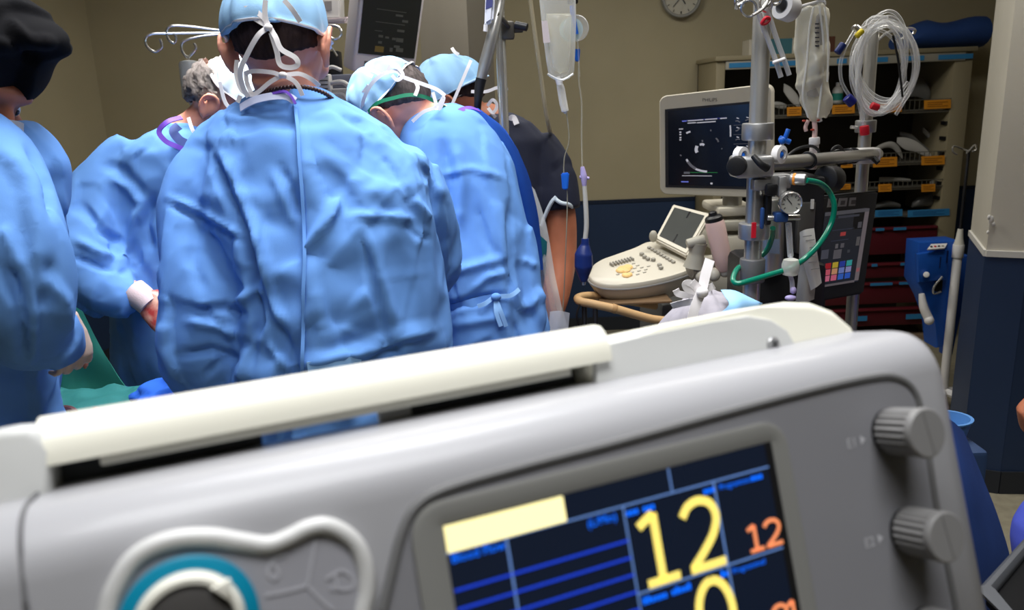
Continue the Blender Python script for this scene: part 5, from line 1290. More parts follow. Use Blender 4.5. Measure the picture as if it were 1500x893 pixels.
for k in range(8): key(896 + k * 4.2, 389 - k * 1.2, .006, .020, .010, M_KEY)
for k in range(9): key(951 + k * 4.4, 364 + k * 2.6, .012, .012, .008, M_KEY)
for (a, b) in ((940, 374), (944, 378), (949, 381), (957, 382), (966, 390), (968, 394)): key(a, b, .013, .013, .011, M_KEY)
for (a, b, s) in ((914, 395, .022), (909, 397, .016), (920, 392, .016), (917, 404, .014), (922, 403, .010)):
    p = UV(a, b); bm = BM(); lathe(bm, [(s * .9, 0), (s, .003), (s * .8, .007), (.001, .009)], MU @ T(p.x, p.y, 0), 14); obj('trackball_ring', bm, M_AMB, con)
for (a, b) in ((928, 386), (934, 389), (940, 392), (946, 395), (930, 393), (936, 397), (944, 399), (934, 402), (905, 402), (950, 390), (926, 399)): key(a, b, .012, .005, .003, M_KEYL)
# touch panel standing at the back of the console
qt = [PY(959, 349, 2.62), PY(1006, 373, 2.50), PY(1041, 312, 2.66), PY(986, 298, 2.78)]
part_slab('touch_panel', qt, .022, M_PUTTY, t, .005); part_slab('touch_screen', sub(qt, .09, .10, .90, .90, .002), .003, mat('touch_grey_glass', srgb(70, 72, 70), .12), t)
part_slab('reflection_strip', sub(qt, .50, .10, .54, .90, .0026), .0006, mat('touch_dark_line', srgb(34, 34, 36), .2), t)
bm = BM(); ell(bm, PY(957, 346, 2.60), (.014, .014, .02)); obj('panel_hinge', bm, M_PUTTYD, t)
# probe holder, gel bottle and side arm
bm = BM(); tube(bm, [PY(1022, 356, 2.40), PY(1020, 372, 2.40), PY(1016, 392, 2.40)], [.030, .024, .034], n=16); obj('probe_holder', bm, M_PUTTYD, t)
bm = BM(); box(bm, PY(1019, 355, 2.39), (.066, .05, .026), rz(-0), .0) if False else rcyl(bm, PY(1006, 358, 2.39), PY(1033, 350, 2.39), .016, .005); obj('probe_handle', bm, M_PUTTYD, t)
bm = BM(); tube(bm, [PY(1010, 395, 2.40), PY(1040, 386, 2.42), PY(1075, 380, 2.45)], .026, n=14); obj('console_arm', bm, M_PUTTYD, t)
for (a, b) in ((1028, 404), (1046, 402), (1062, 396)):
    bm = BM(); ell(bm, PY(a, b, 2.38), (.02, .02, .022), n=14, m=10); obj('probe_socket', bm, M_PUTTY, t)
bm = BM(); tube(bm, [PY(1066, 372, 2.38), PY(1074, 385, 2.38), PY(1066, 396, 2.38), PY(1054, 390, 2.38), PY(1054, 376, 2.38)], .007, n=8, closed=True); obj('bottle_ring', bm, M_PUTTYD, t)
# trunk, tiers and base
a, b = PY(1052, 290, 2.85), PY(1108, 430, 2.85)
for (x0, y0, x1, y1, Y, m) in ((1052, 302, 1112, 318, 2.80, M_PUTTY), (1046, 322, 1112, 340, 2.78, M_PUTTYD), (1048, 344, 1112, 372, 2.78, M_PUTTY)): pbox('side_tier', x0, y0, x1, y1, Y, .25, m, t, .012)
pbox('trunk', 968, 440, 1090, 470, 2.62, .45, mat('trunk_dark', srgb(92, 92, 90), .5), t, .02, bottom=.12); pbox('neck', 1000, 395, 1085, 445, 2.66, .3, M_PUTTYD, t, .02)
for (dx, dy) in ((-.2, -.08), (.26, -.08), (-.2, .38), (.26, .38)):
    bm = BM(); rcyl(bm, (pu.x + .15 + dx - .018, pu.y + dy, .06), (pu.x + .15 + dx + .018, pu.y + dy, .06), .06, .006); obj('wheel', bm, M_BLK, t)
bm = BM(); box(bm, (pu.x + .18, pu.y + .14, .12), (.56, .56, .05), None, .02); obj('wheel_base', bm, M_PUTTYD, t)
rl = [(982, 470, 2.34), (955, 467, 2.32), (928, 460, 2.30), (900, 452, 2.28), (868, 445, 2.28), (850, 441, 2.30), (847, 436, 2.34), (862, 433, 2.40), (885, 434, 2.46), (905, 438, 2.5), (960, 448, 2.6)]
bm = BM(); tube(bm, [PY(*q) for q in rl], .013, n=12, k=6); obj('front_rail', bm, M_WOOD, t)
bm = BM(); p = PY(899, 452, 2.28); rcyl(bm, PY(896, 450.5, 2.28), PY(903, 453, 2.28), .0145, .002); obj('rail_joint', bm, mat('tan_dark', srgb(176, 138, 92), .5), t)
for (a, b, Y) in ((856, 446, 2.30), (872, 448, 2.28)):
    p = PY(a, b, Y); bm = BM(); rcyl(bm, (p.x, p.y, .08), (p.x, p.y, p.z), .008); obj('rail_post', bm, mat('dark_steel', srgb(70, 70, 72), .3, .8), t)
bm = BM(); tube(bm, [PY(850, 445, 2.29), PY(845, 462, 2.28), PY(852, 485, 2.28), PY(866, 494, 2.28), PY(880, 498, 2.3)], .0035, n=6); obj('cable', bm, M_BLK, t)
tag(pbox('rail_tray', 880, 440, 985, 448, 2.36, .25, mat('tray_brown', srgb(120, 96, 70), .5), t, .004))
t = thing('gel_bottle', PY(1060, 395, 2.38), 'pale pink gel bottle with a black cap leaning in its holder', 'bottle')
p0, p1 = PY(1062, 396, 2.38), PY(1046, 322, 2.38); x_, y_, d_ = axes(p1 - p0); Mb = frame(p0, x_, y_, d_); L = (p1 - p0).length
bm = BM(); lathe(bm, [(.020, 0), (.025, .006), (.029, L * .35), (.030, L * .9), (.027, L * .98), (.012, L)], Mb, 22); obj('bottle_body', bm, M_PINK, t)
bm = BM(); lathe(bm, [(.027, L * .97), (.027, L * 1.05), (.022, L * 1.08), (.013, L * 1.09), (.012, L * 1.15), (.006, L * 1.17)], Mb, 22); obj('cap', bm, M_BLK, t)
# ================================================================== perfusion mast and what hangs on it
YM = 1.86
pm_ = PY(1108, 240, YM)
t = thing('perfusion_mast', base_loc(pm_), 'steel perfusion mast with collars and a cross bar in front of the monitor', 'mast')
bm = BM(); rcyl(bm, (pm_.x, pm_.y, .06), (pm_.x, pm_.y, 1.86), .0205, .002, 28); obj('post', bm, M_STEEL2, t)
pf = PY(1265, 225, 2.42)
bm = BM(); rcyl(bm, (pf.x, pf.y, .06), (pf.x, pf.y, 1.66), .0185, .002, 24); obj('post', bm, M_STEEL2, t)
mid = (pm_ + pf) / 2
bm = BM(); box(bm, (mid.x, mid.y, .05), (.2, .9, .06), T(0, 0, 0), .01); 
for v in bm.verts:
    v.co = T(mid.x, mid.y, 0) @ rz(math.degrees(math.atan2(pf.y - pm_.y, pf.x - pm_.x)) - 90) @ T(-mid.x, -mid.y, 0) @ v.co
obj('base_beam', bm, M_BLK, t)
def collar(y0, y1, r, Y=YM, X=None, m=None, px=1108):
    a, b = PY(px, y0, Y), PY(px, y1, Y); x, y = (pm_.x, pm_.y) if Y == YM else (pf.x, pf.y)
    bm = BM(); rcyl(bm, (x, y, b.z), (x, y, a.z), r, .003, 28); return obj('collar', bm, m or M_ALU, t)
collar(180, 205, .036); c2_ = collar(326, 349, .036); collar(378, 412, .030, m=mat('grey_block', srgb(112, 112, 114), .45, .4)); collar(176, 194, .030, 2.42, px=1262)
p = PY(1104, 337, YM - .035); bm = BM(); box(bm, p, (.010, .006, .036)); obj('red_mark', bm, M_RED, c2_)
# cross bar and its clamps
bm = BM(); rcyl(bm, pm_ + Vector((-.02, -.03, 0)), pf + Vector((.03, -.03, 0)), .0165, .002, 20); obj('cross_bar', bm, M_STEEL2, t)
bm = BM(); a = PY(1100, 243, YM - .02); box(bm, (a.x, a.y, a.z), (.088, .075, .050), None, .010, 3); cl_ = obj('bar_clamp', bm, M_ALU, t)
k0 = PY(1080, 243, YM - .06); bm = BM(); rcyl(bm, k0 + Vector((.02, .05, 0)), k0 + Vector((-.006, -.012, 0)), .022, .004); obj('clamp_knob', bm, M_BLK, cl_)
bm = BM(); tube(bm, [PY(1103, 228, YM - .075), PY(1114, 240, YM - .085), PY(1124, 246, YM - .08)], [.006, .008, .010], n=10); obj('lever', bm, M_BLK, cl_)
for (a, b) in ((1080, 228), (1136, 226)):
    c = PY(a, b, YM - .02); bm = BM(); lathe(bm, [(.012, 0), (.021, .002), (.021, .018), (.012, .02), (.012, 0)], frame(c, (.8, .6, 0), (0, 0, 1), (.6, -.8, 0)), 20, cap=False); hc = obj('hose_clamp', bm, M_OFFW, t)
    bm = BM(); ell(bm, c + Vector((.006, -.012, 0)), (.009, .008, .009), n=12, m=8); obj('hose_clamp_button', bm, M_BLUEP, hc)
bm = BM(); c = PY(1265, 228, 2.38); box(bm, c, (.085, .05, .046), rz(0), .008) ; obj('bar_clamp', bm, M_OFFW, t)
bm = BM(); tube(bm, [PY(1276, 228, 2.34), PY(1286, 238, 2.32)], .008, n=10); obj('lever', bm, M_BLK, t)
bm = BM(); cyl(bm, PY(1246, 186, 2.4), PY(1256, 187, 2.4), .005, n=8); obj('thumb_screw', bm, M_STEEL, t)
for (f, tilt) in ((.38, .1), (.74, -.1), (.78, .2), (.83, 0), (.68, .3)):
    c = pm_.lerp(pf, f) + Vector((0, -.03, 0)); d = (pf - pm_).normalized(); x_, y_, _ = axes(d)
    bm = BM(); tube(bm, [c + x_ * (.0195 * math.cos(s)) + y_ * (.0195 * math.sin(s)) + d * tilt * .03 * math.sin(s) for s in [2 * math.pi * i / 12 for i in range(12)]], .0035, n=6, closed=True); obj('cable_band', bm, M_BLK, t)
bm = BM(); tube(bm, [PY(a, b, 2.2) for a, b in ((1160, 250), (1172, 264), (1200, 262), (1226, 246), (1236, 226), (1228, 214), (1218, 222), (1226, 240))], .004, n=8); obj('cable', bm, M_BLK, t)
bm = BM(); tube(bm, [PY(a, b, 2.1) for a, b in ((1150, 232), (1168, 218), (1190, 214), (1200, 224), (1196, 240))], .004, n=8); obj('cable', bm, M_BLK, t)
hk = [PY(1262, 60, 2.42), PY(1290, 40, 2.40), PY(1320, 42, 2.38), PY(1326, 52, 2.37), PY(1320, 58, 2.37)]
for pts in (hk, [PY(1262, 70, 2.42), PY(1300, 48, 2.42), PY(1330, 42, 2.42), PY(1340, 44, 2.42), PY(1338, 50, 2.42)], [PY(1262, 60, 2.42), PY(1250, 44, 2.4), PY(1254, 38, 2.38), PY(1260, 42, 2.37)]):
    bm = BM(); tube(bm, [Vector((pf.x, pf.y, min(1.65, pts[0].z)))] + pts[1:], .0045, n=8); obj('hook', bm, M_STEEL, t)
bm = BM(); tube(bm, [(pm_.x, pm_.y, 1.80), PY(1145, -20, 2.0), PY(1190, -18, 2.12), PY(1204, -2, 2.15), PY(1206, 8, 2.15)], .005, n=8); obj('hook', bm, M_STEEL, t)
# regulator block, gauge and flow tube on the mast
rg = thing('gas_regulator', PY(1140, 300, YM), 'chrome gas regulator with round gauge clamped to the steel mast', 'regulator')
def cbox(name, x0, y0, x1, y1, Y, dp, m, par=rg, bev=.004): return pbox(name, x0, y0, x1, y1, Y, dp, m, par, bev)
cbox('valve_block', 1128, 255, 1160, 277, YM - .03, .05, M_ALU); cbox('bracket', 1140, 258, 1154, 290, YM - .04, .03, M_ALU); cbox('adapter', 1104, 262, 1130, 280, YM - .05, .03, M_ALU)
a, b = PY(1158, 262, YM - .03), PY(1181, 263, YM - .05)
bm = BM(); rcyl(bm, a, b, .013, .003); kb = obj('outlet_knob', bm, M_ALU, rg); bm = BM(); rcyl(bm, a.lerp(b, .18), a.lerp(b, .36), .0138, .001); obj('orange_ring', bm, mat('orange_ring', srgb(226, 140, 40), .4), kb)
g0 = PY(1158, 297, YM - .06); Mg = frame(g0, (1, 0, 0), (0, 0, 1), (-.1, -1, 0))
bm = BM(); lathe(bm, [(.020, -.02), (.0255, -.018), (.0265, .006), (.0245, .010), (.0225, .008), (.0225, .001)], Mg, 32, cap=False); gg = obj('gauge_case', bm, M_STEEL, rg)
bm = BM(); lathe(bm, [(.0225, .002), (.0225, .006)], Mg, 32); obj('gauge_face', bm, mat('gauge_face', srgb(160, 160, 152), .4), gg)
for k in range(9):
    bm = BM(); box(bm, (0, .018, .0065), (.0014, .005, .0006), Mg @ rz(-130 + 32 * k)); obj('gauge_tick', bm, M_INK, gg, smooth=False)
bm = BM(); box(bm, (0, .007, .0072), (.0013, .018, .0006), Mg @ rz(40)); obj('gauge_needle', bm, M_BLK, gg, smooth=False)
bm = BM(); rcyl(bm, PY(1124, 319, YM - .04), PY(1172, 318, YM - .04), .007, .002); obj('cross_pipe', bm, M_STEEL, rg)
cbox('blue_body', 1136, 311, 1156, 326, YM - .06, .03, mat('blue_anodised', srgb(52, 88, 150), .35, .5)); cbox('blue_tag', 1114, 304, 1121, 336, YM - .07, .012, MATS['blue_anodised']); cbox('side_block', 1122, 286, 1132, 330, YM - .04, .03, M_BLK)
bm = BM(); rcyl(bm, PY(1155, 326, YM - .04), PY(1158, 376, YM - .04), .007, .002); obj('flow_tube', bm, clear_mat('glass_tube', (.9, .9, .9), .25, .1), rg)
cbox('star_knob', 1122, 268, 1142, 288, YM - .065, .02, M_BLK, rg, .008)
# filter bulb and its tail
t = thing('line_filter', PY(1160, 430, YM), 'clear round line filter with a lilac tip hanging below the gauge', 'filter')
c = PY(1158, 391, YM - .045); bm = BM(); lathe(bm, [(.006, -.022), (.017, -.018), (.0205, -.008), (.0205, .008), (.017, .018), (.006, .022)], frame(c, (1, 0, 0), (0, 1, 0), (0, 0, 1)), 24); obj('bulb', bm, clear_mat('bulb_plastic', (.82, .82, .74), .42, .2), t)
bm = BM(); tube(bm, [c + Vector((0, 0, -.02)), PY(1160, 412, YM - .04), PY(1161, 428, YM - .04)], [.005, .0055, .006], n=10); obj('stem', bm, clear_mat('stem_plastic', (.82, .82, .85), .4, .2), t)
bm = BM(); ell(bm, PY(1158, 436, YM - .045), (.014, .008, .007), n=12, m=8); ell(bm, PY(1162, 425, YM - .045), (.0075, .0075, .009), n=12, m=8); obj('tip', bm, M_LILAC, t)
bm = BM(); tube(bm, [c + Vector((0, 0, .02)), PY(1158, 372, YM - .04)], .0045, n=10); obj('neck', bm, MATS['stem_plastic'], t)
gp_ = [(1181, 264, YM - .05), (1200, 268, YM - .03), (1214, 280, YM), (1222, 300, YM), (1218, 326, YM), (1204, 352, YM - .02), (1182, 376, YM - .05), (1158, 392, YM - .045), (1128, 402, YM - .05), (1098, 411, YM - .06), (1080, 415, YM - .06), (1074, 408, YM - .04), (1082, 392, YM), (1104, 382, YM + .05), (1122, 368, YM + .06), (1130, 350, YM + .05), (1132, 334, YM + .02)]
bm = BM(); tube(bm, [PY(*q) for q in gp_], .0068, n=12, k=7); tag(obj('green_gas_hose', bm, M_GREEN), 'glossy green gas hose looping from the regulator down past the filter', 'hose')
t = thing('paper_strip', PY(1190, 420, 1.92), 'creased white paper strips with print hanging under the green hose', 'paper')
sheet('strip', [[(1172, 340, 1.93), (1180, 336, 1.91), (1192, 334, 1.92)], [(1174, 370, 1.92), (1184, 368, 1.90), (1196, 366, 1.91)], [(1180, 395, 1.92), (1190, 396, 1.905), (1200, 392, 1.92)], [(1188, 425, 1.92), (1196, 420, 1.91), (1203, 414, 1.92)]], M_PAPER, t)
sheet('strip', [[(1172, 350, 1.95), (1180, 350, 1.94), (1188, 350, 1.95)], [(1170, 400, 1.95), (1182, 402, 1.93), (1194, 404, 1.95)], [(1166, 440, 1.95), (1180, 442, 1.93), (1192, 438, 1.95)]], mat('grey_paper', srgb(176, 174, 168), .7), t)
for (x, y) in ((1176, 346), (1180, 352), (1182, 376), (1184, 384), (1188, 394), (1186, 362)):
    q = [PY(x, y + 1.2, 1.898), PY(x + 13, y - .6, 1.898), PY(x + 13, y - 2, 1.898), PY(x, y, 1.898)]; part_slab('printed_line', q, .0004, mat('faint_print', srgb(150, 148, 146), .7), t, smooth=False)
# black control box and grey cylinder behind
t = thing('control_module', base_loc(PY(1170, 300, 2.06)), 'black control module on the pump behind the paper strips', 'control box')
pbox('housing', 1128, 258, 1212, 340, 2.06, .16, mat('matt_black', srgb(26, 26, 28), .55), t, .012, bottom=.72); pbox('face_plate', 1166, 296, 1196, 372, 2.045, .02, mat('module_grey', srgb(98, 96, 92), .4, .5), t, .004); pbox('pedestal', 1100, 385, 1215, 450, 2.0, .25, M_BLK, t, .02, bottom=0); pbox('label_tag', 1188, 292, 1193, 306, 2.04, .006, M_PAPER, t, 0)
bm = BM(); rcyl(bm, PY(1130, 290, 1.99), PY(1130, 400, 1.99), .03, .006); obj('steel_bottle', bm, M_STEEL2, t)
bm = BM(); rcyl(bm, PY(1208, 262, 2.08), PY(1222, 262, 2.12), .035, .006); obj('side_knob', bm, M_BLK, t)
q = [PY(1122, 370, 1.955), PY(1142, 372, 1.955), PY(1142, 350, 1.955), PY(1122, 350, 1.955)]; part_slab('label', q, .001, mat('pale_blue_label', srgb(150, 165, 190), .6), t)
# touch screen
qs = [PY(1172, 447, 2.20), PY(1266, 430, 2.36), PY(1288, 279, 2.42), PY(1192, 289, 2.26)]
t = thing('touch_display', base_loc(bil(qs, .5, 0)), 'charcoal touch display with coloured tiles beside the paper strips', 'display')
part_slab('housing', qs, .05, mat('charcoal_plastic', srgb(46, 47, 50), .45), t, .006)
sq2 = [PPL(*q, qs[0], (qs[1] - qs[0]).cross(qs[3] - qs[0]).normalized()) for q in ((1195, 422), (1256, 412), (1273, 304), (1208, 311))]
nq = (qs[1] - qs[0]).cross(qs[3] - qs[0]).normalized(); sq2 = [p + nq * .002 for p in sq2]
sc2 = part_slab('screen', sq2, .003, mat('touch_screen_dark', (.014, .016, .024), .25, emit=.5, ecol=(.02, .022, .03)), t, smooth=False)
def tile(u0, v0, u1, v1, c, s=.35): part_slab('screen_tile', sub(sq2, u0, v0, u1, v1, .0006), .0004, em('tile_%d_%d_%d' % c, srgb(*c), s), sc2, smooth=False)
tile(.90, .02, 1.0, 1.0, (120, 112, 116)); tile(.0, .95, 1.0, 1.0, (92, 92, 98)); tile(0, 0, .9, .03, (110, 104, 108))
for k, cs in enumerate([((190, 60, 70), (150, 70, 90), (210, 90, 130)), ((180, 40, 50), (220, 100, 120), (225, 120, 150)), ((205, 180, 60), (220, 160, 120), (225, 110, 140)), ((50, 70, 170), (120, 140, 210), (60, 110, 210)), ((60, 170, 170), (150, 150, 200), (50, 100, 210))]):
    u = -.02 + k * .165
    for j in range(3): tile(max(0, u), .07 + (2 - j) * .085, u + .13, .145 + (2 - j) * .085, cs[j])
tile(.30, .36, .48, .48, (100, 98, 104)); tile(.32, .50, .38, .56, (110, 108, 112)); tile(.44, .50, .52, .56, (96, 94, 100)); tile(.40, .66, .52, .71, (180, 70, 70)); tile(.80, .50, .88, .62, (96, 94, 96)); tile(.78, .74, .87, .82, (84, 84, 90)); tile(.02, .38, .18, .50, (84, 86, 98)); tile(.30, .90, .78, .93, (70, 72, 82)); tile(.91, .14, .99, .19, (210, 90, 100)); tile(.62, .42, .68, .46, (70, 72, 80)); tile(.20, .60, .60, .61, (60, 64, 80)); tile(.2, .74, .7, .75, (60, 64, 80))
for k, (u0, u1) in enumerate(((.20, .32), (.40, .58), (.68, .90))):
    q = [PPL(x, y, qs[0], nq) + nq * .002 for x, y in ((1211 + k * 15.5, 303.5 - k * .9), (1223.5 + k * 15.5, 302.8 - k * .9), (1225.5 + k * 15.5, 290.5 - k * .9), (1213 + k * 15.5, 291.2 - k * .9))]
    b_ = part_slab('icon_plate', q, .001, mat('icon_grey', srgb(150, 148, 146), .5), t, smooth=False); part_slab('icon_mark', sub(q, .25, .2, .75, .7, .0006), .0005, mat('icon_dark', srgb(88, 86, 86), .5), b_, smooth=False)
c = bil(qs, .5, .3, -.06); bm = BM(); tube(bm, [c, c + Vector((.02, .06, -.1)), Vector((c.x + .02, c.y + .06, .06))], .025, n=10); obj('support', bm, M_BLK, t)
bm = BM(); box(bm, (c.x + .02, c.y + .06, .03), (.36, .36, .06), None, .015); obj('foot_plate', bm, M_BLK, t)
# cardiotomy bag
Yr = 2.15
t = thing('reservoir_bag', PY(1193, 180, Yr), 'tall cloudy reservoir bag hanging beside the white tape roll', 'bag')
bm = BM(); inflate(bm, [(1165, 12), (1188, 8), (1206, 4), (1212, 14), (1214, 60), (1213, 110), (1214, 140), (1218, 156), (1216, 164), (1204, 170), (1196, 179), (1186, 178), (1176, 168), (1170, 150), (1167, 100), (1165, 50)], Yr, .026, 9, .9)
me = fuse(bm, .005, 2); crinkle(me, 26, .006, 71, L=(.08, .25), W=(.012, .03)); finish('bag', me, M_BAGC, t, angle=180)
for pts in ([(1192, 10), (1186, 40), (1182, 90), (1176, 140), (1184, 172)], [(1200, 8), (1206, 60), (1204, 120), (1198, 172)], [(1208, 10), (1213, 60), (1212, 120)]):
    bm = BM(); tube(bm, [PY(a, b, Yr - .028) for a, b in pts], .0028, n=6); obj('seam', bm, MATS['seam_film'], t)
sheet('inner_panel', [[(1196, 24, Yr - .02), (1200, 20, Yr - .026), (1206, 24, Yr - .02)], [(1186, 80, Yr - .022), (1194, 80, Yr - .028), (1204, 80, Yr - .022)], [(1182, 140, Yr - .02), (1192, 142, Yr - .026), (1202, 140, Yr - .02)]], clear_mat('grey_panel_film', (.42, .40, .38), .45, .3), t)
for y in (34, 40, 47, 54, 60, 66): q = [PY(1194, y + 2, Yr - .034), PY(1200, y + 2, Yr - .034), PY(1200, y, Yr - .034), PY(1194, y, Yr - .034)]; part_slab('printed_mark', q, .0005, M_INK, t, smooth=False)
bm = BM(); tube(bm, [PY(1165, 12, Yr), PY(1186, 6, Yr), PY(1206, 2, Yr), PY(1206, 9, Yr), PY(1188, 12, Yr), PY(1168, 15, Yr)], .004, n=8); obj('top_bar', bm, M_OFFW, t)
bm = BM(); tube(bm, [PY(1190, 8, Yr), PY(1204, -4, Yr), PY(1207, 5, Yr)], .003, n=6); obj('hanger', bm, M_OFFW, t)
for (pts, r, m) in (([(1193, 178), (1194, 190), (1193, 203)], .0065, M_PINK), ([(1184, 176), (1180, 186), (1181, 192)], .005, M_PINK), ([(1200, 172), (1202, 178)], .005, M_OFFW)):
    bm = BM(); tube(bm, [PY(a, b, Yr) for a, b in pts], r, n=10); obj('outlet', bm, m, t)
bm = BM(); rcyl(bm, PY(1193, 201, Yr), PY(1193, 212, Yr), .014, .003); obj('chamber_cap', bm, M_OFFW, t)
bm = BM(); rcyl(bm, PY(1193, 211, Yr), PY(1190, 248, Yr), .0115, .003); obj('chamber', bm, clear_mat('chamber_clear', (.9, .86, .84), .3, .15), t); bm = BM(); rcyl(bm, PY(1192, 224, Yr), PY(1190, 247, Yr), .0098, .003); obj('chamber_fluid', bm, mat('pink_fluid', srgb(206, 140, 124), .3), t)
for (a, b) in ((1178, 177), (1190, 190), (1198, 176)):
    bm = BM(); ell(bm, PY(a, b, Yr - .006), (.006, .004, .003), n=8, m=6); obj('red_trace', bm, mat('stain_red', srgb(196, 70, 50), .5), t)
# blue three-way tap
t = thing('stopcock', PY(1140, 218, 1.98), 'bright blue three way tap standing on the cross bar', 'valve')
bm = BM(); rcyl(bm, PY(1141, 222, 1.95), PY(1149, 204, 1.95), .004, .001); obj('clear_stem', bm, M_OFFW, t)
bm = BM(); rcyl(bm, PY(1149, 205, 1.95), PY(1155, 189, 1.95), .0055, .001); cyl(bm, PY(1142, 202, 1.95), PY(1157, 208, 1.95), .0065, n=10); ell(bm, PY(1146, 206, 1.94), (.009, .008, .009), n=12, m=8); obj('tap_body', bm, M_BLUEP, t)
# tape roll
c = PY(1151, 11, 1.98); dtr = Vector((-.80, -.55, .18)).normalized(); x_, y_, _ = axes(dtr); Mt = frame(c, x_, y_, dtr)
t = thing('tape_roll', c, 'white roll of tape hooked beside the steel mast', 'tape')
bm = BM(); lathe(bm, [(.0155, -.022), (.029, -.022), (.029, .016), (.0155, .016)], Mt, 32); vs = None
bm.free(); bm = BM()
rings = [[Mt @ Vector((r * math.cos(a), r * math.sin(a), z)) for a in [2 * math.pi * i / 32 for i in range(32)]] for r, z in ((.0165, -.022), (.029, -.022), (.030, -.02), (.030, .014), (.029, .016), (.0165, .016))]
loft(bm, rings, closed=True); obj('tape', bm, M_OFFW, t)
rings = [[Mt @ Vector((r * math.cos(a), r * math.sin(a), z)) for a in [2 * math.pi * i / 32 for i in range(32)]] for r, z in ((.0150, -.0225), (.0168, -.0225), (.0168, .0165), (.0150, .0165))]
bm = BM(); loft(bm, rings, closed=True); obj('core', bm, mat('core_grey', srgb(120, 122, 126), .6), t)
# hanging clamps: two tubing clamps with ring handles
def clamp_tool(c, px_rings, px_shaft, Y, label, mk):
    t = thing('tubing_clamp', PY(px_shaft[0][0], px_shaft[0][1], Y), label, 'surgical clamp', 'surgical clamps hung on the mast top')
    for (x, y, rx_, ry_) in px_rings:
        bm = BM(); tube(bm, [PY(x + rx_ * math.cos(s), y + ry_ * math.sin(s), Y + .01 * math.sin(s)) for s in [2 * math.pi * i / 14 for i in range(14)]], .0028, n=7, closed=True); obj('finger_ring', bm, M_STEEL, t)
    for pth in mk:
        bm = BM(); tube(bm, [PY(a, b, Y) for a, b in pth], [.0035, .0045, .003], n=7); obj('shank', bm, M_STEEL, t)
    return t
clamp_tool(0, [(1097, 12, 11, 12), (1122, 5, 9, 12)], [(1108, 20)], 1.80, 'steel clamp with wide ring handles hung at the left of the mast top', [[(1080, 8), (1092, 2), (1110, -6)], [(1103, 22), (1118, 12), (1126, 0)]])
clamp_tool(0, [(1135, -2, 9, 9), (1083, 4, 6, 9)], [(1130, 5)], 1.82, 'smaller steel clamp hooked over the mast top beside the tape', [[(1078, 14), (1082, 0), (1096, -4)], [(1122, 10), (1130, 2), (1142, 0)]])
t = thing('clear_tube_pair', PY(1135, 60, 1.82), 'pair of clear capped tubes tied to the mast with a red band', 'tube')
for pts in ([(1112, 20), (1118, 40), (1128, 66), (1136, 88), (1144, 113)], [(1124, 12), (1132, 40), (1140, 64), (1148, 86), (1156, 110)]):
    bm = BM(); tube(bm, [PY(a, b, 1.81) for a, b in pts], .0055, n=10); obj('tube', bm, clear_mat('grey_clear_tube', (.55, .55, .56), .45, .15), t)
bm = BM(); rcyl(bm, PY(1132, 92, 1.80), PY(1150, 86, 1.80), .004, .001); obj('joiner', bm, M_OFFW, t)
bm = BM(); tube(bm, [PY(1116, 34, 1.80), PY(1122, 26, 1.795), (PY(1127, 28, 1.80)), PY(1122, 34, 1.80)], .004, n=8, closed=True); obj('red_band', bm, M_RED, t)
# coil of clear tubing
Yk = 2.34
t = thing('tubing_coil', PY(1290, 170, Yk), 'coil of clear tubing with red and blue caps hanging on steel hooks', 'tubing')
rr_ = random.Random(8)
bm0 = []
for k in range(11):
    cx_, cy_ = 1294 + rr_.uniform(-9, 9), 97 + rr_.uniform(-8, 6); a_, b_ = 40 + rr_.uniform(-10, 9), 62 + rr_.uniform(-9, 9); tl_ = rr_.uniform(-.15, .1); dY = -.045 + .009 * k
    pts = []
    for i in range(16):
        s = 2 * math.pi * i / 16; x, y = a_ * math.cos(s), b_ * math.sin(s) * (1.0 if math.sin(s) > 0 else 1.05)
        pts.append(PY(cx_ + x + tl_ * y, cy_ + y, Yk + dY + .012 * math.sin(2 * s + k)))
    bm = BM(); tube(bm, pts, .0052, n=8, k=4, closed=True); obj('loop', bm, M_CLEAR, t)
for pts in ([(1252, 45), (1238, 70), (1231, 95), (1233, 120), (1244, 140)], [(1300, 26), (1275, 28), (1264, 60), (1258, 110), (1262, 160), (1266, 185)], [(1338, 60), (1342, 100), (1334, 130), (1322, 152), (1312, 168)], [(1258, 48), (1264, 42), (1280, 34)], [(1330, 120), (1310, 146), (1296, 160), (1284, 155)], [(1272, 50), (1262, 90), (1256, 130), (1262, 170), (1267, 186)]):
    bm = BM(); tube(bm, [PY(a, b, Yk - .06) for a, b in pts], .0054, n=8); obj('tail', bm, M_CLEAR, t)
for (a, b, m, r) in (((1226, 78), (1236, 64), M_DBLUE, .0105), ((1254, 54), (1264, 44), M_YEL, .008), ((1240, 142), (1250, 152), mat('deep_blue_plastic', srgb(24, 32, 120), .4), .014), ((1266, 184), (1267, 198), M_RED, .013), ((1276, 154), (1287, 158), M_RED, .010)):
    bm = BM(); rcyl(bm, PY(*a, Yk - .062), PY(*b, Yk - .062), r, .003); obj('cap', bm, m, t)
bm = BM(); tube(bm, [PY(1308, 52, Yk - .07), PY(1316, 90, Yk - .07), PY(1322, 142, Yk - .07)], .003, n=6); obj('dark_strap', bm, M_BLK, t)

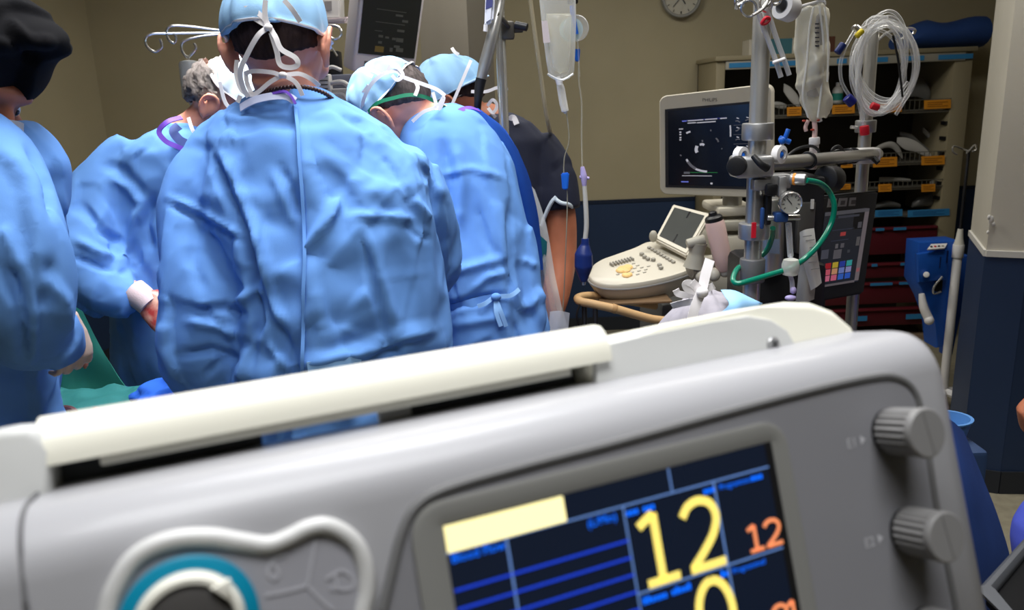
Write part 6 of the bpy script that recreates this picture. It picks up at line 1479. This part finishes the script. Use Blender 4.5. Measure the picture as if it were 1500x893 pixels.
# ================================================================== store shelves at the back right
YS = 4.52
xl, xr = PY(1050, 95, YS).x, PY(1428, 80, YS).x; zt = PY(1240, 82, YS).z
t = thing('storage_shelf', ((xl + xr) / 2, YS + .2, 0), 'tall beige storage shelving with wire baskets and dark red drawers', 'shelving')
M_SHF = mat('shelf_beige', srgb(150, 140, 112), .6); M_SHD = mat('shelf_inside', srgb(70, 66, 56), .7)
M_ORL = mat('orange_label', srgb(222, 146, 36), .6); M_BLL = mat('blue_label', srgb(52, 134, 190), .6); M_WIRE = mat('grey_wire', srgb(120, 118, 108), .4, .5); M_DRW = mat('drawer_dark_red', srgb(92, 26, 36), .5)
DPs = .44
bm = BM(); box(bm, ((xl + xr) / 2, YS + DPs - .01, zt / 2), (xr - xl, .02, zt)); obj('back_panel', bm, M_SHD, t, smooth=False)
for x in (xl + .025, xr - .05):
    w_ = .05 if x < (xl + xr) / 2 else .10
    bm = BM(); box(bm, (x, YS + DPs / 2, zt / 2), (w_, DPs - .022, zt), None, .004); sp_ = obj('side_panel', bm, M_SHF, t)
    for k in range(7):
        z = zt - .30 - k * .085; bm = BM(); box(bm, (x + (w_ / 2 + .006 if x < (xl + xr) / 2 else -w_ / 2 - .006), YS + .05, z), (.014, .05, .02)); obj('shelf_runner', bm, M_BLK, sp_)
bm = BM(); box(bm, ((xl + xr) / 2, YS + DPs / 2, zt + .012), (xr - xl + .02, DPs + .02, .025), None, .004); obj('top_board', bm, M_SHF, t)
bm = BM(); box(bm, ((xl + xr) / 2, YS + .01, zt - .025), (xr - xl - .1, .02, .045), None, .002); obj('header', bm, M_PUTTYD, t)
for (x0, x1) in ((1068, 1110), (1118, 1165), (1226, 1240), (1270, 1300), (1322, 1353), (1374, 1433)):
    x0 = min(x0, 1418); x1 = min(x1, 1424); y = PY((x0 + x1) / 2, 90, YS).z; a, b = PY(x0, 90, YS).x, PY(x1, 90, YS).x
    bm = BM(); box(bm, ((a + b) / 2, YS - .002, zt - .026), (b - a, .004, .026)); obj('header_label', bm, M_BLL, t, smooth=False)
def zrow(py): return PY(1300, py, YS).z
for py in (166, 242, 278, 318):
    z = zrow(py); bm = BM(); box(bm, ((xl + xr) / 2 - .02, YS + .22, z), (xr - xl - .15, .40, .012), None, .002); sh = obj('shelf_board', bm, mat('shelf_grey', srgb(108, 104, 94), .5), t)
    if py < 300:
        h_ = .055 if py < 270 else .035
        bm = BM()
        for k in range(2): box(bm, ((xl + xr) / 2 - .02, YS + .012, z + .012 + h_ * k), (xr - xl - .16, .004, .004))
        for k in range(46): box(bm, (xl + .06 + (xr - xl - .20) * k / 45, YS + .012, z + .008 + h_ / 2), (.003, .003, h_))
        o_ = obj('wire_front', bm, M_WIRE, t, smooth=False); o_['kind'] = 'stuff'
def lab(x0, y0, x1, y1, m, Y=YS + .004):
    q = [PY(x0, y1, Y), PY(x1, y1 - (x1 - x0) * .045, Y), PY(x1, y0 - (x1 - x0) * .045, Y), PY(x0, y0, Y)]; o_ = part_slab('shelf_label', q, .003, m, t, smooth=False)
    for k in (.28, .5, .72):
        part_slab('label_print', sub(q, .12, k - .04, .88 - .2 * (k == .5), k + .04, .0012), .0008, mat('label_ink', srgb(150, 92, 22), .6) if m is M_ORL else mat('label_ink_blue', srgb(30, 84, 140), .6), o_, smooth=False)
for q in ((1153, 157, 1174, 170), (1219, 154, 1252, 167), (1290, 151, 1321, 165), (1354, 147, 1393, 160), (1232, 232, 1249, 246), (1279, 231, 1314, 245), (1350, 229, 1384, 242), (1226, 270, 1246, 278), (1287, 270, 1306, 281), (1350, 270, 1370, 281)): lab(*q, M_ORL)
for q in ((1282, 308, 1322, 318), (1330, 308, 1391, 318)): lab(*q, M_BLL)
# drawers
dz = [(332, 374), (384, 408), (412, 446), (450, 478)]
for (y0, y1) in dz:
    z1, z0 = zrow(y0), max(.03, zrow(y1)); bm = BM(); box(bm, ((xl + xr) / 2 - .02, YS + .02, (z0 + z1) / 2), (xr - xl - .17, .03, z1 - z0 - .01), None, .006); d = obj('drawer', bm, M_DRW, t)
    bm = BM(); box(bm, ((xl + xr) / 2 - .02, YS - .002, z1 - .012), (xr - xl - .19, .016, .012), None, .003); obj('drawer_lip', bm, mat('drawer_lip_red', srgb(110, 34, 44), .5), d)
    for (a, b) in (((1282, 1294), (1308, 1326)) if y0 == 332 else ((1276, 1284), (1318, 1344)) if y0 == 384 else ((1274, 1306), (1316, 1342)) if y0 == 412 else ((1327, 1356), (1250, 1270))):
        xa, xb = PY(a, y0, YS).x, PY(b, y0, YS).x; zc = z1 - .012 if y0 < 440 else (z0 + z1) / 2
        bm = BM(); box(bm, ((xa + xb) / 2, YS - .012, zc), (xb - xa, .004, .016 if y0 < 440 else .03)); obj('drawer_label', bm, M_BLL, d, smooth=False)
bm = BM(); box(bm, ((xl + xr) / 2, YS + .2, .016), (xr - xl - .02, .36, .03)); obj('plinth', bm, mat('plinth_wood', srgb(150, 128, 104), .6), t, smooth=False)
# things kept on the shelves
def pouch(px, Y, label, m, th=.012, cat='package', grp='wrapped packs on the storage shelves'):
    """a soft wrapped pack: a bent strip with some thickness, from (px, py, half-height px) stations"""
    bm = BM(); rings = []
    n = len(px)
    st = spline([Vector((a, b, c)) for a, b, c in px], 4)
    for i, q in enumerate(st):
        h = max(.6, q.z); e = math.sin(math.pi * (i + .35) / (len(st) - .3)) ** .5
        c = PY(q.x, q.y, Y); s = 1 / ppm(c)
        rings.append([c + Vector((0, th * e * math.cos(a), h * s * math.sin(a))) for a in [2 * math.pi * j / 10 for j in range(10)]])
    loft(bm, rings); o = obj('wrapped_pack', bm, m); return tag(o, label, cat, grp)
M_PK = [mat('pack_film_a', srgb(168, 166, 160), .3), mat('pack_film_b', srgb(126, 126, 124), .25), mat('pack_film_c', srgb(196, 194, 188), .35), mat('pack_navy', srgb(30, 40, 84), .5)]
zz = YS + .12
pouch([(1280, 222, 5), (1292, 214, 4), (1306, 212, 5), (1316, 220, 6), (1322, 230, 3)], zz, 'arched grey wrapped pack above the second orange label of its shelf', M_PK[0])
pouch([(1314, 205, 4), (1326, 210, 9), (1340, 214, 8), (1354, 222, 6), (1364, 228, 2)], zz + .02, 'wide pale wrapped pack in the middle of the second shelf', M_PK[2])
pouch([(1318, 195, 3), (1334, 200, 4), (1348, 212, 4), (1362, 222, 3)], zz + .08, 'dark slanting wrapped pack lying on the wide pale pack', M_PK[1])
pouch([(1352, 190, 4), (1362, 200, 5), (1370, 212, 4), (1382, 226, 3)], zz + .10, 'narrow slanting wrapped pack in front of the navy bundle', M_PK[2], .02)
pouch([(1378, 184, 5), (1384, 200, 16), (1392, 206, 18), (1398, 210, 12)], zz + .14, 'navy cloth bundle near the end of the second shelf', M_PK[3], .05)
pouch([(1402, 178, 6), (1404, 196, 18), (1400, 214, 12), (1398, 226, 6)], zz + .05, 'tall white wrapped pack upright at the end of the second shelf', M_PK[2], .02)
pouch([(1148, 128, 6), (1158, 138, 10), (1168, 148, 8), (1172, 154, 3)], zz, 'crumpled white wrapped pack leaning at the left of the top shelf', M_PK[2])
pouch([(1130, 152, 3), (1142, 154, 5), (1152, 156, 3)], zz + .04, 'small grey wrapped pack at the left end of the top shelf', M_PK[0])
pouch([(1330, 134, 8), (1344, 128, 14), (1356, 134, 12), (1362, 140, 6)], zz + .12, 'dim grey wrapped pack behind the tubing coil on the top shelf', M_PK[1], .03)
pouch([(1288, 262, 3), (1304, 262, 3), (1322, 263, 3), (1334, 264, 2)], zz, 'thin white tube pack on the third shelf', M_PK[2])
pouch([(1362, 268, 3), (1378, 264, 4), (1396, 262, 4), (1404, 264, 2)], zz, 'flat pale pack at the end of the third shelf', M_PK[0])
pouch([(1336, 300, 4), (1350, 294, 8), (1372, 292, 9), (1388, 300, 5)], zz, 'crumpled clear pack above the long blue label', M_PK[1], .03)
pouch([(1282, 302, 3), (1300, 298, 5), (1318, 301, 3)], zz, 'low clear pack above the short blue label', M_PK[1], .03)
p = PY(1226, 152, zz + .05); t = thing('spray_bottle', p, 'pale bottle with a teal label standing on the top shelf', 'bottle')
bm = BM(); lathe(bm, [(.026, 0), (.03, .005), (.03, .075), (.022, .09), (.011, .1)], T(p), 18); obj('bottle_body', bm, M_PK[2], t); bm = BM(); lathe(bm, [(.0305, .02), (.0305, .06)], T(p), 18); obj('bottle_label', bm, mat('teal_label', srgb(36, 130, 116), .5), t); bm = BM(); lathe(bm, [(.013, .1), (.013, .12)], T(p), 14); obj('bottle_cap', bm, M_OFFW, t)
q = [PY(1096, 84, YS + .1), PY(1164, 80, YS + .1), PY(1164, 62, YS + .1), PY(1096, 66, YS + .1)]
z0 = zt + .0248
t = thing('glove_box', ((q[0].x + q[1].x) / 2, YS + .15, z0), 'teal carton with white ends lying on top of the shelving', 'box')
bm = BM(); box(bm, ((q[0].x + q[1].x) / 2, YS + .15, z0 + .043), (q[1].x - q[0].x - .04, .13, .085), None, .002); obj('carton', bm, mat('teal_carton', srgb(64, 116, 128), .6), t, smooth=False)
for x in (q[0].x + .01, q[1].x - .01): bm = BM(); box(bm, (x, YS + .15, z0 + .043), (.022, .131, .086)); obj('end_flap', bm, M_PUTTY, t, smooth=False)
a, b = PY(1166, 70, YS + .15).x, PY(1220, 70, YS + .15).x
bm = BM(); box(bm, ((a + b) / 2, YS + .2, z0 + .045), (b - a, .16, .088), None, .003); tag(obj('brown_box', bm, mat('brown_carton', srgb(96, 60, 44), .6), None, False), 'brown carton on the shelving top behind the reservoir bag', 'box')
bm = BM(); rings = []
for i in range(13):
    f = i / 12; x = PY(1322 + f * 120, 60, YS + .15).x; r_ = .045 + .038 * min(1, f * 3) + .006 * math.sin(9 * f)
    rings.append([Vector((x, YS + .2 + .12 * math.cos(s), max(z0 + .001, z0 + r_ * .95 + r_ * math.sin(s) * (.95 if math.sin(s) < 0 else 1 + .1 * math.sin(5 * f + s))))) for s in [2 * math.pi * j / 16 for j in range(16)]])
loft(bm, rings); tag(obj('folded_blue_wrap', bm, mat('blue_wrap', srgb(40, 74, 138), .7, bump=.2, bscale=60)), 'long folded blue wrap lying on the right of the shelving top', 'wrap')

# ================================================================== white drip pole with the blue pump by the pillar
Yw = 3.45
pw = PY(1400, 400, Yw)
t = thing('white_drip_pole', base_loc(pw), 'white drip pole with a thin dark rod and hook beside the pillar', 'drip pole')
bm = BM(); rcyl(bm, (pw.x, pw.y, .06), (pw.x, pw.y, PY(1398, 372, Yw).z), .019, .002); obj('pole', bm, M_OFFW, t)
zc0, zc1 = PY(1399, 374, Yw).z, PY(1399, 342, Yw).z
bm = BM(); rcyl(bm, (pw.x, pw.y, zc0 - .01), (pw.x, pw.y, zc0 + .05), .024, .003); obj('collar', bm, M_OFFW, t); bm = BM(); lathe(bm, [(.022, zc0 + .05), (.016, zc0 + .075), (.011, zc1 + .02)], T(pw.x, pw.y, 0), 16); obj('tapered_collar', bm, M_CREAM, t)
zr = PY(1412, 222, Yw).z
bm = BM(); rcyl(bm, (pw.x, pw.y, zc1), (pw.x, pw.y, zr), .007, .001); obj('rod', bm, mat('dark_steel', srgb(70, 70, 72), .3, .8), t)
for pts in ([(1410, 216), (1398, 214), (1396, 222), (1402, 226)], [(1410, 218), (1416, 224)], [(1410, 216), (1428, 212), (1430, 219), (1424, 222)]):
    bm = BM(); tube(bm, [Vector((pw.x, pw.y, zr))] + [PY(a, b, Yw - .02) for a, b in pts[1:]], .004, n=6); obj('hook', bm, M_STEEL, t)
feet(t, pw.x, pw.y, 5, .25, M_OFFW)
Mp = mat('pump_blue', srgb(26, 84, 176), .42)
t = thing('blue_pump', (pw.x - .08, pw.y, PY(1370, 480, Yw).z), 'bright blue infusion pump clamped to the white drip pole', 'pump')
def bpoly(name, px, Y, dp, m, par, bev=.008):
    P = [PY(a, b, Y) for a, b in px]; bm = BM(); prism(bm, [(p.x, p.z) for p in P], 0, dp, frame((0, Y, 0), (1, 0, 0), (0, 0, 1), (0, 1, 0)), bev=bev); return obj(name, bm, m, par)
bpoly('housing', [(1346, 355), (1404, 352), (1404, 440), (1398, 505), (1372, 510), (1372, 470), (1358, 440), (1342, 412)], Yw + .022, .12, Mp, t)
bpoly('back_plate', [(1384, 378), (1420, 374), (1412, 440), (1396, 520), (1384, 520)], Yw + .15, .06, mat('pump_blue_dark', srgb(30, 76, 160), .45), t); bpoly('front_block', [(1344, 372), (1388, 366), (1388, 410), (1346, 414)], Yw - .005, .03, Mp, t)
for (x, y, w_, h_) in ((1376, 384, 3, 8), (1386, 376, 4, 9)): pbox('slot', x, y - h_, x + w_, y + h_, Yw - .008, .01, mat('pump_navy', srgb(14, 34, 84), .5), t, 0)
q = [PY(1358, 365, Yw - .02), PY(1384, 363, Yw - .02), PY(1388, 356, Yw + .02), PY(1364, 357, Yw + .02)]; pn = part_slab('key_panel', q, .006, M_OFFW, t, .001)
for k, m in enumerate((M_BLK, M_RED, M_BLK, M_PUTTYD)): bm = BM(); ell(bm, bil(q, .15 + .22 * k, .4, .002), (.006, .006, .004), n=8, m=6); obj('key', bm, m, pn)
bm = BM(); rcyl(bm, PY(1357, 402, Yw - .005), PY(1357, 402, Yw - .03), .013, .003); obj('round_button', bm, M_OFFW, t)
bm = BM(); tube(bm, [PY(1350, 430, Yw), PY(1353, 450, Yw - .01), PY(1360, 466, Yw - .02)], [.012, .019, .02], n=14); obj('handle', bm, M_OFFW, t); bm = BM(); ell(bm, PY(1361, 469, Yw - .03), (.021, .021, .021), n=14, m=10); obj('handle_knob', bm, M_OFFW, t)
bm = BM(); tube(bm, [PY(1380, 405, Yw - .01), PY(1368, 420, Yw - .02), PY(1368, 430, Yw - .02), PY(1378, 427, Yw - .01)], .004, n=8); obj('wire_bail', bm, M_STEEL, t); bpoly('recess', [(1376, 402), (1382, 402), (1380, 428), (1366, 426)], Yw + .014, .012, M_BLK, t, .001)
# ================================================================== draped tables at the left
M_GRN = mat('green_drape_cloth', srgb(28, 112, 98), .75, bump=.15, bscale=400, var=.06, vscale=8)
M_TEALC = mat('teal_drape_cloth', srgb(52, 140, 140), .7, bump=.15, bscale=300)
M_TUBEB = mat('brown_red_tube', srgb(128, 84, 88), .3)
t = thing('instrument_table', (-.86, 1.56, 0), 'instrument table with teal and blue drapes beside the left gowned figure', 'table')
bm = BM(); box(bm, (-.88, 1.57, .885), (.38, .22, .02), None, .004); obj('table_top', bm, M_STEEL2, t)
for dx in (-.17, .17):
    for dy in (-.09, .09): bm = BM(); rcyl(bm, (-.88 + dx, 1.57 + dy, 0), (-.88 + dx, 1.57 + dy, .876), .012); obj('leg', bm, M_STEEL2, t)
def cloth_over(name, x0, x1, y0, y1, z, drop, m, parent, seed, amp=.006, th=.003):
    r = np.random.default_rng(seed); bm = BM(); nx, ny = 40, 30; ph = r.uniform(0, 6.28, 6); rows = []
    for i in range(nx + 1):
        row = []
        for j in range(ny + 1):
            u, v = -1.5 + 3 * i / nx, -1.5 + 3 * j / ny
            ox, oy = max(0, abs(u) - 1), max(0, abs(v) - 1); o_ = max(ox, oy)
            x = (x0 + x1) / 2 + max(-1, min(1, u)) * (x1 - x0) / 2; y = (y0 + y1) / 2 + max(-1, min(1, v)) * (y1 - y0) / 2
            w_ = math.sin(9 * u + ph[0]) * math.sin(7 * v + ph[1]) + .6 * math.sin(19 * u + 5 * v + ph[2])
            k = o_ / .5
            fl = .02 * k * math.sin(14 * (x + y) + ph[3]) + .03 * k
            if ox >= oy and ox > 0: x += math.copysign(fl, u)
            elif oy > 0: y += math.copysign(fl, v)
            row.append(bm.verts.new((x, y, z + (amp * w_ if o_ == 0 else 0) - drop * k)))
        rows.append(row)
    for p, q in zip(rows[:-1], rows[1:]):
        for j in range(ny): bm.faces.new((p[j], p[j + 1], q[j + 1], q[j]))
    bmesh.ops.solidify(bm, geom=bm.faces[:], thickness=th)
    return obj(name, bm, m, parent, angle=60)
cloth_over('teal_drape', -1.08, -.68, 1.45, 1.69, .905, .45, M_TEALC, t, 4)
t2 = thing('blue_drape_heap', (-.73, 1.56, .91), 'crumpled royal blue drape heaped under the grey haired surgeon', 'drape')
bm = BM(); ell(bm, (-.725, 1.57, .925), (.075, .10, .030)); ell(bm, (-.70, 1.60, .945), (.05, .07, .035)); me = fuse(bm, .006, 3); crumple(me, 30, .5, 5, .004, (1, 1, 1), .02); finish('drape', me, M_ROYAL, t2, angle=180)
bm = BM(); box(bm, PY(263, 566, 1.5), (.02, .006, .022), ) ; obj('white_tag', bm, M_PAPER, t2)
for k, (pts, lb) in enumerate([([(60, 625), (74, 606), (90, 598), (106, 600), (114, 612), (116, 628)], 'arched brown red tube rising from the instrument table at the left'), ([(136, 612), (138, 602), (142, 600), (150, 606), (190, 600), (215, 590), (240, 588)], 'brown red tube lying along the instrument table drape')]):
    bm = BM(); tube(bm, [PY(a, b, 1.44 + .03 * k) for a, b in pts], .0065, n=8); tag(obj('suction_line', bm, M_TUBEB), lb, 'tube', 'brown tubes on the instrument table')
t = thing('green_drape_stand', base_loc(PY(105, 520, 1.78)), 'green cloth drape hanging from a stand behind the left gloved hand', 'drape')
sheet('drape', [[(40, 452, 1.80), (80, 440, 1.76), (104, 446, 1.78), (120, 456, 1.80)], [(36, 500, 1.82), (84, 500, 1.73), (112, 502, 1.78), (142, 500, 1.82)], [(30, 560, 1.82), (84, 560, 1.72), (120, 556, 1.80), (172, 548, 1.82)], [(26, 620, 1.82), (90, 620, 1.72), (140, 612, 1.80), (204, 604, 1.82)], [(20, 760, 1.82), (90, 760, 1.72), (150, 760, 1.80), (250, 760, 1.82)]], M_GRN, t, .004, 5)
p = PY(84, 446, 1.80); bm = BM(); rcyl(bm, (p.x, p.y, .05), (p.x, p.y, p.z - .01), .012); obj('stand_pole', bm, M_STEEL2, t); feet(t, p.x, p.y, 4, .2)
# operating table between the surgeons
t = thing('operating_table', (-.46, 2.2, 0), 'operating table under royal blue drapes between the gowned surgeons', 'table')
bm = BM(); box(bm, (-.46, 2.3, .80), (.40, .95, .10), None, .03); obj('mattress', bm, M_BLK, t)
bm = BM(); box(bm, (-.46, 2.3, .40), (.22, .35, .70), None, .02); obj('column', bm, M_STEEL2, t)
bm = BM(); box(bm, (-.46, 2.3, .03), (.36, .7, .06), None, .02); obj('base', bm, M_STEEL2, t)
cloth_over('drape', -.66, -.26, 1.82, 2.78, .862, .40, M_ROYAL, t, 9, .012)

# ================================================================== F: seated person whose cap shows above the console
YF = 1.33
pF = person((.37, 1.40, 0), 'seated person in a grey cap with white ties just behind the console')
hF = look_frame(PY(1042, 528, YF + .02), (.10, 1, -.12), (0, .1, 1))
bm = BM(); head_bm(bm, hF, 1.0); o_ = hF.translation; nF = o_ + Vector((0, -.03, -.14)); core(bm, nF, (o_.x, o_.y, .80), (o_.x, o_.y, .52), hF, w=.105)
for s in (-1, 1):
    limb(bm, [(o_.x + s * .12, o_.y - .01, .82), (o_.x + s * .185, o_.y + .02, .77), (o_.x + s * .205, o_.y + .06, .67), (o_.x + s * .13, o_.y + .24, .63)], [.034, .036, .038, .03]); hand(bm, look_frame((o_.x + s * .12, o_.y + .26, .62), (-s * .2, 1, -.1), (0, 0, 1)), -s, .9)
finish_body(bm, pF, M_SKIN, .007, 4); eyes(hF, pF)
hair_shell(hF, pF, M_HAIRD, lo=124, hi=60, fr=80, seed=22)
M_CAPG = mat('cap_grey_cloth', srgb(146, 142, 148), .85, spec=.2, bump=.2, bscale=120, var=.08, vscale=30)
capF, ptF = cap_shell(hF, 'grey_cap', M_CAPG, pF, a=.096, b=.112, c=.100, cz=.026, tm=96, back=6, wr=.004, seed=23, band=M_WHITE)
sheet('cap_blue_flap', [[(1056, 424, YF - .02), (1076, 425, YF - .01), (1100, 436, YF), (1117, 444, YF)], [(1062, 434, YF - .06), (1082, 436, YF - .06), (1102, 444, YF - .03), (1114, 450, YF)], [(1068, 446, YF - .085), (1084, 450, YF - .08), (1096, 456, YF - .06), (1106, 462, YF - .03)], [(1050, 462, YF - .10), (1072, 466, YF - .095), (1090, 470, YF - .07), (1104, 476, YF - .03)]], mat('cap_flap_blue', srgb(140, 188, 226), .75, bump=.1, bscale=300), pF)
ties('cap_tie', pF, [[(1012, 474, YF - .115), (1018, 450, YF - .11), (1028, 425, YF - .10), (1034, 400, YF - .09), (1040, 380, YF - .08)]], YF, .016)
ties('cap_tie', pF, [[(1028, 428, YF - .10), (1010, 432, YF - .09), (994, 430, YF - .085), (990, 424, YF - .085)], [(1026, 428, YF - .10), (1008, 424, YF - .10), (1004, 416, YF - .10), (1012, 415, YF - .10), (1024, 426, YF - .10)], [(1028, 426, YF - .10), (1020, 418, YF - .10), (1014, 412, YF - .10)], [(1022, 440, YF - .10), (1000, 444, YF - .08), (984, 448, YF - .06)], [(1030, 426, YF - .10), (1042, 420, YF - .09), (1046, 418, YF - .09)]], YF, .011)
bm = BM(); ell(bm, PY(1029, 428, YF - .108), (.010, .008, .009), n=12, m=8); obj('knot', bm, M_WHITE, pF)
bm = BM(); loft(bm, [gz(o_.x, o_.y - .01, z, a, b) for z, a, b in ((nF.z + .01, .07, .065), (nF.z - .03, .15, .09), (.84, .185, .11), (.70, .165, .115), (.55, .17, .125), (.46, .18, .14))])
for s in (-1, 1): tube(bm, [(o_.x + s * .15, o_.y, .88), (o_.x + s * .20, o_.y + .02, .76), (o_.x + s * .205, o_.y + .05, .70)], [.06, .062, .058], n=16)
me = fuse(bm, .008, 4); crinkle(me, 40, .005, 81); finish('scrub_top', me, M_SCRUB, pF, angle=180)
for s in (-1, 1):
    bm = BM(); tube(bm, [(o_.x + s * .09, o_.y, .50), (o_.x + s * .12, o_.y + .36, .49), (o_.x + s * .12, o_.y + .40, .42), (o_.x + s * .12, o_.y + .36, .09)], [.085, .068, .066, .055], n=16); obj('trouser_leg', bm, M_SCRUB, pF)
    bm = BM(); loft(bm, [ring((o_.x + s * .12, o_.y + .40, z), (1, 0, 0), (0, 1, 0), a, b, 18, 2.6) for z, a, b in ((0, .045, .13), (.03, .05, .135), (.06, .045, .11), (.085, .035, .06))]); obj('shoe', bm, M_SHOE, pF)
t = thing('round_stool', (o_.x, o_.y - .02, 0), 'round black stool under the person in the grey cap', 'stool')
bm = BM(); lathe(bm, [(.15, .36), (.18, .37), (.18, .41), (.16, .425), (.01, .425)], T(o_.x, o_.y - .02, 0), 30); obj('seat', bm, M_BLK, t)
bm = BM(); rcyl(bm, (o_.x, o_.y - .02, .07), (o_.x, o_.y - .02, .37), .025); obj('post', bm, M_STEEL2, t); feet(t, o_.x, o_.y - .02, 5, .22)

# ================================================================== right edge: seated person, drape, tray
GX = .10
pG = person((1.62, 1.62, 0), 'person in violet blue scrubs at the right edge with a bare elbow')
hG = look_frame((1.64, 1.62, 1.34), (-.2, 1, -.1), (0, 0, 1))
e_ = PY(1520, 610, 1.55)
bm = BM(); head_bm(bm, hG, 1.0); core(bm, (1.64, 1.60, 1.17), (1.64, 1.60, .98), (1.64, 1.60, .62), hG, w=.13)
limb(bm, [(1.52, 1.60, 1.07), (1.40, 1.575, 1.0), e_, e_ + Vector((.22, .08, -.02))], [.036, .040, .045, .030]); hand(bm, look_frame(e_ + Vector((.23, .085, -.02)), (1, .3, 0), (0, 0, 1)), 1, .9)
limb(bm, [(1.80, 1.60, 1.10), (1.86, 1.60, .95), (1.86, 1.68, .84), (1.76, 1.84, .84)], [.048, .046, .04, .03]); hand(bm, look_frame((1.76, 1.85, .84), (-.4, 1, 0), (0, 0, 1)), -1, .9)
finish_body(bm, pG, M_SKIN2, .008, 4); eyes(hG, pG); hair_shell(hG, pG, M_HAIRD, lo=130, hi=2, fr=70, seed=33)
M_VIO = mat('violet_scrub_cloth', srgb(78, 92, 200), .75, bump=.1, bscale=300)
bm = BM(); loft(bm, [gz(1.64, 1.60, z, a, b) for z, a, b in ((1.18, .075, .07), (1.14, .16, .095), (1.05, .185, .115), (.90, .165, .12), (.72, .18, .13), (.58, .19, .14))])
for s in (-1, 1): tube(bm, [(1.64 + s * .16, 1.60, 1.12), (1.64 + s * .22, 1.585, 1.03), (1.64 + s * .225, 1.58, 1.0)], [.06, .062, .060], n=16)
me = fuse(bm, .009, 4); crinkle(me, 40, .005, 91); finish('scrub_top', me, M_VIO, pG, angle=180)
k_ = PY(1530, 778, 1.52)
kn_ = k_ + Vector((.03, .02, 0))
for hip, knee, foot in (((1.55, 1.58, .62), kn_, (kn_.x + .05, kn_.y - .02, 0)), ((1.73, 1.62, .62), Vector((1.74, 2.0, .60)), (1.74, 1.98, 0))):
    bm = BM(); f_ = Vector(foot); mid_ = Vector(hip).lerp(knee, .6)
    tube(bm, [hip, mid_, knee, knee.lerp(f_, .25), f_ + Vector((0, 0, .09))], [.095, .085, .072, .068, .055], n=18); m3 = fuse(bm, .009, 3); crinkle(m3, 20, .005, 95); finish('trouser_leg', m3, M_VIO, pG, angle=180)
    d_ = (knee - Vector(hip)); d_.z = 0; d_.normalize(); Ms = frame(f_, (d_.y, -d_.x, 0), d_, (0, 0, 1))
    bm = BM(); loft(bm, [[Ms @ p for p in ring((0, .04, z), (1, 0, 0), (0, 1, 0), a, b, 18, 2.6)] for z, a, b in ((0, .045, .13), (.03, .05, .135), (.06, .045, .11), (.085, .035, .06))]); obj('shoe', bm, M_SHOE, pG)
t = thing('saddle_stool', (1.64, 1.58, 0), 'stool under the person in violet scrubs', 'stool')
bm = BM(); lathe(bm, [(.15, .46), (.19, .47), (.19, .51), (.16, .525), (.01, .525)], T(1.64, 1.58, 0), 30); obj('seat', bm, M_BLK, t); bm = BM(); rcyl(bm, (1.64, 1.58, .07), (1.64, 1.58, .47), .025); obj('post', bm, M_STEEL2, t); feet(t, 1.64, 1.58, 5, .22)
t = thing('draped_trolley', base_loc(PY(1430, 760, 1.12)), 'low trolley under a dark blue drape at the right of the console', 'trolley')
sheet('blue_drape', [[(1340, 622, 1.20), (1385, 612, 1.16), (1412, 632, 1.22)], [(1340, 690, 1.16), (1400, 690, 1.10), (1440, 700, 1.20)], [(1340, 760, 1.14), (1410, 765, 1.07), (1464, 762, 1.18)], [(1340, 840, 1.12), (1420, 850, 1.05), (1484, 838, 1.16)], [(1340, 960, 1.12), (1420, 980, 1.04), (1492, 950, 1.15)]], mat('dark_blue_drape', srgb(42, 68, 130), .85, spec=.2, bump=.12, bscale=300, var=.08, vscale=12), t, .004, 5)
p = PY(1390, 660, 1.30); bm = BM(); box(bm, (p.x, 1.36, (p.z) / 2), (.14, .14, p.z), None, .01); obj('cabinet', bm, M_NAVY, t)
c = PY(1418, 668, 1.42); t = thing('blue_basin', c, 'small light blue plastic basin behind the draped trolley', 'basin')
zb = p.z + .001
t.location = (p.x + .02, 1.37, zb)
bm = BM(); rings = [[Vector((p.x + .028 + r * math.cos(a), 1.37 + r * .8 * math.sin(a), zb + z)) for a in [2 * math.pi * i / 24 for i in range(24)]] for r, z in ((.02, .0), (.040, 0), (.046, .028), (.050, .030), (.050, .033), (.044, .033), (.038, .005), (.02, .005))]
loft(bm, rings); obj('bowl', bm, mat('light_blue_plastic', srgb(70, 118, 172), .5), t)
t = thing('black_tray', PZ(1520, 860, .86), 'black tray with a grey rim in the lower right corner', 'tray')
tq = [PZ(a, b, .86) for a, b in ((1446, 868), (1512, 792), (1640, 860), (1560, 990))]
bm = BM(); prism(bm, [(p.x, p.y) for p in tq], .84, .86, None, .004); obj('tray_top', bm, mat('tray_black', srgb(12, 12, 13), .8, spec=.15), t)
bm = BM(); tube(bm, [p + Vector((0, 0, .002)) for p in tq], .010, n=10, closed=True, smooth=False); obj('tray_rim', bm, mat('rim_grey', srgb(62, 64, 68), .6), t)
c = sum(tq, Vector()) / 4; bm = BM(); rcyl(bm, (c.x, c.y, .05), (c.x, c.y, .84), .02); obj('tray_post', bm, M_STEEL2, t); feet(t, c.x, c.y, 4, .2)
